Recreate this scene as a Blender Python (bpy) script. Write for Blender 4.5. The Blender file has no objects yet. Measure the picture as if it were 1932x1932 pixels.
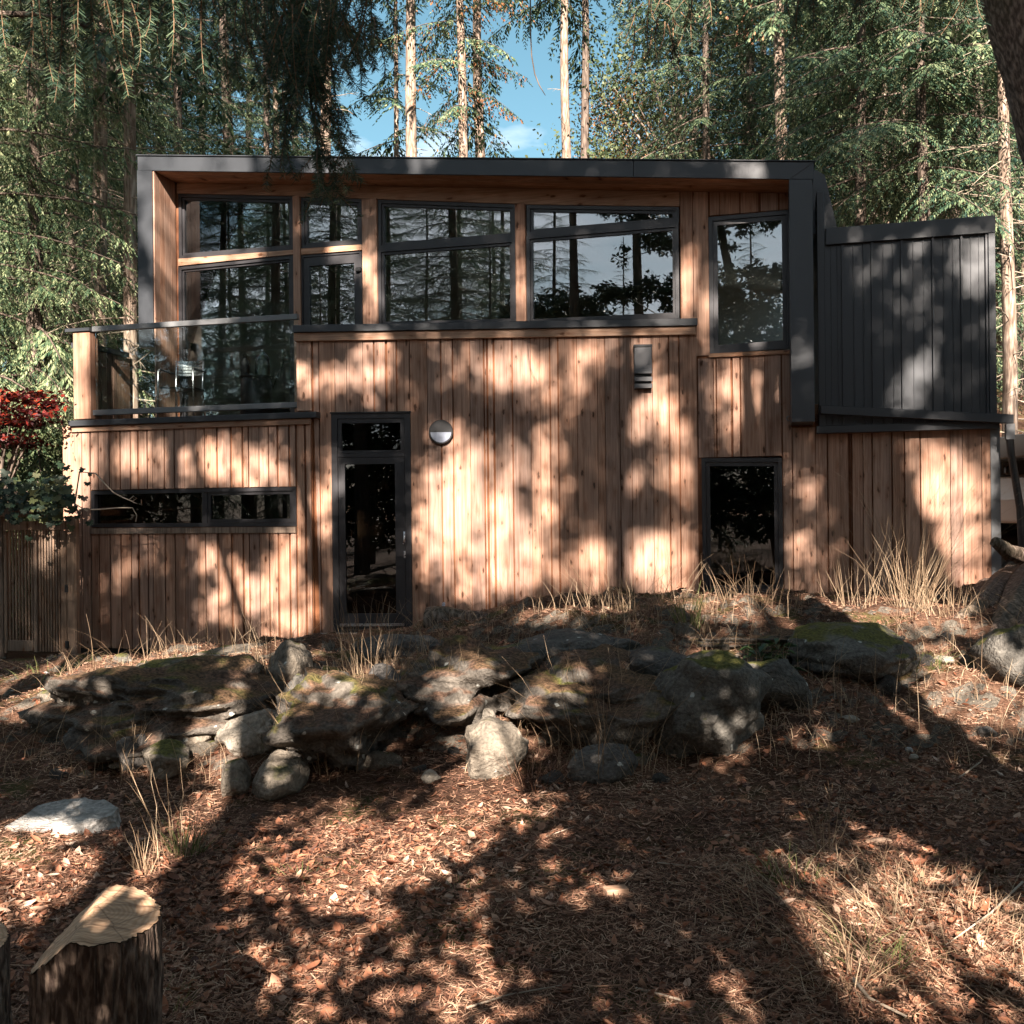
import bpy, bmesh, math, random
import numpy as np
from mathutils import Matrix, Vector, noise
R = math.radians
scene = bpy.context.scene
col = scene.collection
rng = np.random.default_rng(7)
random.seed(5)

# ---------------------------------------------------------------- camera, sky, sun, exposure
EYE = 1.65
ROLL = -0.0105
FOC = 1896.0                         # focal length in units of a 1932-wide picture
cam_d = bpy.data.cameras.new("camera")
cam = bpy.data.objects.new("camera", cam_d)
col.objects.link(cam)
cam_d.sensor_width = 36
cam_d.lens = FOC / 1932 * 36
cam_d.clip_start = 0.05
cam_d.clip_end = 2000
cam.matrix_world = Matrix.Translation((0, 0, EYE)) @ Matrix.Rotation(R(90), 4, 'X') @ Matrix.Rotation(ROLL, 4, 'Z')
scene.camera = cam

SUN_EL = R(31.0)
SUN_AZ = R(0.0)                      # sun straight behind the photographer
TAN = math.tan(SUN_EL)
world = bpy.data.worlds.new("World")
scene.world = world
world.use_nodes = True
wn = world.node_tree
wn.nodes.clear()
def wnode(t, **k):
    n = wn.nodes.new(t)
    for a, b in k.items(): setattr(n, a, b)
    return n
sky = wnode('ShaderNodeTexSky', sky_type='NISHITA', sun_disc=False)
sky.sun_elevation = SUN_EL
sky.sun_rotation = R(180)
sky.altitude = 50
sky.air_density = 1.0
sky.dust_density = 0.6
sky.ozone_density = 2.2
tc = wnode('ShaderNodeTexCoord')
mp = wnode('ShaderNodeMapping'); mp.inputs['Scale'].default_value = (1.6, 1.6, 4.2)
mp.inputs['Location'].default_value = (4.46, 12.97, 3.55)
cn = wnode('ShaderNodeTexNoise'); cn.inputs['Scale'].default_value = 1.25; cn.inputs['Detail'].default_value = 7; cn.inputs['Roughness'].default_value = 0.56
cr = wnode('ShaderNodeValToRGB')
cr.color_ramp.elements[0].position = 0.50; cr.color_ramp.elements[1].position = 0.66
hs = wnode('ShaderNodeHueSaturation'); hs.inputs['Hue'].default_value = 0.462; hs.inputs['Saturation'].default_value = 0.98; hs.inputs['Value'].default_value = 0.82
mx = wnode('ShaderNodeMixRGB'); mx.inputs['Color2'].default_value = (9.0, 9.2, 9.9, 1)
bg = wnode('ShaderNodeBackground'); bg.inputs['Strength'].default_value = 0.05
out = wnode('ShaderNodeOutputWorld')
L = wn.links.new
L(tc.outputs['Generated'], mp.inputs['Vector']); L(mp.outputs['Vector'], cn.inputs['Vector'])
L(cn.outputs['Fac'], cr.inputs['Fac']); L(sky.outputs['Color'], hs.inputs['Color'])
L(hs.outputs['Color'], mx.inputs['Color1']); L(cr.outputs['Color'], mx.inputs['Fac'])
L(mx.outputs['Color'], bg.inputs['Color']); L(bg.outputs['Background'], out.inputs['Surface'])

sun_d = bpy.data.lights.new("sun", 'SUN')
sun_d.energy = 5.0
sun_d.angle = R(0.45)
sun_d.color = (1.0, 0.875, 0.765)
sun = bpy.data.objects.new("sun", sun_d)
col.objects.link(sun)
SDIR = Vector((math.sin(SUN_AZ) * math.cos(SUN_EL), -math.cos(SUN_AZ) * math.cos(SUN_EL), math.sin(SUN_EL)))  # towards the sun
sun.rotation_euler = SDIR.to_track_quat('Z', 'Y').to_euler()
sun.location = (0, -30, 30)

vs = scene.view_settings
vs.view_transform = 'Standard'
vs.look = 'None'
vs.exposure = 2.15
vs.gamma = 1
vs.use_curve_mapping = False
scene.cycles.max_bounces = 8
scene.cycles.transparent_max_bounces = 16
scene.cycles.caustics_reflective = False
scene.cycles.caustics_refractive = False

# ---------------------------------------------------------------- helpers
WM = {}
def ray(px, py):
    """unit-depth direction (X, 1, Z) of a picture point of the 1932 x 1932 picture"""
    x, y = (px - 966) / FOC, (966 - py) / FOC
    c, s = math.cos(ROLL), math.sin(ROLL)
    return np.array([x * c - y * s, 1.0, x * s + y * c])
def at(px, py, Y):
    d = ray(px, py)
    return Vector((d[0] * Y, Y, EYE + d[2] * Y))

def npmesh(name, V, F, mats=(), midx=None, smooth=False):
    """V: n x 3, F: list of index arrays (each m x k)"""
    me = bpy.data.meshes.new(name)
    V = np.asarray(V, dtype=np.float32)
    if not isinstance(F, (list, tuple)): F = [F]
    F = [np.asarray(f, dtype=np.int32) for f in F if len(f)]
    me.vertices.add(len(V)); me.vertices.foreach_set('co', V.ravel())
    nl = sum(f.size for f in F); npoly = sum(len(f) for f in F)
    me.loops.add(nl); me.polygons.add(npoly)
    me.loops.foreach_set('vertex_index', np.concatenate([f.ravel() for f in F]))
    tot = np.concatenate([np.full(len(f), f.shape[1], dtype=np.int32) for f in F])
    st = np.concatenate([[0], np.cumsum(tot)[:-1]]).astype(np.int32)
    me.polygons.foreach_set('loop_start', st)
    me.polygons.foreach_set('loop_total', tot)
    for m in mats: me.materials.append(m)
    if midx is not None: me.polygons.foreach_set('material_index', np.asarray(midx, dtype=np.int32))
    me.polygons.foreach_set('use_smooth', np.full(npoly, bool(smooth)))
    me.update(calc_edges=True)
    return me

def link(name, me, parent=None, M=None, label=None, cat=None, group=None, kind=None):
    o = bpy.data.objects.new(name, me)
    col.objects.link(o)
    M = M.copy() if M is not None else (WM[parent].copy() if parent else Matrix.Identity(4))
    if parent:
        o.parent = parent
        o.matrix_basis = WM[parent].inverted() @ M
    else:
        o.matrix_basis = M
    WM[o] = M
    if label: o['label'] = label
    if cat: o['category'] = cat
    if group: o['group'] = group
    if kind: o['kind'] = kind
    return o
def empty(name, loc, label, cat, group=None, rz=0.0, s=1.0):
    o = link(name, None, None, Matrix.Translation(loc) @ Matrix.Rotation(rz, 4, 'Z') @ Matrix.Scale(s, 4), label, cat, group)
    o.empty_display_size = 0.2
    return o

class MB:
    """collects simple shapes into one mesh"""
    def __init__(s): s.V = []; s.F = []
    def add(s, V, F):
        b = len(s.V); s.V += [tuple(v) for v in V]; s.F += [tuple(i + b for i in f) for f in F]; return s
    def box(s, x0, x1, y0, y1, z0, z1):
        return s.add([(x0, y0, z0), (x1, y0, z0), (x1, y1, z0), (x0, y1, z0), (x0, y0, z1), (x1, y0, z1), (x1, y1, z1), (x0, y1, z1)],
                     [(0, 3, 2, 1), (4, 5, 6, 7), (0, 1, 5, 4), (1, 2, 6, 5), (2, 3, 7, 6), (3, 0, 4, 7)])
    def prism(s, poly, y0, y1):
        """polygon in (x, z) from y0 (front) to y1"""
        n = len(poly)
        V = [(p[0], y0, p[1]) for p in poly] + [(p[0], y1, p[1]) for p in poly]
        F = [tuple(range(n)), tuple(range(2 * n - 1, n - 1, -1))] + [(i, i + n, (i + 1) % n + n, (i + 1) % n) for i in range(n)]
        return s.add(V, F)
    def ring(s, o, i, y0, y1):
        n = len(o)
        V = [(p[0], y0, p[1]) for p in o] + [(p[0], y0, p[1]) for p in i] + [(p[0], y1, p[1]) for p in o] + [(p[0], y1, p[1]) for p in i]
        F = []
        for k in range(n):
            l = (k + 1) % n
            F += [(k, l, n + l, n + k), (2 * n + l, 2 * n + k, 3 * n + k, 3 * n + l), (l, k, 2 * n + k, 2 * n + l), (n + k, n + l, 3 * n + l, 3 * n + k)]
        return s.add(V, F)
    def bar(s, a, b, w, d, up=(0, 0, 1)):
        a = Vector(a); b = Vector(b); t = (b - a).normalized(); up = Vector(up)
        x = t.cross(up).normalized() * w / 2; y = x.cross(t).normalized() * d / 2
        return s.add([a - x - y, a + x - y, a + x + y, a - x + y, b - x - y, b + x - y, b + x + y, b - x + y],
                     [(0, 3, 2, 1), (4, 5, 6, 7), (0, 1, 5, 4), (1, 2, 6, 5), (2, 3, 7, 6), (3, 0, 4, 7)])
    def tube(s, pts, rad, n=8, cap=True):
        V, F = tube(pts, rad, n)
        s.add(V, [tuple(f) for f in F])
        b = len(s.V) - len(V)
        if cap:
            s.F.append(tuple(b + i for i in range(n))[::-1]); s.F.append(tuple(b + len(V) - n + i for i in range(n)))
        return s
    def lathe(s, prof, n=20, axis='Z', c=(0, 0, 0)):
        V = []; F = []
        for r, z in prof:
            for k in range(n):
                a = 2 * math.pi * k / n
                p = (r * math.cos(a), r * math.sin(a), z)
                if axis == 'Y': p = (p[0], -p[2], p[1])
                if axis == 'X': p = (p[2], p[0], p[1])
                V.append((p[0] + c[0], p[1] + c[1], p[2] + c[2]))
        m = len(prof)
        for j in range(m - 1):
            for k in range(n):
                l = (k + 1) % n
                F.append((j * n + k, j * n + l, (j + 1) * n + l, (j + 1) * n + k))
        F.append(tuple(range(n))[::-1]); F.append(tuple((m - 1) * n + k for k in range(n)))
        return s.add(V, F)
    def mesh(s, name, mat, smooth=False, bevel=0.0):
        me = bpy.data.meshes.new(name)
        me.from_pydata(s.V, [], s.F)
        bm = bmesh.new(); bm.from_mesh(me)
        bmesh.ops.recalc_face_normals(bm, faces=bm.faces)
        if bevel:
            ed = [e for e in bm.edges if len(e.link_faces) == 2 and e.calc_face_angle(0) > 0.6]
            bmesh.ops.bevel(bm, geom=ed, offset=bevel, segments=1, affect='EDGES', profile=0.6)
        bm.to_mesh(me); bm.free()
        if mat: me.materials.append(mat)
        if smooth:
            for p in me.polygons: p.use_smooth = True
        me.update()
        return me

def tube(pts, rad, n=8):
    pts = np.asarray(pts, float); m = len(pts)
    rad = np.broadcast_to(np.asarray(rad, float), (m,))
    t = np.gradient(pts, axis=0); t /= np.linalg.norm(t, axis=1, keepdims=True) + 1e-9
    ref = np.array([1.0, 0, 0]) if abs(t[0][0]) < 0.8 else np.array([0, 1.0, 0])
    x = np.cross(t, ref); x /= np.linalg.norm(x, axis=1, keepdims=True) + 1e-9
    y = np.cross(t, x)
    a = np.arange(n) * 2 * math.pi / n
    V = pts[:, None, :] + rad[:, None, None] * (np.cos(a)[None, :, None] * x[:, None, :] + np.sin(a)[None, :, None] * y[:, None, :])
    i = np.arange(m - 1)[:, None] * n; k = np.arange(n)[None, :]; l = (k + 1) % n
    F = np.stack([i + k, i + l, i + n + l, i + n + k], axis=-1).reshape(-1, 4)
    return V.reshape(-1, 3), F

def fbm(p, oct=4, sc=1.0, gain=0.5):
    v = 0.0; a = 1.0
    q = Vector(p) * sc
    for _ in range(oct):
        v += a * noise.noise(q); q = q * 2.03 + Vector((3.1, 1.7, 5.3)); a *= gain
    return v

# ---------------------------------------------------------------- materials
def newmat(name):
    m = bpy.data.materials.new(name); m.use_nodes = True
    nt = m.node_tree; nt.nodes.clear()
    o = nt.nodes.new('ShaderNodeOutputMaterial')
    b = nt.nodes.new('ShaderNodeBsdfPrincipled')
    nt.links.new(b.outputs[0], o.inputs['Surface'])
    def N(t, **k):
        n = nt.nodes.new(t)
        for a, v in k.items():
            if a in n.inputs.keys(): n.inputs[a].default_value = v
            else: setattr(n, a, v)
        return n
    return m, nt, b, o, N, nt.links.new
def ramp(N, stops, interp='LINEAR'):
    r = N('ShaderNodeValToRGB'); cr = r.color_ramp; cr.interpolation = interp
    while len(cr.elements) < len(stops): cr.elements.new(0.5)
    for e, (p, c) in zip(cr.elements, stops):
        e.position = p; e.color = tuple(c) + ((1,) if len(c) == 3 else ())
    return r
def mapped(N, K, scale, coord='Object', rnd=True):
    t = N('ShaderNodeTexCoord'); m = N('ShaderNodeMapping'); m.inputs['Scale'].default_value = scale
    if rnd:
        oi = N('ShaderNodeObjectInfo'); mu = N('ShaderNodeVectorMath', operation='MULTIPLY_ADD')
        K(oi.outputs['Random'], mu.inputs[0]); mu.inputs[1].default_value = (37, 53, 91)
        K(t.outputs[coord], mu.inputs[2]); K(mu.outputs[0], m.inputs['Vector'])
    else:
        K(t.outputs[coord], m.inputs['Vector'])
    return m.outputs['Vector']

def mat_wood(name, lo, hi, knot=(0.14, 0.065, 0.032), along='Z', rough=0.72, weather=0.0):
    m, nt, b, o, N, K = newmat(name)
    def S(a, l): return (a, a, l) if along == 'Z' else (l, a, a)
    g = N('ShaderNodeTexNoise'); K(mapped(N, K, S(34, 1.1)), g.inputs['Vector']); g.inputs['Scale'].default_value = 1.0
    g.inputs['Detail'].default_value = 6; g.inputs['Roughness'].default_value = 0.65; g.inputs['Distortion'].default_value = 1.2
    r = ramp(N, [(0.34, lo), (0.60, hi)]); K(g.outputs['Fac'], r.inputs['Fac'])
    # broad figure
    w = N('ShaderNodeTexNoise'); K(mapped(N, K, S(5.0, 0.7)), w.inputs['Vector']); w.inputs['Scale'].default_value = 1.0; w.inputs['Detail'].default_value = 3
    wr = ramp(N, [(0.3, (0.72, 0.70, 0.70)), (0.7, (1.14, 1.12, 1.1))]); K(w.outputs['Fac'], wr.inputs['Fac'])
    m1 = N('ShaderNodeMixRGB', blend_type='MULTIPLY'); m1.inputs[0].default_value = 1
    K(r.outputs[0], m1.inputs[1]); K(wr.outputs[0], m1.inputs[2])
    # per board tone
    oi = N('ShaderNodeObjectInfo'); tr = ramp(N, [(0, (0.70, 0.70, 0.72)), (0.3, (0.98, 0.98, 0.98)), (0.5, (1.12, 1.06, 1.0)), (0.75, (0.9, 0.80, 0.72)), (1, (1.15, 1.1, 1.06))])
    K(oi.outputs['Random'], tr.inputs['Fac'])
    m2 = N('ShaderNodeMixRGB', blend_type='MULTIPLY'); m2.inputs[0].default_value = 1
    K(m1.outputs[0], m2.inputs[1]); K(tr.outputs[0], m2.inputs[2])
    # knots
    v = N('ShaderNodeTexVoronoi'); v.voronoi_dimensions = '2D'; v.inputs['Scale'].default_value = 1.0
    sx_ = N('ShaderNodeSeparateXYZ'); K(mapped(N, K, S(7.0, 2.8)), sx_.inputs[0]); cx_ = N('ShaderNodeCombineXYZ'); K(sx_.outputs[0], cx_.inputs[0]); K(sx_.outputs[2], cx_.inputs[1]); K(cx_.outputs[0], v.inputs['Vector'])
    nd = N('ShaderNodeTexNoise'); K(mapped(N, K, S(60, 22)), nd.inputs['Vector']); nd.inputs['Scale'].default_value = 1.0
    ad = N('ShaderNodeMath', operation='MULTIPLY_ADD'); K(nd.outputs['Fac'], ad.inputs[0]); ad.inputs[1].default_value = 0.22; K(v.outputs['Distance'], ad.inputs[2])
    sp = N('ShaderNodeSeparateXYZ'); K(v.outputs['Color'], sp.inputs[0])
    th = N('ShaderNodeMath', operation='MULTIPLY'); K(sp.outputs[0], th.inputs[0]); th.inputs[1].default_value = 0.20
    th2 = N('ShaderNodeMath', operation='ADD'); K(th.outputs[0], th2.inputs[0]); th2.inputs[1].default_value = -0.05
    th3 = N('ShaderNodeMath', operation='ADD'); K(th2.outputs[0], th3.inputs[0]); th3.inputs[1].default_value = 0.11; th2 = th3
    sb = N('ShaderNodeMath', operation='SUBTRACT'); K(th2.outputs[0], sb.inputs[0]); K(ad.outputs[0], sb.inputs[1])
    kr = ramp(N, [(0.0, (0, 0, 0)), (0.07, (.95, .95, .95))]); K(sb.outputs[0], kr.inputs['Fac'])
    m3 = N('ShaderNodeMixRGB'); K(kr.outputs[0], m3.inputs[0]); K(m2.outputs[0], m3.inputs[1]); m3.inputs[2].default_value = knot + (1,)
    # halo round a knot
    hr = ramp(N, [(0.10, (0.72, 0.58, 0.48)), (0.42, (1, 1, 1))]); K(ad.outputs[0], hr.inputs['Fac'])
    m4 = N('ShaderNodeMixRGB', blend_type='MULTIPLY'); m4.inputs[0].default_value = 0.8; K(m3.outputs[0], m4.inputs[1]); K(hr.outputs[0], m4.inputs[2])
    last = m4
    if weather:
        ws = N('ShaderNodeTexNoise'); K(mapped(N, K, (1.6, 1.6, 0.8), rnd=False), ws.inputs['Vector']); ws.inputs['Scale'].default_value = 1.4; ws.inputs['Detail'].default_value = 5
        wq = ramp(N, [(0.45, (0, 0, 0)), (0.75, (weather, weather, weather))]); K(ws.outputs['Fac'], wq.inputs['Fac'])
        m5 = N('ShaderNodeMixRGB'); K(wq.outputs[0], m5.inputs[0]); K(last.outputs[0], m5.inputs[1]); m5.inputs[2].default_value = (0.30, 0.235, 0.19, 1)
        last = m5
    K(last.outputs[0], b.inputs['Base Color'])
    b.inputs['Roughness'].default_value = rough
    b.inputs['Specular IOR Level'].default_value = 0.25
    bp = N('ShaderNodeBump'); bp.inputs['Strength'].default_value = 0.35; bp.inputs['Distance'].default_value = 0.004
    K(g.outputs['Fac'], bp.inputs['Height']); K(bp.outputs[0], b.inputs['Normal'])
    return m

def mat_plain(name, c, rough=0.5, metal=0.0, var=0.12, vs=3.0, bump=0.0, spec=0.5):
    m, nt, b, o, N, K = newmat(name)
    n = N('ShaderNodeTexNoise'); K(mapped(N, K, (vs, vs, vs)), n.inputs['Vector']); n.inputs['Scale'].default_value = 1.0; n.inputs['Detail'].default_value = 5
    r = ramp(N, [(0.3, [x * (1 - var) for x in c]), (0.7, [x * (1 + var) for x in c])]); K(n.outputs['Fac'], r.inputs['Fac'])
    K(r.outputs[0], b.inputs['Base Color'])
    rr = N('ShaderNodeMapRange'); K(n.outputs['Fac'], rr.inputs[0]); rr.inputs[3].default_value = rough - 0.08; rr.inputs[4].default_value = rough + 0.08
    K(rr.outputs[0], b.inputs['Roughness'])
    b.inputs['Metallic'].default_value = metal; b.inputs['Specular IOR Level'].default_value = spec
    if bump:
        bp = N('ShaderNodeBump'); bp.inputs['Strength'].default_value = bump; bp.inputs['Distance'].default_value = 0.01
        K(n.outputs['Fac'], bp.inputs['Height']); K(bp.outputs[0], b.inputs['Normal'])
    return m

def mat_glass(name, tint=(0.8, 0.84, 0.84), ior=2.0, extra=0.06, wave=0.0):
    m, nt, b, o, N, K = newmat(name)
    nt.nodes.remove(b)
    t = N('ShaderNodeBsdfTransparent'); t.inputs[0].default_value = tint + (1,)
    g = N('ShaderNodeBsdfGlossy'); g.inputs['Roughness'].default_value = 0.0; g.inputs['Color'].default_value = (0.93, 0.97, 1.0, 1)
    f = N('ShaderNodeFresnel'); f.inputs['IOR'].default_value = ior
    a = N('ShaderNodeMath', operation='ADD', use_clamp=True); K(f.outputs[0], a.inputs[0]); a.inputs[1].default_value = extra
    x = N('ShaderNodeMixShader'); K(a.outputs[0], x.inputs[0]); K(t.outputs[0], x.inputs[1]); K(g.outputs[0], x.inputs[2])
    K(x.outputs[0], o.inputs['Surface'])
    if wave:
        n = N('ShaderNodeTexNoise'); K(mapped(N, K, (1.2, 1.2, 1.2)), n.inputs['Vector']); n.inputs['Scale'].default_value = 1.0; n.inputs['Detail'].default_value = 1
        bp = N('ShaderNodeBump'); bp.inputs['Strength'].default_value = wave; bp.inputs['Distance'].default_value = 0.02
        K(n.outputs['Fac'], bp.inputs['Height']); K(bp.outputs[0], g.inputs['Normal']); K(bp.outputs[0], f.inputs['Normal'])
    return m

def mat_leaf(name, stops, trans=0.20, rough=0.55, sc=0.5):
    """foliage: a colour for each separate leaf or spray, drifting over the crown"""
    m, nt, b, o, N, K = newmat(name)
    ge = N('ShaderNodeNewGeometry')
    n = N('ShaderNodeTexNoise'); K(mapped(N, K, (sc, sc, sc)), n.inputs['Vector']); n.inputs['Scale'].default_value = 1.0; n.inputs['Detail'].default_value = 2
    a = N('ShaderNodeMath', operation='MULTIPLY_ADD'); K(n.outputs['Fac'], a.inputs[0]); a.inputs[1].default_value = 0.9
    h = N('ShaderNodeMath', operation='MULTIPLY_ADD'); K(ge.outputs['Random Per Island'], h.inputs[0]); h.inputs[1].default_value = 0.7; h.inputs[2].default_value = -0.30
    K(h.outputs[0], a.inputs[2])
    r = ramp(N, stops); K(a.outputs[0], r.inputs['Fac']); K(r.outputs[0], b.inputs['Base Color'])
    b.inputs['Roughness'].default_value = rough; b.inputs['Specular IOR Level'].default_value = 0.35
    if trans:
        t = N('ShaderNodeBsdfTranslucent'); K(r.outputs[0], t.inputs[0])
        x = N('ShaderNodeMixShader'); x.inputs[0].default_value = trans
        K(b.outputs[0], x.inputs[1]); K(t.outputs[0], x.inputs[2]); K(x.outputs[0], o.inputs['Surface'])
    return m

def mat_bark(name, lo, hi, sx=9.0, sz=1.6, bump=0.9, moss=0.0):
    m, nt, b, o, N, K = newmat(name)
    v = N('ShaderNodeTexVoronoi', feature='DISTANCE_TO_EDGE'); K(mapped(N, K, (sx, sx, sz)), v.inputs['Vector']); v.inputs['Scale'].default_value = 1.0
    n = N('ShaderNodeTexNoise'); K(mapped(N, K, (sx * 2.5, sx * 2.5, sz * 2.2)), n.inputs['Vector']); n.inputs['Scale'].default_value = 1.0; n.inputs['Detail'].default_value = 6
    a = N('ShaderNodeMath', operation='MULTIPLY_ADD', use_clamp=True); K(v.outputs['Distance'], a.inputs[0]); a.inputs[1].default_value = 0.8
    s = N('ShaderNodeMath', operation='MULTIPLY_ADD'); K(n.outputs['Fac'], s.inputs[0]); s.inputs[1].default_value = 1.3; s.inputs[2].default_value = -0.30
    K(s.outputs[0], a.inputs[2])
    r = ramp(N, [(0.05, [x * 0.55 for x in lo]), (0.35, lo), (0.8, hi)]); K(a.outputs[0], r.inputs['Fac'])
    last = r
    if moss:
        g = N('ShaderNodeTexNoise'); K(mapped(N, K, (1.3, 1.3, 0.6)), g.inputs['Vector']); g.inputs['Scale'].default_value = 1.0; g.inputs['Detail'].default_value = 5
        gr = ramp(N, [(0.5, (0, 0, 0)), (0.7, (moss, moss, moss))]); K(g.outputs['Fac'], gr.inputs['Fac'])
        x = N('ShaderNodeMixRGB'); K(gr.outputs[0], x.inputs[0]); K(r.outputs[0], x.inputs[1]); x.inputs[2].default_value = (0.09, 0.10, 0.04, 1); last = x
    K(last.outputs[0], b.inputs['Base Color']); b.inputs['Roughness'].default_value = 0.85; b.inputs['Specular IOR Level'].default_value = 0.15
    bp = N('ShaderNodeBump'); bp.inputs['Strength'].default_value = bump; bp.inputs['Distance'].default_value = 0.02
    K(a.outputs[0], bp.inputs['Height']); K(bp.outputs[0], b.inputs['Normal'])
    return m

def mat_rock(name, lo, hi, moss=0.6, lichen=True, sc=1.0, dirt=0.0):
    m, nt, b, o, N, K = newmat(name)
    n = N('ShaderNodeTexNoise'); K(mapped(N, K, (3.2 * sc,) * 3), n.inputs['Vector']); n.inputs['Scale'].default_value = 1.0; n.inputs['Detail'].default_value = 9; n.inputs['Roughness'].default_value = 0.65
    r = ramp(N, [(0.25, lo), (0.75, hi)]); K(n.outputs['Fac'], r.inputs['Fac'])
    f = N('ShaderNodeTexNoise'); K(mapped(N, K, (45 * sc,) * 3), f.inputs['Vector']); f.inputs['Scale'].default_value = 1.0; f.inputs['Detail'].default_value = 4
    fr = ramp(N, [(0.3, (0.62, 0.62, 0.62)), (0.7, (1.2, 1.2, 1.2))]); K(f.outputs['Fac'], fr.inputs['Fac'])
    x = N('ShaderNodeMixRGB', blend_type='MULTIPLY'); x.inputs[0].default_value = 1; K(r.outputs[0], x.inputs[1]); K(fr.outputs[0], x.inputs[2]); last = x
    ck = N('ShaderNodeTexVoronoi', feature='DISTANCE_TO_EDGE'); K(mapped(N, K, (2.2 * sc, 2.2 * sc, 3.4 * sc)), ck.inputs['Vector']); ck.inputs['Scale'].default_value = 1.0
    cq = ramp(N, [(0.0, (0.35, 0.33, 0.3)), (0.035, (1, 1, 1))]); K(ck.outputs['Distance'], cq.inputs['Fac'])
    xc = N('ShaderNodeMixRGB', blend_type='MULTIPLY'); xc.inputs[0].default_value = 0.5; K(last.outputs[0], xc.inputs[1]); K(cq.outputs[0], xc.inputs[2]); last = xc
    if lichen:
        v = N('ShaderNodeTexVoronoi'); K(mapped(N, K, (7 * sc,) * 3), v.inputs['Vector']); v.inputs['Scale'].default_value = 1.0
        d = N('ShaderNodeMath', operation='MULTIPLY_ADD'); K(f.outputs['Fac'], d.inputs[0]); d.inputs[1].default_value = 0.25; K(v.outputs['Distance'], d.inputs[2])
        lr = ramp(N, [(0.21, (1, 1, 1)), (0.25, (0, 0, 0))]); K(d.outputs[0], lr.inputs['Fac'])
        y = N('ShaderNodeMixRGB'); K(lr.outputs[0], y.inputs[0]); K(last.outputs[0], y.inputs[1]); y.inputs[2].default_value = (0.48, 0.48, 0.44, 1); last = y
    if moss:
        ge = N('ShaderNodeNewGeometry'); sp = N('ShaderNodeSeparateXYZ'); K(ge.outputs['Normal'], sp.inputs[0])
        mn = N('ShaderNodeTexNoise'); K(mapped(N, K, (2.4 * sc,) * 3), mn.inputs['Vector']); mn.inputs['Scale'].default_value = 1.0; mn.inputs['Detail'].default_value = 6
        a = N('ShaderNodeMath', operation='MULTIPLY_ADD'); K(mn.outputs['Fac'], a.inputs[0]); a.inputs[1].default_value = 1.5; K(sp.outputs[2], a.inputs[2])
        mr = ramp(N, [(1.0 - 0.1, (0, 0, 0)), (1.0, (1, 1, 1))])
        sh = N('ShaderNodeMath', operation='MULTIPLY'); K(a.outputs[0], sh.inputs[0]); sh.inputs[1].default_value = 0.40 + 0.25 * moss
        K(sh.outputs[0], mr.inputs['Fac'])
        mc = ramp(N, [(0.3, (0.045, 0.05, 0.015)), (0.7, (0.16, 0.15, 0.04))]); K(f.outputs['Fac'], mc.inputs['Fac'])
        z = N('ShaderNodeMixRGB'); K(mr.outputs[0], z.inputs[0]); K(last.outputs[0], z.inputs[1]); K(mc.outputs[0], z.inputs[2]); last = z
    if dirt:
        ge = N('ShaderNodeNewGeometry'); sp = N('ShaderNodeSeparateXYZ'); K(ge.outputs['Normal'], sp.inputs[0])
        dn = N('ShaderNodeTexNoise'); K(mapped(N, K, (3.5,) * 3), dn.inputs['Vector']); dn.inputs['Scale'].default_value = 1.0; dn.inputs['Detail'].default_value = 7
        a = N('ShaderNodeMath', operation='MULTIPLY_ADD'); K(dn.outputs['Fac'], a.inputs[0]); a.inputs[1].default_value = 1.6; K(sp.outputs[2], a.inputs[2])
        dr = ramp(N, [(0.60, (0, 0, 0)), (0.72, (dirt,) * 3)])
        sh = N('ShaderNodeMath', operation='MULTIPLY'); K(a.outputs[0], sh.inputs[0]); sh.inputs[1].default_value = 0.42; K(sh.outputs[0], dr.inputs['Fac'])
        dc_ = ramp(N, [(0.35, (0.05, 0.028, 0.018)), (0.7, (0.20, 0.11, 0.07))]); K(f.outputs['Fac'], dc_.inputs['Fac'])
        z = N('ShaderNodeMixRGB'); K(dr.outputs[0], z.inputs[0]); K(last.outputs[0], z.inputs[1]); K(dc_.outputs[0], z.inputs[2]); last = z
    K(last.outputs[0], b.inputs['Base Color']); b.inputs['Roughness'].default_value = 0.9; b.inputs['Specular IOR Level'].default_value = 0.2
    ad = N('ShaderNodeMath', operation='MULTIPLY_ADD'); K(f.outputs['Fac'], ad.inputs[0]); ad.inputs[1].default_value = 0.35; K(n.outputs['Fac'], ad.inputs[2])
    bp = N('ShaderNodeBump'); bp.inputs['Strength'].default_value = 1.0; bp.inputs['Distance'].default_value = 0.06
    K(ad.outputs[0], bp.inputs['Height']); K(bp.outputs[0], b.inputs['Normal'])
    return m

M_CEDAR = mat_wood('cedar_boards', (0.27, 0.155, 0.104), (0.51, 0.33, 0.247), knot=(0.09, 0.042, 0.024), weather=0.42)
M_CEDARX = mat_wood('cedar_rails', (0.34, 0.195, 0.12), (0.55, 0.36, 0.25), along='X')
M_CEDARB = mat_wood('cedar_behind', (0.15, 0.06, 0.03), (0.26, 0.11, 0.05))
M_GREYW = mat_wood('weathered_wood', (0.14, 0.098, 0.070), (0.34, 0.25, 0.185), weather=0.5)
M_METAL = mat_plain('dark_metal_cladding', (0.036, 0.040, 0.046), 0.42, 0.0, 0.12, 1.2, 0.2)
M_FRAME = mat_plain('dark_window_frame', (0.030, 0.029, 0.032), 0.38, 0.0, 0.1, 3.0)
M_BLACK = mat_plain('black_paint', (0.010, 0.010, 0.011), 0.4)
M_ALU = mat_plain('brushed_aluminium', (0.62, 0.62, 0.64), 0.28, 0.9, 0.06, 20)
M_GALV = mat_plain('grey_steel', (0.20, 0.205, 0.21), 0.4, 0.3, 0.1, 6)
M_WHITE = mat_plain('white_plaster', (0.78, 0.77, 0.74), 0.8, 0, 0.03)
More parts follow.
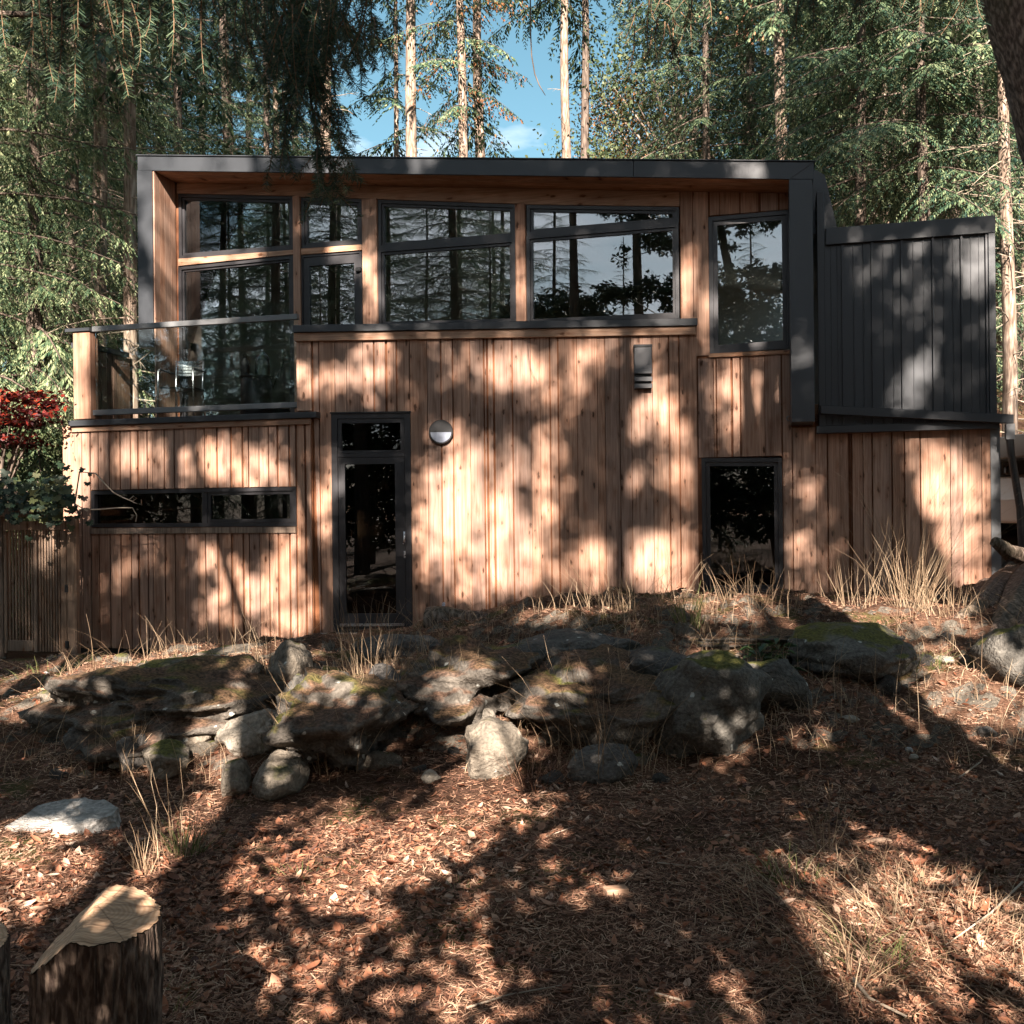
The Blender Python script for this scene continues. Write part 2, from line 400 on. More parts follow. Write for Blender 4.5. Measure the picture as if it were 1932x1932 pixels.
M_OAK = mat_wood('interior_floor', (0.25, 0.15, 0.08), (0.42, 0.27, 0.16), along='X')
M_CONC = mat_plain('concrete', (0.30, 0.29, 0.27), 0.85, 0, 0.3, 8, 0.6)
M_LAMPW = mat_plain('opal_diffuser', (0.27, 0.30, 0.37), 0.35, 0, 0.03)
M_GLASS = mat_glass('window_glass', (0.85, 0.89, 0.88), 1.85, 0.03)
M_GLASSD = mat_glass('lower_window_glass', (0.42, 0.46, 0.47), 1.6, 0.0)
M_GLASSR = mat_glass('balustrade_glass', (0.93, 0.97, 0.96), 1.5, 0.03)
M_CLOCHE = mat_glass('bottle_glass', (0.85, 0.9, 0.88), 1.5, 0.02)
# ---------------------------------------------------------------- walls of the house as vertical planes
class Wall:
    """local x runs along the wall to the right, local y into the house, z up"""
    def __init__(s, P, deg):
        s.P = Vector((P[0], P[1], 0)); a = R(deg)
        s.u = Vector((math.cos(a), -math.sin(a), 0)); s.n = Vector((-math.sin(a), -math.cos(a), 0))
        s.M = Matrix.Translation(s.P) @ Matrix.Rotation(-a, 4, 'Z')
    def uz(s, px, py, off=0.0):
        d = ray(px, py); d = Vector(d)
        t = (s.P + s.n * off).dot(s.n) / Vector((d.x, d.y, 0)).dot(s.n)
        q = d * t; return (Vector((q.x, q.y, 0)) - s.P).dot(s.u), EYE + q.z
    def u_of(s, px, py=966, off=0.0): return s.uz(px, py, off)[0]
    def quad(s, tl, tr, br, bl, off=0.0):
        a, b, c, d = [s.uz(*p, off) for p in (tl, tr, br, bl)]
        ul = (a[0] + d[0]) / 2; ur = (b[0] + c[0]) / 2
        return [(ul, a[1]), (ur, b[1]), (ur, c[1]), (ul, d[1])]
    def to(s, u, off, z): return s.P + s.u * u + s.n * off + Vector((0, 0, z))
    def xy_uv(s, p): q = Vector((p[0], p[1], 0)) - s.P; return q.dot(s.u), q.dot(s.n)

A2, A1 = 2.0, 14.0
p0 = at(900, 1000, 12.6)
W2 = Wall((p0.x, p0.y), A2)
pj = W2.to(W2.u_of(1316), 0, 0)
W1 = Wall((pj.x, pj.y), A1)
pk = W2.to(W2.u_of(590), 0.03, 0)
W3 = Wall((pk.x, pk.y), A1)
FOFF, COFF = 0.55, 0.12

# ---------------------------------------------------------------- terrain
CP = []
for x in (-5, -2.5, 0, 2.5, 5):
    for y in (-6, 0, 2, 3.5, 5): CP.append((x, y, 0.02 * x if x > 0 else 0.0))
for px, py, Y in [(40, 1400, 7.2), (40, 1262, 10.6), (-150, 1300, 10), (-150, 1240, 13), (150, 1243, 12.6), (300, 1255, 9.4), (330, 1250, 12.2), (450, 1235, 9.2),
                  (560, 1228, 8.9), (600, 1203, 11.3), (200, 1345, 7.7), (350, 1335, 7.4), (480, 1330, 7.15), (480, 1450, 6.5), (300, 1490, 6.2), (600, 1480, 6.3),
                  (620, 1335, 7.3), (690, 1210, 11.9), (690, 1247, 9.3), (800, 1186, 11.6), (960, 1142, 11.8), (1180, 1126, 11.7), (1300, 1128, 11.8), (900, 1485, 6.1), (900, 1335, 7.15), (900, 1203, 8.5),
                  (1150, 1178, 8.6), (1150, 1325, 7.15), (1150, 1485, 6.1), (1400, 1168, 8.8), (1400, 1455, 6.3), (1400, 1305, 7.3), (1420, 1124, 11.6),
                  (1650, 1148, 9.8), (1650, 1300, 7.7), (1650, 1450, 6.2), (1850, 1150, 9.4), (1850, 1300, 7.5), (1850, 1450, 6.2), (1540, 1133, 11.4), (1800, 1128, 10.9),
                  (2100, 1140, 9.4), (2100, 1300, 7.5), (2100, 1450, 6.2), (2100, 1080, 12)]:
    q = at(px, py, Y); CP.append((q.x, q.y, q.z))
CP += [(8.5, 16.5, 1.3), (5.5, 15, 0.9), (-8, 14, -0.2), (-3, 15, -0.2), (2, 15, 0.6), (-9, 7, 0.0), (9, 7, 0.6), (9, 2, 0.2), (-9, 0, 0), (0, -12, -0.1)]
CP = np.array(CP)
def _k(r2): return r2 * np.log(r2 + 1e-6) * 0.5
_d2 = ((CP[:, None, :2] - CP[None, :, :2]) ** 2).sum(-1)
_n = len(CP)
_A = np.zeros((_n + 3, _n + 3)); _A[:_n, :_n] = _k(_d2) + np.eye(_n) * 0.35
_A[:_n, _n] = 1; _A[:_n, _n + 1:] = CP[:, :2]; _A[_n, :_n] = 1; _A[_n + 1:, :_n] = CP[:, :2].T
_c = np.linalg.solve(_A, np.concatenate([CP[:, 2], np.zeros(3)]))
def sstep(a, b, x): t = np.clip((x - a) / (b - a), 0, 1); return t * t * (3 - 2 * t)
def gz_arr(x, y):
    x = np.asarray(x, float); y = np.asarray(y, float)
    xc = np.clip(x, -11, 11); yc = np.clip(y, -9, 17)
    d2 = (xc[..., None] - CP[:, 0]) ** 2 + (yc[..., None] - CP[:, 1]) ** 2
    z = _k(d2) @ _c[:_n] + _c[_n] + _c[_n + 1] * xc + _c[_n + 2] * yc
    far = 0.35 + (0.10 + 0.20 * sstep(2, 9, x) + 0.06 * sstep(-4, -12, x)) * np.clip(y - 16, 0, 45) + 0.05 * np.clip(y - 61, 0, 200)
    return z + (far - z) * sstep(14.2, 19, y)
def gz(x, y): return float(gz_arr(np.array([x]), np.array([y]))[0])
def ground_hit(px, py):
    d = ray(px, py); Y = 4.0
    lo, hi = 0.5, 40.0
    for Y in np.arange(1.5, 25, 0.1):
        if EYE + d[2] * Y < gz(d[0] * Y, Y): hi = Y; lo = Y - 0.1; break
    for _ in range(12):
        m = (lo + hi) / 2
        if EYE + d[2] * m < gz(d[0] * m, m): hi = m
        else: lo = m
    return Vector((d[0] * hi, hi, EYE + d[2] * hi))

def axis(lo, hi, step, far0, far1):
    a = list(np.arange(lo, hi + 1e-6, step))
    s = step; x = hi
    while x < far1: s *= 1.18; x += s; a.append(x)
    s = step; x = lo
    while x > far0: s *= 1.18; x -= s; a.insert(0, x)
    return np.array(a)
gx = axis(-6.5, 6.5, 0.055, -320, 320); gy = axis(1.8, 13.2, 0.055, -200, 520)
GX, GY = np.meshgrid(gx, gy)
GZ = np.concatenate([gz_arr(GX[i:i + 20], GY[i:i + 20]) for i in range(0, len(gy), 20)])
bankm = sstep(5.9, 6.8, GY) * (1 - sstep(11.0, 12.4, GY))
for j in range(len(gy)):
    y = gy[j]
    for i in range(len(gx)):
        x = gx[i]
        if -7 < x < 7 and 0 < y < 13.3:
            v = 0.028 * noise.noise(Vector((x * 1.3, y * 1.3, 0))) + 0.014 * noise.noise(Vector((x * 5, y * 5, 3)))
            b = bankm[j, i]
            if b > 0: v += b * (0.13 * noise.noise(Vector((x * 2.2, y * 2.2, 9))) + 0.085 * abs(noise.noise(Vector((x * 4.5, y * 4.5, 5)))) + 0.05 * noise.noise(Vector((x * 9, y * 9, 1))))
            GZ[j, i] += v
        elif y > 16:
            GZ[j, i] += 0.35 * noise.noise(Vector((x * 0.2, y * 0.2, 2)))
nx, ny = len(gx), len(gy)
ii = (np.arange(ny - 1)[:, None] * nx + np.arange(nx - 1)[None, :])
GF = np.stack([ii, ii + 1, ii + nx + 1, ii + nx], -1).reshape(-1, 4)

m, nt, b, o, N, K = newmat('forest_floor')
n1 = N('ShaderNodeTexNoise'); K(mapped(N, K, (0.9,) * 3, rnd=False), n1.inputs['Vector']); n1.inputs['Scale'].default_value = 1; n1.inputs['Detail'].default_value = 8; n1.inputs['Roughness'].default_value = 0.62
r1 = ramp(N, [(0.32, (0.055, 0.032, 0.022)), (0.5, (0.125, 0.068, 0.044)), (0.7, (0.22, 0.13, 0.085))]); K(n1.outputs['Fac'], r1.inputs['Fac'])
n2 = N('ShaderNodeTexNoise'); K(mapped(N, K, (55,) * 3, rnd=False), n2.inputs['Vector']); n2.inputs['Scale'].default_value = 1; n2.inputs['Detail'].default_value = 6; n2.inputs['Roughness'].default_value = 0.7
r2 = ramp(N, [(0.3, (0.35, 0.32, 0.30)), (0.55, (1, 1, 1)), (0.75, (1.6, 1.5, 1.4))]); K(n2.outputs['Fac'], r2.inputs['Fac'])
x1 = N('ShaderNodeMixRGB', blend_type='MULTIPLY'); x1.inputs[0].default_value = 1; K(r1.outputs[0], x1.inputs[1]); K(r2.outputs[0], x1.inputs[2])
n3 = N('ShaderNodeTexNoise'); K(mapped(N, K, (1.7,) * 3, rnd=False), n3.inputs['Vector']); n3.inputs['Scale'].default_value = 1; n3.inputs['Detail'].default_value = 7
r3 = ramp(N, [(0.55, (0, 0, 0)), (0.66, (0.8, 0.8, 0.8))]); K(n3.outputs['Fac'], r3.inputs['Fac'])
x2 = N('ShaderNodeMixRGB'); K(r3.outputs[0], x2.inputs[0]); K(x1.outputs[0], x2.inputs[1]); x2.inputs[2].default_value = (0.085, 0.082, 0.028, 1)
ge = N('ShaderNodeNewGeometry'); sz_ = N('ShaderNodeSeparateXYZ'); K(ge.outputs['True Normal'], sz_.inputs[0])
n5 = N('ShaderNodeTexNoise'); K(mapped(N, K, (2.6,) * 3, rnd=False), n5.inputs['Vector']); n5.inputs['Scale'].default_value = 1; n5.inputs['Detail'].default_value = 8
a5 = N('ShaderNodeMath', operation='MULTIPLY_ADD'); K(n5.outputs['Fac'], a5.inputs[0]); a5.inputs[1].default_value = .45; K(sz_.outputs[2], a5.inputs[2])
r5 = ramp(N, [(0.60, (1, 1, 1)), (0.66, (0, 0, 0))]); s5 = N('ShaderNodeMath', operation='MULTIPLY'); K(a5.outputs[0], s5.inputs[0]); s5.inputs[1].default_value = .635; K(s5.outputs[0], r5.inputs['Fac'])
r6 = ramp(N, [(0.3, (0.045, 0.040, 0.034)), (0.7, (0.20, 0.175, 0.14))]); K(n2.outputs['Fac'], r6.inputs['Fac'])
x5 = N('ShaderNodeMixRGB'); K(r5.outputs[0], x5.inputs[0]); K(x2.outputs[0], x5.inputs[1]); K(r6.outputs[0], x5.inputs[2]); x2 = x5
K(x2.outputs[0], b.inputs['Base Color']); b.inputs['Roughness'].default_value = 0.95; b.inputs['Specular IOR Level'].default_value = 0.1
bp = N('ShaderNodeBump'); bp.inputs['Strength'].default_value = 0.9; bp.inputs['Distance'].default_value = 0.015
K(n2.outputs['Fac'], bp.inputs['Height']); K(bp.outputs[0], b.inputs['Normal'])
M_SOIL = m
ground = link('ground', npmesh('ground', np.stack([GX, GY, GZ], -1).reshape(-1, 3), GF, [M_SOIL], smooth=True), kind='structure')
ground['label'] = 'brown forest floor of soil, needles and fallen leaves rising to the house'
from bisect import bisect
def gzs(x, y):
    """height of the built ground sheet (bilinear)"""
    i = min(max(bisect(gx, x) - 1, 0), nx - 2); j = min(max(bisect(gy, y) - 1, 0), ny - 2)
    a = (x - gx[i]) / (gx[i + 1] - gx[i]); c = (y - gy[j]) / (gy[j + 1] - gy[j])
    return float((GZ[j, i] * (1 - a) + GZ[j, i + 1] * a) * (1 - c) + (GZ[j + 1, i] * (1 - a) + GZ[j + 1, i + 1] * a) * c)
# ---------------------------------------------------------------- the house
hc = W1.to(W1.u_of(900), -2.5, 0)
house = empty('house', (hc.x, hc.y, 0.0), 'modern cedar clad house with black metal roof frame standing above mossy rocks', 'house')
def wpart(name, wall, mb_or_mesh, parent, mat=None, u=0.0, off=0.0, z=0.0, bevel=0.0, smooth=False):
    me = mb_or_mesh.mesh(name, mat, smooth, bevel) if isinstance(mb_or_mesh, MB) else mb_or_mesh
    return link(name, me, parent, wall.M @ Matrix.Translation((u, -off, z)))
def core(wall, name, us, zs, holes, mat, thick=0.15, top=None, back=0.0, parent=house):
    """wall body with rectangular openings (u0,u1,z0,z1)"""
    us = sorted(set(list(us) + (list(np.linspace(min(us), max(us), 16)) if top else []) + [h[0] for h in holes] + [h[1] for h in holes])); zs = sorted(set(list(zs) + [h[2] for h in holes] + [h[3] for h in holes]))
    mb = MB()
    for a, b_ in zip(us[:-1], us[1:]):
        for c, d in zip(zs[:-1], zs[1:]):
            um, zm = (a + b_) / 2, (c + d) / 2
            if any(h[0] < um < h[1] and h[2] < zm < h[3] for h in holes): continue
            ta = min(d, top(a)) if top else d; tb = min(d, top(b_)) if top else d
            if max(ta, tb) <= c + 0.001: continue
            mb.prism([(a, c), (b_, c), (b_, max(tb, c)), (a, max(ta, c))], back, back + thick)
    return wpart(name, wall, mb, parent, mat)
def boards(wall, parent, u0, u1, z0, z1, holes=(), seed=1, wmin=0.11, wmax=0.27, mat=None, edges=None, off=0.003, th=0.024):
    """upright boards of unequal width with open joints, each its own piece; z0, z1 may depend on u"""
    rr = random.Random(seed)
    f0 = z0 if callable(z0) else (lambda u: z0); f1 = z1 if callable(z1) else (lambda u: z1)
    if edges is None:
        edges = [u0]
        while edges[-1] < u1 - 0.02:
            w = rr.choice([rr.uniform(wmin, wmin + 0.05), rr.uniform(0.17, 0.21), rr.uniform(0.22, wmax)])
            edges.append(edges[-1] + w)
        if edges[-1] - u1 > 0.5 * (edges[-1] - edges[-2]) and len(edges) > 2: edges.pop()
        edges[-1] = u1
    for a, b_ in zip(edges[:-1], edges[1:]):
        g = rr.choice([0.006, 0.010, 0.024, 0.03]) / 2
        a2, b2 = a + g, b_ - g
        cuts = [a2, b2] + [c for h in holes for c in (h[0], h[1]) if a2 + 0.012 < c < b2 - 0.012]
        cuts = sorted(cuts)
        for c, d in zip(cuts[:-1], cuts[1:]):
            spans = [(f0((c + d) / 2), None)]
            segs = [[None, None]]
            hs_ = sorted([h for h in holes if h[0] - 1e-4 <= (c + d) / 2 <= h[1] + 1e-4], key=lambda h: h[2])
            lo = None; pieces = []
            cur = 'bot'
            for h in hs_:
                pieces.append((cur, h[2])); cur = h[3]
            pieces.append((cur, 'top'))
            e = rr.uniform(-0.002, 0.002)
            for s_, t_ in pieces:
                sa, sb = (f0(c), f0(d)) if s_ == 'bot' else (s_, s_)
                ta, tb = (f1(c), f1(d)) if t_ == 'top' else (t_, t_)
                if min(ta - sa, tb - sb) < 0.03: continue
                zb = min(sa, sb)
                mb = MB().prism([(0, sa - zb), (d - c, sb - zb), (d - c, tb - zb), (0, ta - zb)], -th - e, 0)
                wpart('board', wall, mb, parent, mat or M_CEDAR, c, off, zb)
def bbox(q): return (min(p[0] for p in q), max(p[0] for p in q), min(p[1] for p in q), max(p[1] for p in q))
def inset(q, t):
    """inset of a quadrilateral TL TR BR BL by t (number or (left, top, right, bottom))"""
    l, tp, r, bt = (t,) * 4 if not isinstance(t, tuple) else t
    (ul, ztl), (ur, ztr), (_, zbr), (_, zbl) = q
    def ln(za, zb, u): return za + (zb - za) * (u - ul) / (ur - ul)
    a, c = ul + l, ur - r
    return [(a, ln(ztl, ztr, a) - tp), (c, ln(ztl, ztr, c) - tp), (c, ln(zbl, zbr, c) + bt), (a, ln(zbl, zbr, a) + bt)]
def window(wall, q, glass, t=0.05, sash=0.045, off=0.0, sill=None, name='window', parent=house, pane=True, depth=0.09, front=0.012):
    q1 = inset(q, t)
    fr = wpart(name, wall, MB().ring(q, q1, -off - front, -off + depth), parent, M_FRAME)
    q2 = q1
    if sash:
        q2 = inset(q1, sash)
        wpart('sash', wall, MB().ring(inset(q1, 0.002), q2, -off + 0.012, -off + depth - 0.01), fr, M_FRAME)
    if pane:
        q3 = inset(q2, -0.008)
        wpart('pane', wall, MB().prism(q3, -off + 0.034, -off + 0.046), fr, glass)
    if sill:
        bq = bbox(q)
        wpart('sill', wall, MB().box(bq[0] - 0.01, bq[1] + 0.01, -off - 0.06, -off + 0.02, bq[2] - sill, bq[2] - 0.003), fr, M_CEDARX)
    return fr

# roof line at the plane of the metal frame: a straight fall to the right
ra = W1.uz(288, 322, FOFF); rb = W1.uz(1491, 338, FOFF)
def roof_u(u): return ra[1] + (rb[1] - ra[1]) * (u - ra[0]) / (rb[0] - ra[0])      # underside of the fascia
tA = W1.uz(259, 292, FOFF); tB = W1.uz(1535, 308, FOFF)
uL0, uL1 = W1.u_of(260, 450, FOFF), W1.u_of(291, 450, FOFF)                          # the metal frame: left upright
uR0, uR1 = W1.u_of(1491, 560, FOFF), W1.u_of(1535, 560, FOFF)
FH = 0.5 * ((tA[1] - roof_u(tA[0])) + (tB[1] - roof_u(tB[0])))
zfloor = W3.uz(360, 790)[1]
uC1 = W1.u_of(1880, 700, COFF)
uRT = W1.u_of(1868, 950)
zlow = -0.6
H_A = W1.quad((338, 366), (555, 371), (555, 472), (338, 489)); H_B = W1.quad((338, 503), (555, 481), (555, 700), (338, 700))
H_B = H_B[:2] + [(H_B[2][0], zfloor + 0.05), (H_B[3][0], zfloor + 0.05)]
H_C = W1.quad((569, 373), (684, 376), (684, 462), (569, 470)); H_Dr = W1.quad((569, 482), (684, 473), (684, 700), (569, 700))
H_Dr = H_Dr[:2] + [(H_Dr[2][0], zfloor + 0.04), (H_Dr[3][0], zfloor + 0.04)]
H_D1 = W1.quad((714, 377), (973, 386), (973, 450), (714, 470)); H_D2 = W1.quad((714, 470), (973, 450), (973, 612), (714, 618))
H_E1 = W1.quad((994, 387), (1281, 391), (1281, 421), (994, 445)); H_E2 = W1.quad((994, 445), (1281, 421), (1281, 601), (994, 614))
H_G = W1.quad((1338, 410), (1493, 396), (1493, 657), (1338, 668)); H_H = W1.quad((1324, 864), (1477, 864), (1477, 1119), (1326, 1121))
big = (H_A[0][0] - 0.01, H_E1[1][0] + 0.01, zfloor + 0.02, 99)
sillE = min(H_E2[2][1], H_E2[3][1])
bG, bH = bbox(H_G), bbox(H_H)
wallA = core(W1, 'wall', [uL1 - 0.05, uR1 - 0.03], [zlow, sillE, 9], [(big[0], H_Dr[1][0] + 0.02, big[2], 99), (H_Dr[1][0] + 0.02, big[1], sillE, 99), bG, bH], M_CEDARB, top=roof_u)
# header over the big windows, posts and rails
hd = [(big[0], roof_u(big[0]) - 0.002), (big[1], roof_u(big[1]) - 0.002)]
topw = [H_E1[1], H_E1[0], H_D1[1], H_D1[0], H_C[1], H_C[0], H_A[1], H_A[0]]
wpart('header_beam', W1, MB().prism(hd + [(p[0] + (0.01 if k % 2 == 0 else -0.01), p[1] + 0.004) for k, p in enumerate(topw)], -0.03, 0.12), house, M_CEDARX)
def post(x0, x1, pyt, pyb):
    a, c = W1.u_of(x0, 450) + 0.004, W1.u_of(x1, 450) - 0.004
    zt = W1.uz((x0 + x1) / 2, pyt)[1]; zb = W1.uz((x0 + x1) / 2, pyb)[1] if pyb else zfloor + 0.02
    wpart('post', W1, MB().box(a, c, -0.05, 0.12, zb, zt), house, M_CEDAR, bevel=0.004)
post(555, 569, 371, None); post(685, 714, 377, None); post(973, 993, 386, 625)
def rail(qt, qb, u0, u1):
    wpart('rail', W1, MB().prism([(u0, qb[0]), (u1, qb[1]), (u1, qt[1]), (u0, qt[0])], -0.035, 0.1), house, M_CEDARX)
rail((H_A[3][1] - 0.003, H_A[2][1] - 0.003), (H_B[0][1] + 0.003, H_B[1][1] + 0.003), H_A[0][0], H_A[1][0])
rail((H_C[3][1] - 0.003, H_C[2][1] - 0.003), (H_Dr[0][1] + 0.003, H_Dr[1][1] + 0.003), H_C[0][0], H_C[1][0])
for q in (H_A, H_C, H_D1, H_D2, H_E1, H_E2): window(W1, q, M_GLASS, 0.045, 0.035)
window(W1, H_B, M_GLASS, 0.05, 0.03)
window(W1, H_G, M_GLASS, 0.05, 0.055, sill=0.05)
window(W1, H_H, M_GLASSD, 0.05, 0.05, sill=0.06)
bd = window(W1, H_Dr, M_GLASS, 0.03, 0.0, name='balcony_door', pane=False)
ql = inset(H_Dr, 0.032); qg = inset(ql, (0.085, 0.12, 0.085, 0.2))
lf = wpart('door_leaf', W1, MB().ring(ql, qg, 0.004, 0.07), bd, M_FRAME)
wpart('pane', W1, MB().prism(inset(qg, -0.01), 0.03, 0.04), bd, M_GLASS)
hz = W1.uz(670, 510)
wpart('closer', W1, MB().box(hz[0] + 0.02, hz[0] + 0.10, -0.045, 0.004, hz[1] - 0.03, hz[1] + 0.03), bd, M_BLACK, bevel=0.01)
# boards of the right hand wall
uW2r = W1.u_of(1317)
he = [W1.u_of(x, 560) for x in (1285, 1309, 1338)]
boards(W1, wallA, he[0], he[2], lambda u: W1.uz(1310, 672)[1] if u > uW2r - 0.03 else W1.uz(1310, 600)[1], lambda u: roof_u(u) - 0.004, (), edges=he)
uH0 = W1.u_of(1316, 760); boards(W1, wallA, W1.u_of(1338, 420), uR0 + 0.3, bG[3] + 0.004, lambda u: roof_u(u) - 0.004, (), edges=[W1.u_of(x, 390) for x in (1339, 1358, 1395, 1433, 1470, 1510)])
boards(W1, wallA, 0, 1, bH[3] + 0.006, bG[2] - 0.056, (), edges=[W1.u_of(x, 760) for x in (1317, 1347, 1351, 1381, 1398, 1443, 1474)])
boards(W1, wallA, 0, 1, zlow, bH[2] - 0.066, (), edges=[W1.u_of(x, 1130) for x in (1317, 1360, 1400, 1440, 1478)])
boards(W1, wallA, 0, 1, zlow, bG[2] - 0.05, (), edges=[W1.u_of(1478, 1000), W1.u_of(1496, 1000)])
zc0 = W1.uz(1545, 808, COFF)[1]
boards(W1, wallA, 0, 1, zlow, zc0 + 0.02, (), edges=[W1.u_of(x, 950) for x in (1496, 1540, 1561, 1603, 1608, 1629, 1645, 1684, 1706, 1737, 1793, 1816, 1852, 1869)])
wpart('corner_trim', W1, MB().box(uRT + 0.003, uRT + 0.105, -0.04, 0.2, zlow, zc0 - 0.02), house, M_GALV)
core(W1, 'wall', [uR1 - 0.029, uRT], [zlow, W1.uz(1545, 780, COFF)[1]], [], M_CEDARB)
# roof, fascia, frame uprights, soffit
wpart('roof', W1, MB().prism([(tA[0], roof_u(tA[0]) + 0.02), (tB[0], roof_u(tB[0]) + 0.02), (tB[0], roof_u(tB[0]) + FH - 0.01), (tA[0], roof_u(tA[0]) + FH - 0.01)], -FOFF + 0.03, 6.2), house, M_METAL)
umid = W1.u_of(1195, 320, FOFF)
for a, c in ((tA[0], umid - 0.002), (umid + 0.002, tB[0])):
    wpart('fascia', W1, MB().prism([(a, roof_u(a)), (c, roof_u(c)), (c, roof_u(c) + FH), (a, roof_u(a) + FH)], -FOFF, -FOFF + 0.03), house, M_METAL, bevel=0.004)
wpart('drip_edge', W1, MB().prism([(tA[0] - 0.01, roof_u(tA[0]) + FH + 0.002), (tB[0] + 0.02, roof_u(tB[0]) + FH + 0.002), (tB[0] + 0.02, roof_u(tB[0]) + FH + 0.014), (tA[0] - 0.01, roof_u(tA[0]) + FH + 0.014)], -FOFF - 0.02, 6.2), house, M_METAL)
for k in range(4):
    y0 = -FOFF + 0.032 + k * 0.131
    wpart('soffit_board', W1, MB().prism([(uL1, roof_u(uL1) + 0.004), (uR0, roof_u(uR0) + 0.004), (uR0, roof_u(uR0) + 0.019), (uL1, roof_u(uL1) + 0.019)], y0, y0 + 0.125), house, M_CEDARX)
zpar = W1.uz(280, 655, FOFF)[1]
zcol = W1.uz(1512, 796, FOFF)[1]
wpart('frame_upright', W1, MB().prism([(uL0, zpar), (uL1 - 0.025, zpar), (uL1 - 0.025, roof_u(uL1)), (uL0, roof_u(uL0))], -FOFF - 0.004, 0.2), house, M_METAL)
wpart('frame_upright', W1, MB().prism([(uR0, zcol), (uR1, zcol), (uR1, roof_u(uR1) - 0.002), (uR0, roof_u(uR0) - 0.002)], -FOFF - 0.004, -0.03), house, M_METAL, bevel=0.004)
# mitre strip of the right corner of the frame
ma = (uR0, roof_u(uR0)); mc = (uR1, roof_u(uR1) + FH)
wpart('mitre_seam', W1, MB().prism([ma, (ma[0] + 0.01, ma[1] - 0.004), (mc[0] + 0.004, mc[1] - 0.014), (mc[0], mc[1] - 0.002)], -FOFF - 0.006, -FOFF + 0.005), house, M_BLACK)
# left cheek inside the frame
ck = Wall((W1.to(uL1 - 0.025, 0, 0).x, W1.to(uL1 - 0.025, 0, 0).y), A1 + 90)
wingM = W1.M @ Matrix.Translation((uL1 - 0.022, 0, 0))
e = 0.0
for w_ in (0.13, 0.11, 0.15, 0.13):
    mb = MB().box(0, 0.02, -FOFF + 0.01 + e + 0.004, -FOFF + 0.01 + e + w_ - 0.004, zfloor + 0.03, roof_u(uL1) - 0.002)
    link('cheek_board', mb.mesh('cheek_board', M_CEDAR), house, wingM)
    e += w_
# balcony: deck, left parapet, post, glass balustrade
q3l, q3r = W3.u_of(138.5, 900), W3.u_of(590, 900)
zcap3 = 0.5 * (W3.uz(360, 786, 0.06)[1] + W3.uz(360, 797, 0.06)[1])
dB = W1.xy_uv(W3.to(q3r, 0, 0))[1]
deck_poly = [W3.to(q3l + 0.05, -0.05, 0), W3.to(q3r, -0.05, 0), W2.to(W2.u_of(1316), -0.03, 0), W1.to(uL1 - 0.3, -0.02, 0)]
me = bpy.data.meshes.new('deck')
zz = zfloor
V = [(p.x - hc.x, p.y - hc.y, zz) for p in deck_poly] + [(p.x - hc.x, p.y - hc.y, zz - 0.12) for p in deck_poly]
me.from_pydata(V, [], [(0, 1, 2, 3), (7, 6, 5, 4)] + [(i, (i + 1) % 4, (i + 1) % 4 + 4, i + 4) for i in range(4)]); me.materials.append(M_GREYW)
link('balcony_deck', me, house)
P3 = W3.to(q3l, 0, 0)
WS = Wall((P3.x, P3.y), A1 + 90)     # left side wall, runs away from the picture: its u axis points towards the viewer
depth_side = 6.0
sidew = core(WS, 'side_wall', [-(dB + 6), 0.0], [zlow, zcap3 - 0.02], [], M_CEDAR, thick=0.16, back=-0.16)
zr0, zr1 = W3.uz(360, 771)[1], W3.uz(360, 610)[1]
# parapet between post and frame, boards on its inner face
plen = dB - FOFF
par = link('parapet', MB().box(0.0, 0.12, 0.15, dB + 0.1, zcap3 + 0.02, zpar - 0.04).mesh('parapet', M_CEDARB), house, W3.M @ Matrix.Translation((q3l + 0.02, 0, 0)))
e = 0.16
rr = random.Random(4)
while e < dB:
    w_ = rr.uniform(0.1, 0.2)
    link('board', MB().box(0.123, 0.143, e, min(e + w_ - 0.015, dB), zcap3 + 0.03, zpar - 0.045).mesh('board', M_CEDAR), par, W3.M @ Matrix.Translation((q3l + 0.02, 0, 0)))
    e += w_
link('parapet_cap', MB().box(-0.03, 0.19, 0.02, dB - 0.05, zpar - 0.038, zpar + 0.03).mesh('parapet_cap', M_METAL), house, W3.M @ Matrix.Translation((q3l + 0.0, 0, 0)))
pz0, pz1 = W3.uz(150, 791)[1], W3.uz(150, 626)[1]
pu0, pu1 = W3.u_of(138, 700), W3.u_of(170, 700)
wpart('corner_post', W3, MB().box(pu0, pu1, -0.0, 0.17, pz0, pz1), house, M_CEDAR, bevel=0.006)
wpart('post_cap', W3, MB().box(pu0 - 0.10, pu1 + 0.01, -0.03, 0.2, pz1 + 0.003, pz1 + 0.045), house, M_METAL)
ru0, ru1 = W3.u_of(172, 700), W3.u_of(560, 700)
bal = wpart('top_rail', W3, MB().box(ru0, ru1, 0.02, 0.09, zr1 - 0.025, zr1 + 0.045), house, M_GALV, bevel=0.004)
bal['label'] = 'grey metal top rail of the glass balustrade'
wpart('bottom_rail', W3, MB().box(ru0, ru1, 0.02, 0.09, zr0 - 0.035, zr0 + 0.035), house, M_GALV, bevel=0.004)
wpart('glass_panel', W3, MB().box(ru0 + 0.03, ru1 - 0.004, 0.05, 0.06, zr0 + 0.02, zr1 - 0.01), house, M_GLASSR)
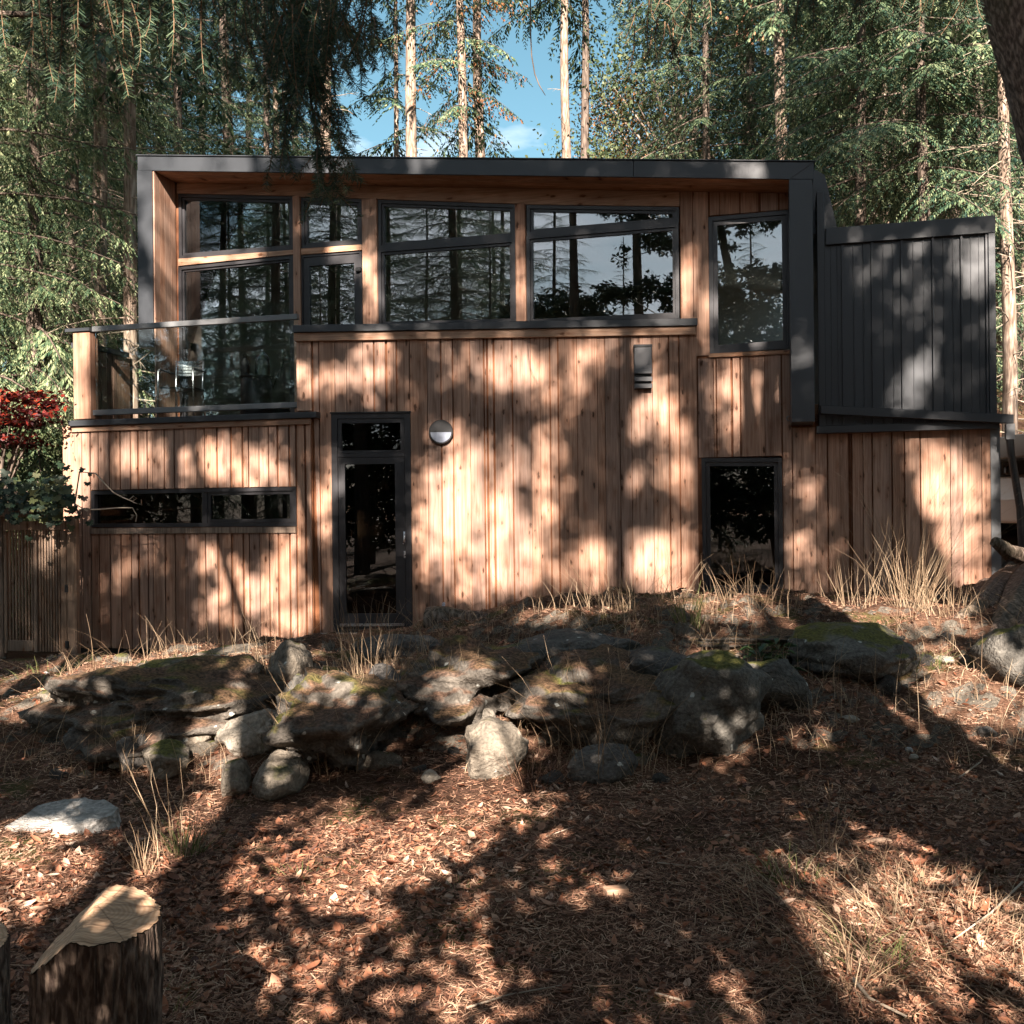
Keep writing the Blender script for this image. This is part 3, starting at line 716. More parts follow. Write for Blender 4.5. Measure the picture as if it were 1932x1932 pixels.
# lower left wall with its ribbon window
H_W3 = W3.quad((173, 926), (560, 918), (560, 993), (173, 995))
bW = bbox(H_W3)
zt3 = W3.uz(360, 797, 0.04)[1]
zb3 = W3.uz(360, 1226)[1]
wall3 = core(W3, 'wall', [q3l + 0.02, q3r], [zb3, zt3], [bW], M_CEDARB)
wpart('foundation', W3, MB().box(q3l + 0.03, q3r - 0.02, 0.04, 0.2, zlow, zb3 - 0.003), house, M_BLACK)
edges = [W3.u_of(x, 900) for x in (139, 157, 172.5, 189, 208, 230, 248, 263, 281, 290, 312, 332, 350, 373, 388, 412, 438, 460, 472, 491, 508, 526, 548, 560.5, 578, 590)]
boards(W3, wall3, 0, 1, zb3, zt3 - 0.002, [(bW[0] - 0.005, bW[1] + 0.005, bW[2] - 0.085, bW[3] + 0.004)], edges=edges, seed=3)
um = W3.u_of(386, 960)
fr3 = window(W3, H_W3, M_GLASSD, 0.05, 0, name='window', pane=False)
wpart('mullion', W3, MB().box(um - 0.035, um + 0.035, 0.0, 0.085, bW[2] + 0.051, min(H_W3[0][1], H_W3[1][1]) - 0.055), fr3, M_FRAME)
qi = inset(H_W3, 0.05)
wpart('pane', W3, MB().box(qi[0][0] + 0.0, um - 0.036, 0.055, 0.065, bW[2] + 0.045, bW[3] - 0.045), fr3, M_GLASSD)
qs = [(um + 0.037, qi[1][1] + 0.002), (qi[1][0] - 0.003, qi[1][1] + 0.002), (qi[1][0] - 0.003, qi[2][1] + 0.003), (um + 0.037, qi[2][1] + 0.003)]
qs2 = inset(qs, 0.045)
wpart('sash', W3, MB().ring(qs, qs2, 0.01, 0.08), fr3, M_FRAME)
wpart('pane', W3, MB().prism(inset(qs2, -0.006), 0.035, 0.045), fr3, M_GLASSD)
wpart('sill', W3, MB().box(bW[0] - 0.0, bW[1] + 0.0, -0.05, 0.03, bW[2] - 0.08, bW[2] - 0.006), fr3, M_GREYW)
# cap and trim of the lower wall
cl, crr = W3.u_of(129, 799, 0.09), W3.u_of(597, 786, 0.09)
wpart('cap_flashing', W3, MB().box(cl, crr, -0.10, 0.3, zcap3 - 0.035, zcap3 + 0.04), house, M_METAL, bevel=0.004)
wpart('trim_board', W3, MB().box(W3.u_of(134, 810, 0.05), W3.u_of(586, 797, 0.05), -0.06, -0.028, zt3 - 0.075, zcap3 - 0.038), house, M_CEDARX, bevel=0.003)
# middle wall
u2l, u2r = W2.u_of(560, 700), W2.u_of(1316, 800)
u2m = W2.u_of(600, 900)
zcap2 = 0.25 * (W2.uz(560, 612, 0.1)[1] + W2.uz(560, 626, 0.1)[1] + W2.uz(1310, 600, 0.1)[1] + W2.uz(1310, 617, 0.1)[1])
ztr2 = zcap2 - 0.05
H_DOOR = W2.quad((626, 781), (776, 780), (777, 1192), (630, 1194))
H_DOOR = [(H_DOOR[0][0], (H_DOOR[0][1] + H_DOOR[1][1]) / 2), (H_DOOR[1][0], (H_DOOR[0][1] + H_DOOR[1][1]) / 2), (H_DOOR[1][0], H_DOOR[2][1]), (H_DOOR[0][0], H_DOOR[2][1])]
bD = bbox(H_DOOR)
zl2 = W2.uz(580, 775)[1]
wall2 = core(W2, 'wall', [u2l + 0.01, u2r], [zlow, ztr2], [(bD[0], bD[1], bD[2], bD[3])], M_CEDARB, thick=0.13)
e2 = [560, 592, 605, 634, 656, 687, 707, 731, 751, 775, 808, 833, 857, 888, 914, 921, 933, 969, 1003, 1020, 1038, 1055, 1090, 1128, 1142, 1170, 1192, 1232, 1262, 1283, 1316]
e2 = [W2.u_of(x, 850) for x in e2]
boards(W2, wall2, 0, 1, lambda u: zl2 if u < u2m - 0.002 else zlow, ztr2 - 0.002, [(bD[0] - 0.004, bD[1] + 0.004, -9, bD[3] + 0.005)], edges=e2, seed=9)
cu0, cu1 = W2.u_of(552, 618, 0.1), W2.u_of(1316, 610, 0.1)
wpart('cap_flashing', W2, MB().box(cu0, cu1, -0.11, 0.25, zcap2 - 0.045, zcap2 + 0.045), house, M_METAL, bevel=0.004)
wpart('trim_board', W2, MB().box(cu0 + 0.006, cu1 - 0.02, -0.075, -0.03, zcap2 - 0.15, zcap2 - 0.048), house, M_CEDARX, bevel=0.003)
# entrance door with a transom light
door = wpart('door', W2, MB().ring(H_DOOR, inset(H_DOOR, (0.075, 0.06, 0.075, 0.03)), -0.035, 0.1), house, M_FRAME)
wpart('drip_flashing', W2, MB().box(bD[0] - 0.01, bD[1] + 0.01, -0.06, 0.02, bD[3] + 0.002, bD[3] + 0.02), door, M_BLACK)
zt = W2.uz(700, 861)[1]
qi = inset(H_DOOR, (0.077, 0.062, 0.077, 0.032))
qT = [qi[0], qi[1], (qi[1][0], zt + 0.045), (qi[0][0], zt + 0.045)]
qL = [(qi[0][0], zt - 0.012), (qi[1][0], zt - 0.012), qi[2], qi[3]]
wpart('transom_bar', W2, MB().box(qi[0][0], qi[1][0], -0.03, 0.09, zt - 0.010, zt + 0.043), door, M_FRAME)
qTg = inset(qT, (0.05, 0.055, 0.05, 0.03))
wpart('transom_sash', W2, MB().ring(inset(qT, 0.002), qTg, -0.018, 0.06), door, M_FRAME)
wpart('pane', W2, MB().prism(inset(qTg, -0.006), 0.01, 0.02), door, M_GLASSD)
qLg = inset(qL, (0.085, 0.085, 0.125, 0.20))
wpart('door_leaf', W2, MB().ring(inset(qL, 0.003), qLg, -0.022, 0.06), door, M_FRAME)
wpart('pane', W2, MB().prism(inset(qLg, -0.006), 0.005, 0.015), door, M_GLASSD)
hu, hz_ = W2.uz(764.5, 1008)
wpart('handle', W2, MB().box(hu - 0.018, hu + 0.018, -0.030, -0.0225, hz_ - 0.10, hz_ + 0.035).tube([(hu, -0.028, hz_), (hu, -0.07, hz_)], 0.010, 8).tube([(hu, -0.068, hz_ + 0.008), (hu - 0.004, -0.072, hz_ - 0.06), (hu - 0.012, -0.066, hz_ - 0.12)], 0.009, 8), door, M_ALU, smooth=True)
hu, hz_ = W2.uz(765, 1046)
wpart('keyhole_plate', W2, MB().box(hu - 0.017, hu + 0.017, -0.034, -0.0225, hz_ - 0.045, hz_ + 0.045), door, M_ALU, bevel=0.005)
wpart('keyhole', W2, MB().lathe([(0.009, 0.0), (0.009, 0.004)], 10, 'Y', (hu, -0.034, hz_ - 0.012)), door, M_BLACK)
kz = W2.uz(700, 1178)[1]
wpart('threshold', W2, MB().box(bD[0] + 0.09, bD[1] - 0.1, -0.07, -0.024, kz - 0.015, kz + 0.015), door, M_ALU)
# step in front of the door
s0, s1 = W2.u_of(600, 1200), W2.u_of(770, 1200)
wpart('step', W2, MB().box(s0, s1, -0.40, -0.04, zlow + 0.3, W2.uz(690, 1196, 0.2)[1]), house, M_CONC, bevel=0.02)
# round wall light
lu, lz = W2.uz(833, 816)
wl = wpart('wall_light', W2, MB().lathe([(0.152, 0.0), (0.152, 0.05), (0.146, 0.06), (0.13, 0.06), (0.13, 0.05)], 40, 'Y', (0, 0, 0)), house, M_BLACK, lu, 0.028, lz)
def halfdisc(r, lo, n=28):
    pts = [(r * math.cos(a), r * math.sin(a)) for a in np.linspace(lo, lo + math.pi, n)]
    return pts
wpart('light_shade', W2, MB().prism(halfdisc(0.135, 0.0), -0.060, 0.0), wl, M_BLACK, lu, 0.028, lz)
wpart('light_diffuser', W2, MB().prism(halfdisc(0.131, math.pi), -0.055, 0.0), wl, M_LAMPW, lu, 0.028, lz)
# vent hood
vu0, vz1 = W2.uz(1195, 653); vu1, vz0 = W2.uz(1229, 738)
vh = (vz1 - vz0)
M_VENT = mat_plain('vent_metal', (0.10, 0.10, 0.105), 0.45, 0, 0.1, 6)
ven = wpart('vent_hood', W2, MB().box(vu0, vu1, -0.115, -0.028, vz0 + 0.36 * vh, vz1 - 0.03), house, M_VENT, bevel=0.006)
wpart('vent_cap', W2, MB().box(vu0 - 0.006, vu1 + 0.006, -0.125, -0.026, vz1 - 0.029, vz1), ven, M_BLACK)
wpart('vent_louvre', W2, MB().box(vu0 + 0.004, vu1 - 0.004, -0.06, -0.026, vz0 + 0.02, vz0 + 0.355 * vh), ven, M_BLACK)
for f in (0.05, 0.20): wpart('louvre_blade', W2, MB().box(vu0, vu1, -0.118, -0.061, vz0 + f * vh, vz0 + (f + 0.09) * vh), ven, M_VENT)
# small overflow pipe near the ground
tu, tz = W2.uz(838, 1146)
wpart('overflow_pipe', W2, MB().tube([(tu, -0.02, tz + 0.05), (tu, -0.06, tz + 0.05), (tu, -0.065, tz - 0.06)], 0.02, 10), house, M_LAMPW)
hk = W1.uz(1489, 790)
wpart('hook', W1, MB().tube([(hk[0] + 0.03 * math.cos(a), -0.04, hk[1] + 0.03 * math.sin(a)) for a in np.linspace(0, 6.0, 12)], 0.006, 6), house, M_GALV)
# dark metal clad box on the right
c0 = W1.u_of(1543, 600, COFF)
zbA, zbB = W1.uz(1545, 802, COFF)[1], W1.uz(1880, 796, COFF)[1]
zcb = (zbA + zbB) / 2
ztA, ztB = W1.uz(1557, 448, COFF)[1], W1.uz(1879, 423, COFF)[1]
ztA, ztB = W1.uz(1557, 432, COFF)[1], W1.uz(1879, 407, COFF)[1]
def ctop(u): return ztA + (ztB - ztA) * (u - c0) / (uC1 - c0)
bandh = ztA - W1.uz(1557, 463, COFF)[1]
box = wpart('metal_box', W1, MB().prism([(c0, zcb - 0.05), (uC1, zcb - 0.05), (uC1, ctop(uC1) - 0.01), (c0, ctop(c0) - 0.01)], -COFF + 0.03, 4.5), house, M_METAL)
box['label'] = 'dark ribbed metal clad box at the end of the house'
u_s = [W1.u_of(x, 620, COFF) for x in (1557, 1593, 1649, 1705, 1764, 1818, 1865)]
for a, c in zip(u_s[:-1], u_s[1:]):
    mb = MB(); w_ = c - a
    prof = [(0, 0.0), (w_ * 0.31, 0.0), (w_ * 0.32, 0.010), (w_ * 0.345, 0.010), (w_ * 0.355, 0.0), (w_ * 0.64, 0.0), (w_ * 0.65, 0.010), (w_ * 0.675, 0.010), (w_ * 0.685, 0.0), (w_ - 0.026, 0.0), (w_ - 0.024, 0.034), (w_ - 0.003, 0.034), (w_ - 0.002, 0.0)]
    V = []; F = []
    for i, (x, h) in enumerate(prof):
        V += [(x, -h, 0), (x, -h, ctop(a + x) - bandh - zcb - 0.001)]
    F = [(2 * i, 2 * i + 2, 2 * i + 3, 2 * i + 1) for i in range(len(prof) - 1)]
    mb.add(V, F)
    wpart('metal_panel', W1, mb, box, M_METAL, a, COFF - 0.028, zcb)
wpart('top_flashing', W1, MB().prism([(c0 + 0.10, ctop(c0 + .1) - bandh), (uC1, ctop(uC1) - bandh), (uC1, ctop(uC1)), (c0 + 0.10, ctop(c0 + .1))], -COFF - 0.03, -COFF + 0.5), box, M_METAL, bevel=0.004)
wpart('corner_flashing', W1, MB().box(c0, u_s[0] - 0.002, -COFF - 0.028, -COFF + 0.3, zcb - 0.04, W1.uz(1550, 362, COFF)[1]), box, M_METAL, bevel=0.004)
wpart('corner_flashing', W1, MB().box(u_s[-1] + 0.002, uC1 - 0.003, -COFF - 0.026, -COFF + 0.3, zcb - 0.04, ctop(u_s[-1]) - bandh - 0.003), box, M_METAL, bevel=0.004)
wpart('base_flashing', W1, MB().box(c0 - 0.03, uC1 + 0.02, -COFF - 0.045, -COFF + 0.1, zcb - 0.09, zcb + 0.0), box, M_METAL, bevel=0.004)
# lean-to roof behind the box
sp = [W1.uz(*p, -0.3) for p in ((1530, 316), (1556, 330), (1582, 441), (1530, 441))]
wpart('side_roof', W1, MB().prism(sp, 0.3, 5.0), house, M_METAL)
# gutter and downpipe
ga, gb = W1.uz(1548, 773, 0.22), W1.uz(1911, 791, 0.22)
gut = wpart('gutter', W1, MB().prism([(ga[0], ga[1] - 0.05), (gb[0], gb[1] - 0.05), (gb[0], gb[1] + 0.05), (ga[0], ga[1] + 0.05)], -0.27, -0.165), house, M_METAL, bevel=0.004)
da, db = W1.uz(1905, 791, 0.22), W1.uz(1905, 829, 0.22)
wpart('downpipe', W1, MB().box(da[0] - 0.045, da[0] + 0.045, -0.262, -0.172, db[1], da[1] - 0.052), gut, M_GALV)
dc = W1.uz(1925, 960, 0.22)
wpart('drain_pipe', W1, MB().tube([(da[0], -0.217, db[1] + 0.02), (da[0] + 0.01, -0.217, db[1] - 0.15), (dc[0], -0.217, dc[1]), (dc[0] + 0.03, -0.217, dc[1] - 1.0)], 0.042, 12), gut, M_BLACK)
# rest of the shell: back wall, right wall, floors, ceiling, partition
uRR = uRT + 0.09
bwin = [W1.uz(x, y, -5.6) for x, y in ((452, 585), (512, 585), (512, 745), (452, 745))]
bw = (bwin[0][0], bwin[1][0], bwin[2][1], bwin[0][1])
core(W1, 'back_wall', [uL0 + 0.05, uRR], [zlow, 9], [bw], M_WHITE, thick=0.15, back=5.6, top=lambda u: roof_u(u) + 0.01)
wpart('right_wall', W1, MB().box(uRR - 0.12, uRR - 0.005, 0.16, 5.75, zlow, zcb), house, M_CEDARB)
wpart('left_inner_wall', W1, MB().prism([(uL0 + 0.06, zfloor), (uL1 - 0.06, zfloor), (uL1 - 0.06, roof_u(uL1) + 0.01), (uL0 + 0.06, roof_u(uL1) + 0.01)], 0.21, 5.6), house, M_WHITE)
wpart('upper_floor', W1, MB().box(uL0 + 0.06, uRR - 0.2, 0.0, 5.6, zfloor - 0.2, zfloor + 0.01), house, M_OAK)
wpart('ceiling', W1, MB().prism([(uL1 - 0.1, roof_u(uL1 - .1) + 0.005), (uR0, roof_u(uR0) + 0.005), (uR0, roof_u(uR0) + 0.015), (uL1 - 0.1, roof_u(uL1 - .1) + 0.015)], 0.05, 5.6), house, M_WHITE)
up = W1.u_of(1310, 500, -2)
wpart('partition', W1, MB().prism([(up, zfloor), (up + 0.1, zfloor), (up + 0.1, roof_u(up + .1)), (up, roof_u(up))], 0.2, 5.6), house, mat_plain('dim_partition', (0.35, 0.36, 0.33), 0.8))
wpart('lower_floor', W1, MB().box(q3l - 1, uRR - 0.2, -dB + 0.1, 5.6, zlow, zlow + 0.25), house, M_CONC)
# furniture behind the upper windows (dark table edge and cupboard seen low in the glass)
sof = empty('side_cabinet', W1.to(W1.u_of(840, 600, -1.6), -1.6, zfloor), 'dark low cabinet seen behind the wide upper window', 'cabinet')
Mc = W1.M @ Matrix.Translation((W1.u_of(840, 600, -1.6), 1.6, zfloor))
link('carcass', MB().box(-0.85, 0.85, -0.25, 0.25, 0.08, 1.22).mesh('carcass', M_BLACK), sof, Mc)
link('cabinet_top', MB().box(-0.9, 0.9, -0.28, 0.28, 1.223, 1.27).mesh('cabinet_top', M_FRAME), sof, Mc)
# balcony furniture
def wplace(px, off, z): u = W1.u_of(px, 750, off); return W1.to(u, off, z), W1.M @ Matrix.Translation((u, -off, z))
loc, Mx = wplace(345, 0.62, zfloor + 0.002)
ch = empty('balcony_chair', loc, 'aluminium armchair with slatted back and black seat on the balcony', 'chair')
Mx = Mx @ Matrix.Rotation(R(8), 4, 'Z')
for sx in (-1, 1):
    link('leg', MB().tube([(sx * 0.25, -0.23, 0), (sx * 0.24, -0.22, 0.66), (sx * 0.235, -0.19, 0.69)], 0.012, 8).mesh('leg', M_ALU, True), ch, Mx)
    link('leg', MB().tube([(sx * 0.21, 0.26, 0), (sx * 0.19, 0.20, 0.45), (sx * 0.19, 0.24, 0.86)], 0.012, 8).mesh('leg', M_ALU, True), ch, Mx)
    link('armrest', MB().box(sx * 0.235 - 0.02, sx * 0.235 + 0.02, -0.2, 0.2, 0.68, 0.70).mesh('armrest', M_BLACK, bevel=0.004), ch, Mx)
link('seat', MB().prism([(-0.215, 0.43), (0.215, 0.43), (0.215, 0.455), (0.12, 0.445), (-0.12, 0.445), (-0.215, 0.455)], -0.22, 0.2).mesh('seat', M_BLACK), ch, Mx)
for k in range(5): link('back_slat', MB().add(*[[(x, 0.24 - 0.05 * (1 - (x / 0.17) ** 2) * -1 + dy, 0.66 + k * 0.043 + dz) for x in np.linspace(-0.17, 0.17, 7) for dy, dz in ((0, 0), (0, 0.032))], [(2 * i, 2 * i + 2, 2 * i + 3, 2 * i + 1) for i in range(6)]]).mesh('back_slat', M_ALU), ch, Mx)
loc, Mx = wplace(484, 0.35, zfloor + 0.002)
tb = empty('drum_table', loc, 'black drum side table on the balcony under the bottles', 'side table')
zt_ = W1.uz(484, 711, 0.35)[1] - zfloor
link('drum', MB().lathe([(0.2, 0.0), (0.21, 0.02), (0.21, zt_ - 0.03), (0.2, zt_ - 0.02)], 28).mesh('drum', M_BLACK, True), tb, Mx)
link('table_top', MB().lathe([(0.225, zt_ - 0.018), (0.225, zt_)], 28).mesh('table_top', M_BLACK), tb, Mx)
loc, Mx = wplace(463, 0.40, zfloor + zt_ + 0.004)
ln = empty('lantern', loc, 'black lantern with pointed top standing on the drum table', 'lantern')
link('lantern_body', MB().lathe([(0.075, 0), (0.075, 0.02), (0.06, 0.03), (0.062, 0.16), (0.03, 0.24), (0.01, 0.25)], 8).mesh('lantern_body', M_BLACK), ln, Mx)
link('lantern_ring', MB().tube([(0.03 * math.cos(a), 0, 0.275 + 0.03 * math.sin(a)) for a in np.linspace(0, 6.2, 12)], 0.005, 6).mesh('lantern_ring', M_BLACK), ln, Mx)
loc, Mx = wplace(496, 0.36, zfloor + zt_ + 0.004)
bt = empty('glass_bottle', loc, 'clear domed glass jar standing beside the black lantern', 'jar')
link('jar', MB().lathe([(0.095, 0), (0.1, 0.02), (0.1, 0.19), (0.085, 0.26), (0.04, 0.31), (0.012, 0.325)], 20).mesh('jar', M_CLOCHE, True), bt, Mx)
link('jar_knob', MB().lathe([(0.012, 0.326), (0.02, 0.335), (0.02, 0.35), (0.008, 0.36)], 10).mesh('jar_knob', M_ALU, True), bt, Mx)
loc, Mx = wplace(540, -0.9, zfloor + 0.012)
lp = empty('floor_lamp', loc, 'grey reading lamp on a thin bent arm inside the balcony window', 'lamp')
za = W1.uz(540, 675, -0.9)[1] - zfloor
link('lamp_arm', MB().tube([(-0.25, 0, 0.02), (-0.24, 0, za - 0.5), (0.0, 0, za)], 0.01, 8).mesh('lamp_arm', M_BLACK), lp, Mx)
link('lamp_base', MB().lathe([(0.14, 0), (0.14, 0.02), (0.02, 0.03)], 20, 'Z', (-0.25, 0, 0)).mesh('lamp_base', M_BLACK), lp, Mx)
link('lamp_shade', MB().lathe([(0.085, za - 0.06), (0.075, za), (0.04, za + 0.06), (0.015, za + 0.08)], 16, 'Z', (0.03, 0, 0)).mesh('lamp_shade', M_ALU, True), lp, Mx)
# small camera-like lamp fixed to the window post is part of the house
cu, cz = W1.uz(350, 651, 0.08)
wpart('porch_lamp', W1, MB().box(cu - 0.035, cu + 0.035, -0.12, -0.03, cz - 0.05, cz + 0.06).tube([(cu, -0.07, cz - 0.05), (cu + 0.03, -0.09, cz - 0.13)], 0.02, 8), house, M_BLACK, bevel=0.004)
# ---------------------------------------------------------------- trees
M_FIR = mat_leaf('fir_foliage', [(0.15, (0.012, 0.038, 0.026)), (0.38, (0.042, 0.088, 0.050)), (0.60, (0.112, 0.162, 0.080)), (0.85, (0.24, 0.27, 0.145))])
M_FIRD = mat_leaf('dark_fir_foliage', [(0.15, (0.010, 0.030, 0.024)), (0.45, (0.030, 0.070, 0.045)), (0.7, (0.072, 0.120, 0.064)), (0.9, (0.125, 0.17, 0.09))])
M_YEL = mat_leaf('sunny_hemlock_foliage', [(0.15, (0.03, 0.070, 0.035)), (0.42, (0.105, 0.155, 0.075)), (0.66, (0.235, 0.28, 0.14)), (0.9, (0.38, 0.39, 0.22))])
M_CONE = mat_leaf('ripe_cones', [(0.2, (0.16, 0.06, 0.025)), (0.8, (0.36, 0.17, 0.07))], trans=0.1)
M_DEAD = mat_plain('dead_twigs', (0.36, 0.29, 0.22), 0.9, 0, 0.25, 4)
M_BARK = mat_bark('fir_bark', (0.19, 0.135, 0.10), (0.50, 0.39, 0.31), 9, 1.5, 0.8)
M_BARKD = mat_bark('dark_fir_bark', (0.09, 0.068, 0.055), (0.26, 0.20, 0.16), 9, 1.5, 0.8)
M_BARKN = mat_bark('near_bark', (0.10, 0.072, 0.058), (0.34, 0.255, 0.205), 13, 4.0, 1.0, moss=0.3)

def limb(rr, ntw=22, hang=0.25, spray=0.07, droop=0.22, rise=0.06, tl=0.42, dens=1.5, width=0.36):
    """sprays of one unit-length bough: n x 4 x 3, and its axis"""
    Q = []
    ax = lambda x: np.array([x, 0.0, rise * x - droop * x * x])
    for i in range(ntw + 1):
        x = 0.10 + 0.90 * (i / ntw) ** 0.9
        sd = 1 if i % 2 else -1
        tip = i == ntw
        l = 0.16 if tip else tl * max(1.06 - x, 0.08) ** 0.75 * rr.uniform(0.65, 1.15) + 0.05
        a = 0 if tip else R(rr.uniform(38, 68))
        d = np.array([math.cos(a), sd * math.sin(a), -hang * rr.uniform(0.2, 1.3)]); d /= np.linalg.norm(d)
        sdv = np.cross(d, [0, 0, 1.0]); sdv /= np.linalg.norm(sdv) + 1e-9
        n = int(l / spray * dens) + 2
        for j in range(n):
            t = (j + 0.4) / n
            p = ax(x) + d * l * t + np.array([0, 0, -hang * 0.6 * l * t * t])
            for s in (-1, 1):
                v = d * 0.75 + sdv * s * rr.uniform(0.35, 0.8) + np.array([0, 0, rr.uniform(-0.35, 0.15) - hang * 0.5])
                v /= np.linalg.norm(v); ln = spray * rr.uniform(0.75, 1.5) * (1.1 - 0.5 * t)
                w = np.cross(v, [rr.uniform(-.5, .5), rr.uniform(-.5, .5), 1.0]); w /= np.linalg.norm(w) + 1e-9; w *= ln * width * 0.5
                Q.append([p, p + v * ln * 0.5 + w, p + v * ln, p + v * ln * 0.45 - w])
    return np.array(Q), np.array([ax(t) for t in np.linspace(0, 0.95, 5)])

def rotm(az, pitch):
    ca, sa, cp, sp_ = math.cos(az), math.sin(az), math.cos(pitch), math.sin(pitch)
    return np.array([[ca, -sa, 0], [sa, ca, 0], [0, 0, 1]]) @ np.array([[cp, 0, -sp_], [0, 1, 0], [sp_, 0, cp]])
def conifer(seed, H, d0, c0, nl, Lf, pitch=(-.1, .25), lk={}, stubs=0, cone=0.0, lean=0.0, mats=None, nvar=5, tipclear=0.02):
    """(trunk mesh, foliage mesh) of one conifer, base at the origin"""
    rr = random.Random(seed); mats = mats or (M_BARK, M_FIR)
    var = [limb(rr, **lk) for _ in range(nvar)]
    zz_ = np.linspace(-0.3, H, 26)
    wob = [0.12 * noise.noise(Vector((z * 0.16, seed * 3.1, 0))) + lean * z / H for z in zz_]
    woy = [0.12 * noise.noise(Vector((z * 0.16, seed * 3.1, 9))) for z in zz_]
    cx = lambda z: (np.interp(z, zz_, wob), np.interp(z, zz_, woy))
    rad = lambda z: max(d0 / 2 * (1 - 0.86 * max(z, 0) / H) * (1 + 0.45 * math.exp(-max(z, 0) / 0.5)), 0.012)
    TV, TF = tube(np.stack([wob, woy, zz_], -1), [rad(z) for z in zz_], 12)
    TV = [TV]; TF = [TF]; nb = len(TV[0]); TM = [np.zeros(len(TF[0]), int)]
    FQ = []; FM = []
    def wood(P, r0, mi, sides=4):
        nonlocal nb
        v, f = tube(P, np.linspace(r0, r0 * 0.25, len(P)), sides); TV.append(v); TF.append(f + nb); TM.append(np.full(len(f), mi)); nb += len(v)
    for i in range(nl):
        t = (i + rr.random()) / nl
        z = c0 + (H * (1 - tipclear) - c0) * t ** 0.92
        Ln = Lf(t) * rr.uniform(0.62, 1.15)
        Q, axp = rr.choice(var)
        az = i * 2.399 + rr.uniform(-.7, .7)
        M3 = rotm(az, pitch[0] + (pitch[1] - pitch[0]) * t + rr.uniform(-.18, .18))
        x0, y0 = cx(z); b0 = np.array([x0, y0, z])
        q = (Q.reshape(-1, 3) * Ln) @ M3.T + b0
        q = q.reshape(-1, 4, 3)
        if cone:
            mi = np.zeros(len(q), int)
            k = int(len(q) * cone * rr.uniform(0.2, 1.8)); pick = np.array(rr.sample(range(len(q)), min(k, len(q))), int) if k else np.array([], int)
            mi[pick] = 1
            if len(pick):
                c = q[pick].mean(1); ln = 0.085
                dn = np.array([0, 0, -ln]); w = np.array([0.032, 0, 0]) if i % 2 else np.array([0, 0.032, 0])
                q[pick] = np.stack([c, c + dn * .5 + w, c + dn, c + dn * .5 - w], 1)
            FM.append(mi)
        FQ.append(q)
        wood((axp * Ln) @ M3.T + b0, 0.010 + 0.005 * Ln, 2)
    for i in range(stubs):
        z = rr.uniform(c0 * 0.12, c0 * 1.05); x0, y0 = cx(z); az = rr.uniform(0, 6.28); Ln = rr.uniform(0.3, 1.6)
        p = [np.array([x0, y0, z])]
        d = np.array([math.cos(az), math.sin(az), rr.uniform(-.35, .25)])
        for k in range(4): d = d + np.array([rr.uniform(-.2, .2), rr.uniform(-.2, .2), rr.uniform(-.22, .12)]); p.append(p[-1] + d * Ln / 4)
        wood(np.array(p), 0.016, 1, 4)
        for s_ in range(3):
            k = rr.randint(1, 3); dd = d * 0.5 + np.array([rr.uniform(-.8, .8), rr.uniform(-.8, .8), rr.uniform(-.6, .3)])
            wood(np.array([p[k], p[k] + dd * Ln * 0.3]), 0.008, 1, 3)
    tm = npmesh('trunk', np.concatenate(TV), [np.concatenate(TF)], [mats[0], M_DEAD, M_BARKD], np.concatenate(TM), smooth=True)
    FQ = np.concatenate(FQ)
    fm = npmesh('foliage', FQ.reshape(-1, 3), [np.arange(len(FQ) * 4).reshape(-1, 4)], [mats[1], M_CONE], np.concatenate(FM) if cone else None)
    return tm, fm
def broad(seed, H, d0, c0, Rx, n, leaf, mats, nclump=60, stems=1):
    """leafy tree: branches that end in clumps of small leaves"""
    rr = random.Random(seed)
    TV, TF = tube(np.array([(0.15 * noise.noise(Vector((z, seed, 0))), 0.1 * noise.noise(Vector((z, seed, 5))), z) for z in np.linspace(-0.2, H * 0.8, 9)]), np.linspace(d0 / 2, d0 / 8, 9), 8)
    TVs = [TV]; TFs = [TF]; nb = len(TV); FQ = []
    for c in range(nclump):
        u = rr.random(); az = rr.uniform(0, 6.283); z = c0 + (H - c0) * u
        r = Rx * math.sqrt(max(1 - (2 * u - 0.85) ** 2 / 1.4, 0.03)) * rr.uniform(0.35, 1.0)
        P = np.array([r * math.cos(az), r * math.sin(az), z])
        if rr.random() < 0.6:
            v, f = tube(np.array([[0, 0, max(z * 0.55, 0.1)], P * [0.5, 0.5, 0] + [0, 0, z * 0.85], P]), [d0 * 0.2, d0 * 0.1, 0.005], 4); TVs.append(v); TFs.append(f + nb); nb += len(v)
        m = n // nclump
        s_ = Rx * 0.20 * rr.uniform(0.6, 1.2)
        g = rng.normal(size=(m, 3)) * [s_, s_, s_ * 0.6] + P
        d = rng.normal(size=(m, 3)) + [0, 0, -0.4]; d /= np.linalg.norm(d, axis=1, keepdims=True)
        w = np.cross(d, rng.normal(size=(m, 3))); w /= np.linalg.norm(w, axis=1, keepdims=True)
        ln = leaf * rng.uniform(0.6, 1.3, (m, 1))
        FQ.append(np.stack([g, g + d * ln * .5 + w * ln * .3, g + d * ln, g + d * ln * .5 - w * ln * .3], 1))
    FQ = np.concatenate(FQ)
    tm = npmesh('trunk', np.concatenate(TVs), [np.concatenate(TFs)], [mats[0]], smooth=True)
    return tm, npmesh('foliage', FQ.reshape(-1, 3), [np.arange(len(FQ) * 4).reshape(-1, 4)], [mats[1]])

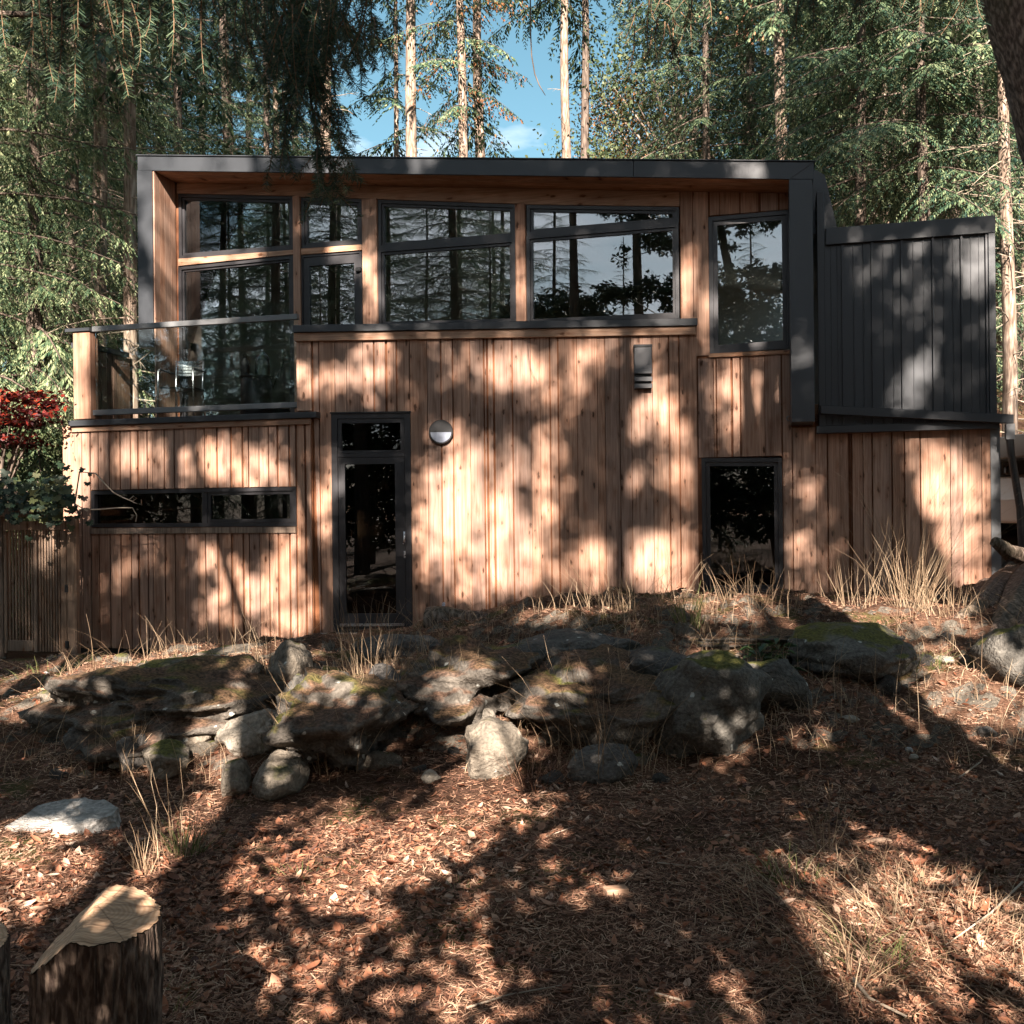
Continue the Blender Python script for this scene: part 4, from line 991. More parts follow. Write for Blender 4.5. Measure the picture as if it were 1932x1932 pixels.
TREES = {
 'tall': conifer(11, 36, 0.50, 18.5, 60, lambda t: 3.6 * (1 - t) ** 0.7 + 0.5, (-.28, .3), dict(hang=.5, spray=.055), stubs=14),
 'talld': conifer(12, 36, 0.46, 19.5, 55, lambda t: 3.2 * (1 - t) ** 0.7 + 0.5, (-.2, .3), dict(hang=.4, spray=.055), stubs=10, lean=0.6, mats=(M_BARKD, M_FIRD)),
 'cone': conifer(13, 27, 0.40, 11.2, 64, lambda t: 2.5 * (1 - t) ** 0.6 + 0.5, (-.3, .25), dict(hang=.55, spray=.06), stubs=8, cone=0.12),
 'full': conifer(14, 25, 0.36, 1.6, 150, lambda t: 3.3 * (1 - t) ** 0.75 + 0.4, (-.22, .35), dict(hang=.7, spray=.031, ntw=30, tl=.36, width=.24, dens=1.7), mats=(M_BARKD, M_FIR)),
 'high': conifer(23, 24, 0.32, 6.8, 130, lambda t: 3.5 * (1 - t) ** 0.7 + 0.4, (-.3, .35), dict(hang=.55, spray=.031, ntw=30, tl=.36, width=.24, dens=1.7), stubs=16, mats=(M_BARKD, M_FIR)),
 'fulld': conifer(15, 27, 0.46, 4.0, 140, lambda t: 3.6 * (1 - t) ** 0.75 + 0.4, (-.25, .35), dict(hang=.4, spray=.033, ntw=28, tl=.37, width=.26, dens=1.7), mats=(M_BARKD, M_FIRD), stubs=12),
 'hang': conifer(16, 19, 0.34, 1.2, 150, lambda t: 2.9 * (1 - t) ** 0.7 + 0.4, (-.3, .35), dict(hang=.8, spray=.027, ntw=32, tl=.32, width=.26, dens=1.9), mats=(M_BARKD, M_YEL)),
 'young': conifer(17, 10, 0.20, 0.3, 110, lambda t: 1.9 * (1 - t) ** 0.9 + 0.12, (.0, .6), dict(hang=.1, spray=.08, ntw=16)),
 'thin': conifer(18, 27, 0.26, 11.0, 44, lambda t: 1.9 * (1 - t) ** 0.5 + 0.4, (-.25, .3), dict(hang=.5, spray=.075, ntw=16), stubs=34),
 'bare': conifer(19, 24, 0.30, 9.5, 40, lambda t: 2.2 * (1 - t) ** 0.5 + 0.4, (-.3, .3), dict(hang=.6, spray=.07, ntw=16), stubs=70),
}
M_LEAFG = mat_leaf('broad_green_leaves', [(0.15, (0.025, 0.045, 0.02)), (0.5, (0.075, 0.105, 0.045)), (0.85, (0.15, 0.17, 0.08))])
M_LEAFO = mat_leaf('turning_leaves', [(0.1, (0.03, 0.05, 0.015)), (0.42, (0.085, 0.105, 0.035)), (0.55, (0.15, 0.12, 0.045)), (0.66, (0.36, 0.15, 0.045)), (0.9, (0.42, 0.20, 0.06))], sc=0.8)
M_LEAFR = mat_leaf('red_maple_leaves', [(0.15, (0.025, 0.006, 0.008)), (0.5, (0.065, 0.008, 0.010)), (0.75, (0.20, 0.02, 0.012)), (0.92, (0.38, 0.06, 0.02))], sc=2.0)
M_VINE = mat_leaf('vine_leaves', [(0.15, (0.010, 0.024, 0.014)), (0.55, (0.022, 0.045, 0.022)), (0.9, (0.09, 0.09, 0.025))])
TREES['turning'] = broad(21, 12, 0.3, 3.5, 3.0, 36000, 0.10, (M_BARK, M_LEAFO), 130)
TREES['leafy'] = broad(22, 9, 0.25, 1.0, 2.8, 26000, 0.10, (M_BARK, M_LEAFG), 150)
TRN = [0]
def tree(kind, px, Y, label, s=1.0, rz=None, name='fir_tree', group=None, X=None, cat='tree'):
    x = X if X is not None else float(ray(px, 290)[0] * Y)
    z = gz(x, Y) - 0.05
    TRN[0] += 1
    r = rz if rz is not None else (TRN[0] * 1.37) % 6.28
    e_ = empty(name, (x, Y, z), label, cat, group, r, s)
    tm, fm = TREES[kind]
    link('trunk', tm, e_); link('foliage', fm, e_)
    return e_
BG = 'conifers standing behind the house'
# in the sky gap above the roof
tree('thin', 748, 35, 'slender fir trunk beside the pale thick trunk in the sky gap', 1.05, name='slender_fir')
tree('tall', 777, 32, 'pale straight fir trunk lit by sun behind the left half of the roof', 1.0, 0.3)
tree('cone', 872, 29, 'fir with cone laden boughs reaching into the blue sky gap', 1.0, 2.2)
tree('tall', 905, 37, 'fir trunk just behind the cone laden boughs', 1.05, 1.9)
tree('tall', 1068, 38, 'paler trunk of the twin firs against the blue sky', 1.0, 2.9)
tree('talld', 1092, 38.6, 'darker trunk of the twin firs against the blue sky', 1.0, 0.0)
tree('cone', 1476, 26, 'pale fir trunk with crooked limbs above the right end of the roof', 1.03, 4.4)
tree('thin', 1413, 41, 'dark thin fir trunk, farther of two left of the crooked pale fir', 1.0, name='slender_fir')
tree('talld', 1442, 43, 'fir trunk close beside the crooked pale fir over the roof', 0.9, 1.2)
# small far conifers over the roof line
for px, Y, s, lb in [(708, 72, 1.65, 'small pointed conifer far off under the dark hanging branches'), (945, 78, 1.55, 'small pointed conifer far off between trunks and twin firs'),
                     (1036, 80, 1.55, 'small pointed conifer far off just left of the twin firs'), (1010, 84, 1.35, 'tiny conifer tip far off in the lowest part of the sky gap'), (1172, 70, 1.62, 'small pointed conifer far off right of the twin firs'),
                     (1125, 74, 1.45, 'small conifer far off close behind the twin firs')]:
    tree('young', px, Y, lb, s, name='young_conifer')
tree('turning', 668, 50, 'bush crowned tree with orange leaves under the dark branches', 1.12, name='turning_tree')
tree('turning', 1200, 44, 'rounded tree with orange patches right of the twin firs', 1.18, 0.7, name='turning_tree')
tree('turning', 830, 52, 'tree with brown tinted crown low behind the roof', 1.12, 3.0, name='turning_tree')
tree('leafy', 1285, 40, 'rounded green tree beside the orange patched one over the roof', 1.72, name='leafy_tree')
# right of the sky gap
tree('fulld', 1420, 33, 'full fir whose boughs reach into the sky gap from the right', 0.92, 0.4)
tree('fulld', 1405, 52, 'dense fir rising behind the orange patched tree', 0.95, 2.0)
tree('full', 1585, 27, 'sunlit full fir over the right corner of the roof', 0.98, 1.0)
tree('full', 1690, 31, 'broad sunlit fir above the dark metal box', 1.08, 2.4)
tree('fulld', 1640, 40, 'dark fir in the second row above the metal box', 1.1, 3.3)
for px, Y, s, lb in [(1625, 23, 1.0, 'sunlit fir leaning over the right corner of the roof'), (1745, 21.5, .95, 'sunlit fir high above the middle of the metal box'), (1850, 24, 1.05, 'sunlit fir above the right end of the metal box'), (1330, 30, 1.0, 'bright green fir between orange patched tree and crooked pale fir'), (1545, 30, 1.1, 'bright green fir just right of the crooked pale fir')]:
    tree('high', px, Y, lb, s)
tree('full', 1800, 27, 'sunlit fir in front of the dense stand on the right', 1.02, 4.2)
tree('fulld', 1910, 33, 'dark dense fir behind the leaning trunk', 1.1, 5.0)
tree('fulld', 1760, 47, 'dark fir deep in the dense stand on the right', 1.2, 0.9)
tree('fulld', 1530, 48, 'dark fir deep behind the crooked pale fir', 1.05, 1.9)
tree('full', 2060, 29, 'sunlit fir at the right edge beyond the leaning trunk', 1.0, 0.2)
tree('bare', 1897, 20, 'sunlit bare trunk close behind the metal box', 1.0, 0.6, name='bare_fir')
k = 0
for Y, xs in [(36, (1602, 1665, 1715, 1775, 1838, 1880, 1935)), (44, (1590, 1630, 1652, 1700, 1735, 1790, 1822, 1862, 1905)), (54, (1612, 1645, 1683, 1722, 1768, 1806, 1848, 1892, 1922))]:
    for px in xs:
        k += 1
        tree('thin', px + random.uniform(-6, 6), Y + random.uniform(-2, 2), 'thin fir trunk in the dense stand behind the metal box', random.uniform(0.85, 1.15), name='slender_fir', group='thin firs in the dense stand behind the metal box')
# left of the house
LT = [('hang', -60, 15.5, 'yellow green hemlock cut by the left edge', 1.05), ('hang', 62, 16.5, 'sunlit hemlock with hanging sprays left of the house', 0.98), ('bare', 186, 17.5, 'bare pale trunk with dead twigs left of the metal frame', 1.05),
      ('bare', 244, 16.5, 'pale trunk with dead twigs closest to the metal frame', 0.92), ('hang', 135, 20.5, 'hemlock behind the bare pale trunks', 1.12), ('full', -20, 22, 'tall fir in the second row at the left edge', 1.1),
      ('full', 215, 25, 'tall fir behind the bare pale trunks', 1.1), ('fulld', 95, 29, 'dark fir in the third row on the left', 1.15), ('full', 340, 25, 'fir rising behind the left end of the roof', 0.92),
      ('fulld', 430, 31, 'dark fir behind the left part of the roof', 1.05), ('full', 500, 27, 'sunlit fir behind the roof left of the sky gap', 0.80), ('tall', 614, 28, 'thick trunk between the dark hanging branches', 0.86),
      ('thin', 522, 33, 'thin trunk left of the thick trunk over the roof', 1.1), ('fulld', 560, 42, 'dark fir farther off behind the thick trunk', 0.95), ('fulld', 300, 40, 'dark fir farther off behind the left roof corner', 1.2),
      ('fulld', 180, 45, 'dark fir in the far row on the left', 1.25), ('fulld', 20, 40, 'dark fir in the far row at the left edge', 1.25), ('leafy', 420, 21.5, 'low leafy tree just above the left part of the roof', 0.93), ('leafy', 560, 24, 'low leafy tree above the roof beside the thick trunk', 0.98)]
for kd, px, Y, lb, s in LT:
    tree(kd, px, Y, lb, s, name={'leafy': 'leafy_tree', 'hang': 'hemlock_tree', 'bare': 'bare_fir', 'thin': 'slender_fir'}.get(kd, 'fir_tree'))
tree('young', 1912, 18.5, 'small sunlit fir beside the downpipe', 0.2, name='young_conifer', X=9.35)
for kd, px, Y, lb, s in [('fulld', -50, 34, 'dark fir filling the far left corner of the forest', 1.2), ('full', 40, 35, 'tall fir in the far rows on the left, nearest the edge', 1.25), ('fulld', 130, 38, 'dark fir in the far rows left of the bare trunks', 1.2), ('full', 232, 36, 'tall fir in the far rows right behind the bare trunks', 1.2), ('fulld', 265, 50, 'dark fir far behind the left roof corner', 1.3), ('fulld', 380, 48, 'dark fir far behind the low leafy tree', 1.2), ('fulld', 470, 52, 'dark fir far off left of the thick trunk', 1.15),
                         ('fulld', 1600, 58, 'dark fir in the back row right of the crooked pale fir', 1.3), ('fulld', 1690, 62, 'dark fir in the back row above the middle of the metal box', 1.35), ('fulld', 1790, 58, 'dark fir in the back row above the right of the metal box', 1.3), ('fulld', 1870, 50, 'dark fir in the back row beside the leaning trunk', 1.25), ('full', 1500, 40, 'green fir in the back row behind the crooked pale fir', 1.1)]:
    tree(kd, px, Y, lb, s)
# low shrubs between gate and house, red maple
def shrub(kind, px, py, Y, label, s, name, mesh, cat='shrub'):
    p = at(px, py, Y); z = gz(p.x, p.y)
    e_ = empty(name, (p.x, p.y, z - 0.05), label, cat, None, random.uniform(0, 6), s)
    link('trunk', mesh[0], e_); link('foliage', mesh[1], e_)
SHR = broad(31, 3.0, 0.08, 0.1, 1.15, 5200, 0.085, (M_BARKD, M_LEAFG), 70)
for px, Y, s, lb in [(25, 14.6, 1.05, 'green leafy shrub behind the gate at the left edge'), (110, 15.0, 1.0, 'green leafy shrub beside the corner post of the balcony'), (190, 15.6, 0.95, 'green leafy shrub half hidden by the balcony'), (-60, 14.4, 1.1, 'green leafy shrub beyond the gate post')]:
    shrub('s', px, 1000, Y, lb, s, 'leafy_shrub', SHR)
# Japanese style maple: flat layers of small red leaves
rr = random.Random(8)
mp_ = at(10, 900, 13.4); mz = gz(mp_.x, mp_.y)
mapl = empty('red_maple', (mp_.x, mp_.y, mz), 'small maple with dark red leaves in flat layers above the gate', 'tree')
TVs = []; TFs = []; nb = 0; FQ = []
def addtube(P, r, n=6):
    global nb
    v, f = tube(np.array(P), r, n); TVs.append(v); TFs.append(f + nb); nb += len(v)
hub = Vector((-0.15, 0, 1.75))
addtube([(-0.35, 0.1, -0.1), (-0.3, 0.05, 0.9), tuple(hub)], [0.05, 0.045, 0.035])
for px, py, rx in [(18, 752, .30), (62, 745, .34), (20, 792, .34), (40, 800, .3), (62, 778, .28), (12, 828, .3), (45, 838, .24), (-30, 770, .4), (-30, 820, .4), (88, 762, .2)]:
    q = at(px, py, 13.4 + rr.uniform(-.35, .35)) - Vector((mp_.x, mp_.y, mz))
    addtube([tuple(hub), tuple(hub.lerp(q, .6) + Vector((0, 0, .1))), tuple(q)], [0.022, 0.014, 0.004], 5)
    m_ = int(900 * rx)
    g = rng.normal(size=(m_, 3)) * [rx * .62, rx * .62, 0.03] + np.array(q)
    d = rng.normal(size=(m_, 3)) * [1, 1, .5] + [0, 0, -.15]; d /= np.linalg.norm(d, axis=1, keepdims=True)
    w = np.cross(d, [0, 0, 1.0] + rng.normal(size=(m_, 3)) * .4); w /= np.linalg.norm(w, axis=1, keepdims=True)
    ln = 0.075 * rng.uniform(.6, 1.3, (m_, 1))
    FQ.append(np.stack([g, g + d * ln * .5 + w * ln * .33, g + d * ln, g + d * ln * .5 - w * ln * .33], 1))
FQ = np.concatenate(FQ)
link('trunk', npmesh('trunk', np.concatenate(TVs), [np.concatenate(TFs)], [M_BARKD], smooth=True), mapl)
link('foliage', npmesh('foliage', FQ.reshape(-1, 3), [np.arange(len(FQ) * 4).reshape(-1, 4)], [M_LEAFR]), mapl)

# ---------------------------------------------------------------- wooden gate with a lattice of slats, vine on its beam
gp = at(70, 1240, 12.55); gzz = gz(gp.x, gp.y)
gatew = Wall((at(144, 1000, 12.75).x, at(144, 1000, 12.75).y), 6)
gate = empty('lattice_gate', (gatew.P.x, gatew.P.y, gzz), 'weathered wooden lattice gate at the left corner of the house', 'gate')
def gpart(n, mb, mat=M_GREYW, bevel=0.004): return link(n, mb.mesh(n, mat, False, bevel), gate, gatew.M)
GU = lambda x, y=1050: gatew.u_of(x, y)
GZv = lambda y, x=80: gatew.uz(x, y)[1]
gpart('gate_post', MB().box(GU(129), GU(147), -0.06, 0.06, -0.5, GZv(975)), bevel=0.02)
gpart('gate_post', MB().box(GU(-8), GU(8), -0.06, 0.06, -0.5, GZv(965)), bevel=0.02)
gpart('top_rail', MB().box(GU(9), GU(127), -0.03, 0.03, GZv(1000), GZv(983)))
gpart('stile', MB().box(GU(116), GU(127), -0.03, 0.03, GZv(1232), GZv(1001)))
gpart('stile', MB().box(GU(9), GU(14), -0.03, 0.03, GZv(1232), GZv(1001)))
gpart('bottom_rail', MB().box(GU(15), GU(64), -0.03, 0.03, GZv(1228), GZv(1208)))
gpart('middle_stile', MB().box(GU(64.5), GU(71), -0.03, 0.03, GZv(1230), GZv(1001)))
for k, x in enumerate(list(np.arange(17, 62, 6.0)) + list(np.arange(74, 114, 5.2))):
    gpart('slat', MB().box(GU(x), GU(x + 3.0), -0.012, 0.012, GZv(1209 if x < 64 else 1229), GZv(999)), bevel=0)
for y in (1110, 1215): gpart('hinge', MB().box(GU(127), GU(133), -0.075, -0.031, GZv(y + 7), GZv(y - 7)), M_BLACK, 0.003)
beam = empty('gate_beam', (gatew.P.x - .5, gatew.P.y, GZv(965)), 'dark timber beam over the lattice gate carrying a vine', 'beam')
for a, c, y0, y1, d in ((-60, 100, 975, 955, 0.0), (-60, 50, 950, 925, 0.25)): link('timber', MB().box(GU(a), GU(c), -0.07 + d, 0.07 + d, GZv(y0), GZv(y1)).mesh('timber', M_GREYW, False, .008), beam, gatew.M)
# vine
rr = random.Random(3)
vp = at(60, 940, 12.5)
vine = empty('grape_vine', (vp.x, vp.y, vp.z), 'vine with dark lobed leaves trailing over the gate beam and window corner', 'vine')
FQ = []; TVs = []; TFs = []; nb = 0
def vleaf(p, s, rr):
    n = Vector((rr.uniform(-.5, .5), -1, rr.uniform(-.1, .9))).normalized(); x = n.cross(Vector((rr.uniform(-.4, .4), 0, 1))).normalized(); y = x.cross(n)
    pts = [(0, 0), (.55, -.25), (.95, .12), (.55, .4), (.75, .8), (.25, .72), (0, 1.1), (-.25, .72), (-.75, .8), (-.55, .4), (-.95, .12), (-.55, -.25)]
    return [p + (x * a + y * -b_) * s * .5 for a, b_ in pts]
VL = []
for _ in range(380):
    px, py = rr.uniform(-60, 138), 0
    py = rr.gauss(938, 22) + max(0, (px - 120)) * .2
    VL.append(vleaf(at(px, py, 12.45 + rr.uniform(-.35, .4)) - vp, rr.uniform(.07, .17), rr))
for _ in range(12): VL.append(vleaf(at(rr.uniform(120, 175), rr.uniform(870, 985), 12.5 + rr.uniform(-.15, .1)) - vp, rr.uniform(.06, .13), rr))
VV = np.array([v for l in VL for v in l]); VF = np.arange(len(VV)).reshape(-1, 12)
link('foliage', npmesh('foliage', VV, [VF], [M_VINE]), vine)
def tendril(pts, r=0.010):
    P = [at(px, py, Y) - vp for px, py, Y in pts]; addtube([tuple(p) for p in P], np.linspace(r, r * .5, len(P)), 5)
tendril([(140, 958, 12.6), (150, 890, 12.5), (180, 893, 12.42), (200, 915, 12.4), (215, 930, 12.38), (235, 940, 12.36), (250, 946, 12.35), (258, 940, 12.34), (252, 936, 12.33), (243, 943, 12.33), (255, 949, 12.32), (268, 953, 12.3), (266, 942, 12.3)])
tendril([(150, 962, 12.6), (190, 961, 12.45), (225, 958, 12.4), (250, 958, 12.38), (258, 972, 12.36), (256, 985, 12.36)])
tendril([(-20, 940, 12.5), (40, 930, 12.45), (100, 925, 12.45), (165, 965, 12.4)], .012)
link('stems', npmesh('stems', np.concatenate(TVs), [np.concatenate(TFs)], [M_DEAD], smooth=True), vine)

# ---------------------------------------------------------------- rocks
M_ROCK = mat_rock('mossy_rock', (0.065, 0.062, 0.056), (0.20, 0.185, 0.16), 0.75)
M_ROCKP = mat_rock('pale_rock', (0.24, 0.21, 0.17), (0.46, 0.41, 0.34), 0.1, False)
M_ROCKD = mat_rock('dark_rock', (0.06, 0.056, 0.052), (0.17, 0.155, 0.14), 0.35)
M_SLAB = mat_rock('stone_slab', (0.30, 0.29, 0.27), (0.50, 0.48, 0.45), 0.0, False)
M_LEDGE = mat_rock('ledge_rock', (0.12, 0.105, 0.085), (0.33, 0.28, 0.22), 0.55)
KEEP = ('capping', 'small squared', 'lying')
def rockmesh(seed, sx, sy, sz, cuts=5, rough=0.12, sub=4, mat=None, hard=0.75):
    rr = random.Random(seed)
    bm = bmesh.new(); bmesh.ops.create_icosphere(bm, subdivisions=sub, radius=1)
    pl = []
    for _ in range(cuts * 2):
        n = Vector((rr.gauss(0, 1), rr.gauss(0, 1), rr.gauss(0.1, .8))).normalized(); pl.append((n, rr.uniform(.50, .92)))
    off = Vector((seed * 1.7, seed * .9, seed * 2.3))
    for v in bm.verts:
        p = v.co.copy()
        for n, d in pl:
            k = p.dot(n) - d
            if k > 0: p -= n * k * hard
        q = p + off
        p += v.co * (rough * 1.25 * fbm(q, 4, 1.5) - rough * 0.55 * abs(fbm(q, 4, 3.2)) + rough * 0.045 * (math.sin((q.z + .35 * q.x + .3 * noise.noise(q * 2)) * 17) > .55) * (.5 + noise.noise(q * 1.4)))
        v.co = Vector((p.x * sx, p.y * sy, p.z * sz))
    me = bpy.data.meshes.new('rock'); bm.to_mesh(me); bm.free()
    me.materials.append(mat)
    for p in me.polygons: p.use_smooth = True
    return me
def rock(name, px, py, Y, w, h, label, seed, mat, depth=None, cuts=5, rough=.12, sub=4, rz=0., tilt=0., cat='rock', group=None, sink=0.):
    """w, h: full width and height in picture units at distance Y; (px, py): its centre"""
    if not any(q_ in label for q_ in KEEP): Y = min(Y + .3, ground_hit(px, min(py + .34 * h, 1500)).y + .10 * w * Y / FOC)
    c = at(px, py, Y); k = Y / FOC
    sx, sz = w * k / 2, h * k / 2; sy = (depth or w * k * .8) / 2
    o_ = link(name, rockmesh(seed, sx, sy, sz, cuts, rough, sub, mat), None, Matrix.Translation((c.x, c.y + sy * .3, c.z - sink)) @ Matrix.Rotation(rz, 4, 'Z') @ Matrix.Rotation(tilt, 4, 'Y'), label, cat, group)
    return o_
rock('boulder', 1335, 1355, 6.75, 300, 245, 'big dark mossy boulder right of centre with one sunlit flank', 41, M_ROCK, 1.0, 5, .13, 5, .2)
rock('boulder', 1455, 1295, 7.05, 170, 130, 'rounded shoulder of rock leaning against the big mossy boulder', 42, M_ROCK, .6, 3, .09, 4, -.3, .35)
rock('boulder', 930, 1425, 6.35, 165, 125, 'round grey boulder half in sun in the middle of the bank', 43, M_LEDGE, .5, 4, .10, 5)
rock('boulder', 1135, 1445, 6.25, 150, 85, 'low smooth grey boulder in shade before the big mossy one', 44, M_ROCKD, .45, 3, .08, 4, .1, -.15)
rock('stone', 900, 1355, 6.9, 75, 45, 'pale stone tucked above the round grey boulder', 45, M_ROCKP, .3, 4, .1, 3)
rock('stone', 815, 1468, 6.2, 42, 30, 'small pale stone left of the round grey boulder', 46, M_ROCKP, .15, 4, .1, 3)
rock('boulder', 1610, 1235, 8.3, 290, 115, 'broad mossy rock shelf below the right wall', 47, M_ROCK, 1.3, 5, .10, 5)
rock('boulder', 1925, 1235, 7.4, 150, 150, 'dark mossy rock at the right edge below the root', 48, M_ROCK, .8, 5, .11, 4)
rock('rock', 1255, 1280, 7.3, 190, 120, 'dark rounded rock behind the big mossy boulder', 49, M_ROCKD, .8, 4, .1, 4)
rock('rock', 1060, 1240, 8.4, 330, 90, 'dark low rock along the top of the bank', 50, M_ROCKD, 1.0, 5, .12, 5)
M_BANK = mat_rock('bank_rock', (0.055, 0.05, 0.045), (0.20, 0.175, 0.145), 0.75, True, 1.0, 0.85)
rock('rock_ledge', 290, 1335, 8.3, 600, 165, 'long rough rock ledge running down the left of the bank', 81, M_BANK, 2.2, 8, .24, 5, .1)
rock('rock_ledge', 640, 1370, 7.5, 340, 200, 'rough earth covered rock under the thick clump of dry grass', 82, M_BANK, 1.6, 8, .26, 5)
rock('rock_ledge', 870, 1300, 8.1, 420, 175, 'rough mossy ledge between door and round grey boulder', 83, M_BANK, 1.8, 8, .24, 5)
rock('rock_ledge', 1120, 1320, 7.7, 390, 190, 'rough shaded ledge left of the big mossy boulder', 84, M_BANK, 1.6, 8, .24, 5)
rock('rock_ledge', 1500, 1215, 8.9, 420, 60, 'low mossy ledge above the big boulder', 85, M_BANK, 1.4, 8, .22, 5)
rock('rock', 478, 1388, 7.1, 165, 110, 'pale angular sunlit rock on the left bank', 51, M_ROCKP, .6, 8, .12, 5, .2, -.25)
rock('rock', 465, 1345, 7.3, 110, 34, 'flat pale stone capping the angular sunlit rock', 52, M_ROCKP, .5, 7, .10, 4, .1, -.2)
rock('rock', 440, 1480, 6.5, 70, 90, 'leaning pale stone at the foot of the angular rock', 53, M_LEDGE, .35, 6, .1, 4)
rock('rock', 520, 1470, 6.6, 110, 100, 'earthy rock below the angular sunlit rock', 54, M_LEDGE, .5, 6, .12, 4)
rock('rock', 305, 1440, 6.9, 105, 85, 'lichen yellow rock left of the angular sunlit rock', 55, M_LEDGE, .45, 7, .12, 4, .4)
rock('rock', 360, 1395, 7.2, 90, 60, 'small rough rock above the lichen yellow one', 56, M_LEDGE, .4, 6, .12, 4)
rock('rock', 170, 1320, 8.3, 230, 75, 'grassy topped rock ledge low on the left', 57, M_LEDGE, .9, 6, .1, 5, 0, -.06)
rock('rock', 330, 1285, 8.6, 270, 85, 'mossy dark ledge below the ribbon window', 58, M_ROCK, .9, 6, .11, 5, 0, -.05)
rock('rock', 170, 1400, 7.4, 110, 80, 'shaded block of rock under the grassy ledge', 59, M_ROCKD, .5, 6, .1, 4)
rock('rock', 250, 1420, 7.2, 70, 85, 'shaded upright block beside the lichen yellow rock', 60, M_ROCKD, .4, 7, .1, 4)
rock('rock', 455, 1233, 10.6, 240, 26, 'long pale rock rim at the foot of the lower left wall', 61, M_LEDGE, .8, 5, .12, 4)
rock('rock', 548, 1262, 8.7, 95, 105, 'mossy corner rock left of the door', 62, M_LEDGE, .7, 7, .12, 4)
rock('rock', 560, 1310, 8.0, 60, 85, 'upright grey rock under the mossy corner rock', 63, M_ROCK, .4, 7, .1, 4)
rock('rock', 660, 1400, 7.0, 120, 90, 'shaded rock behind the dry grass in the bank', 64, M_ROCKD, .5, 6, .12, 4)
rock('rock', 720, 1300, 8.0, 120, 90, 'shaded rock below the door step', 65, M_ROCKD, .5, 6, .12, 4)
rock('rock', 760, 1225, 9.6, 200, 50, 'dark rock edge in front of the door', 66, M_ROCKD, .6, 6, .12, 4)
q = ground_hit(126, 1560)
bm = bmesh.new(); rr = random.Random(2)
ol = [(-.275, -.16), (-.20, -.215), (.0, -.185), (.17, -.15), (.285, -.06), (.27, .05), (.16, .16), (.10, .15), (.03, .21), (-.08, .205), (-.13, .17), (-.215, .13), (-.235, .03)]
fb = bm.faces.new([bm.verts.new((x, y, 0)) for x, y in ol])
ex = bmesh.ops.extrude_face_region(bm, geom=[fb]); tv = [v for v in ex['geom'] if isinstance(v, bmesh.types.BMVert)]
for v in tv: v.co.z += .085; v.co.x *= .94; v.co.y *= .93
bmesh.ops.triangulate(bm, faces=bm.faces); bmesh.ops.subdivide_edges(bm, edges=bm.edges, cuts=5, use_grid_fill=True)
for v in bm.verts:
    p = v.co.copy(); v.co += Vector((.012 * noise.noise(p * 14), .012 * noise.noise(p * 14 + Vector((5, 0, 0))), .016 * noise.noise(p * 5) + .006 * noise.noise(p * 22)))
bmesh.ops.recalc_face_normals(bm, faces=bm.faces)
me = bpy.data.meshes.new('stone_slab'); bm.to_mesh(me); bm.free(); me.materials.append(M_SLAB)
link('stone_slab', me, None, Matrix.Translation(q + Vector((0, .02, -.01))) @ Matrix.Rotation(.05, 4, 'Z') @ Matrix.Rotation(R(7), 4, 'X') @ Matrix.Rotation(R(-3), 4, 'Y'), 'flat pale stone slab lying in leaves on the left', 'slab')
rock('rock', 445, 1330, 7.2, 36, 26, 'small squared stone on the angular sunlit rock', 68, M_ROCKP, .2, 6, .1, 3)
rock('stone', 1832, 1279, 7.5, 58, 20, 'oval pale stone on the needle covered slope at right', 69, M_ROCKP, .2, 3, .06, 3)
rock('stone', 1865, 1385, 6.6, 36, 28, 'round grey stone in shade at the right', 70, M_ROCKD, .14, 3, .06, 3)
rock('stone', 1788, 1245, 7.9, 40, 18, 'pale flat stone above the oval one', 71, M_ROCKP, .2, 4, .08, 3)
rock('stone', 1602, 1358, 6.9, 44, 18, 'pale flat stone right of the big boulder', 72, M_ROCKP, .15, 4, .08, 3)
rock('stone', 230, 1245, 11.2, 40, 26, 'grey squared stone at the foot of the gate post', 73, M_ROCK, .25, 6, .08, 3)
rs = random.Random(12)
for k in range(46):
    px, py = rs.choice([(rs.uniform(60, 420), rs.uniform(1270, 1450)), (rs.uniform(1560, 1900), rs.uniform(1240, 1440)), (rs.uniform(780, 1250), rs.uniform(1250, 1480)), (rs.uniform(0, 230), rs.uniform(1235, 1330))])
    q = ground_hit(px, py); r_ = rs.uniform(.014, .04)
    link('pebble', rockmesh(100 + k, r_ * rs.uniform(.8, 1.4), r_, r_ * .6, 4, .1, 2, rs.choice([M_ROCKP, M_SLAB, M_ROCKP, M_LEDGE])), None, Matrix.Translation((q.x, q.y, q.z + r_ * .25)) @ Matrix.Rotation(rs.uniform(0, 6), 4, 'Z'), 'small pale pebble lying loose on the bank or ledge', 'pebble', 'small pebbles scattered over the bank')
# half buried stones of the bank
rs = random.Random(15)
BSM = [rockmesh(300 + k, 1, .85, .7, 6, .16, 3, mt) for k, mt in enumerate([M_LEDGE, M_ROCKD, M_ROCK, M_LEDGE, M_ROCKD, M_ROCKP, M_ROCKD, M_LEDGE])]
for k in range(120):
    px, py = rs.choice([(rs.uniform(60, 620), rs.uniform(1265, 1480)), (rs.uniform(560, 1300), rs.uniform(1215, 1480)), (rs.uniform(1250, 1900), rs.uniform(1190, 1330)), (rs.uniform(100, 600), rs.uniform(1240, 1300))])
    q = ground_hit(px, py); r_ = rs.uniform(.035, .12) * rs.choice([.6, .8, 1, 1.3])
    link('bank_stone', rs.choice(BSM), None, Matrix.Translation((q.x, q.y + r_ * .3, q.z + r_ * .05)) @ Matrix.Rotation(rs.uniform(0, 6), 4, 'Z') @ Matrix.Rotation(rs.uniform(-.4, .4), 4, 'X') @ Matrix.Scale(r_, 4), 'rough stone half buried in the earth of the bank', 'stone', 'rough stones half buried in the bank')
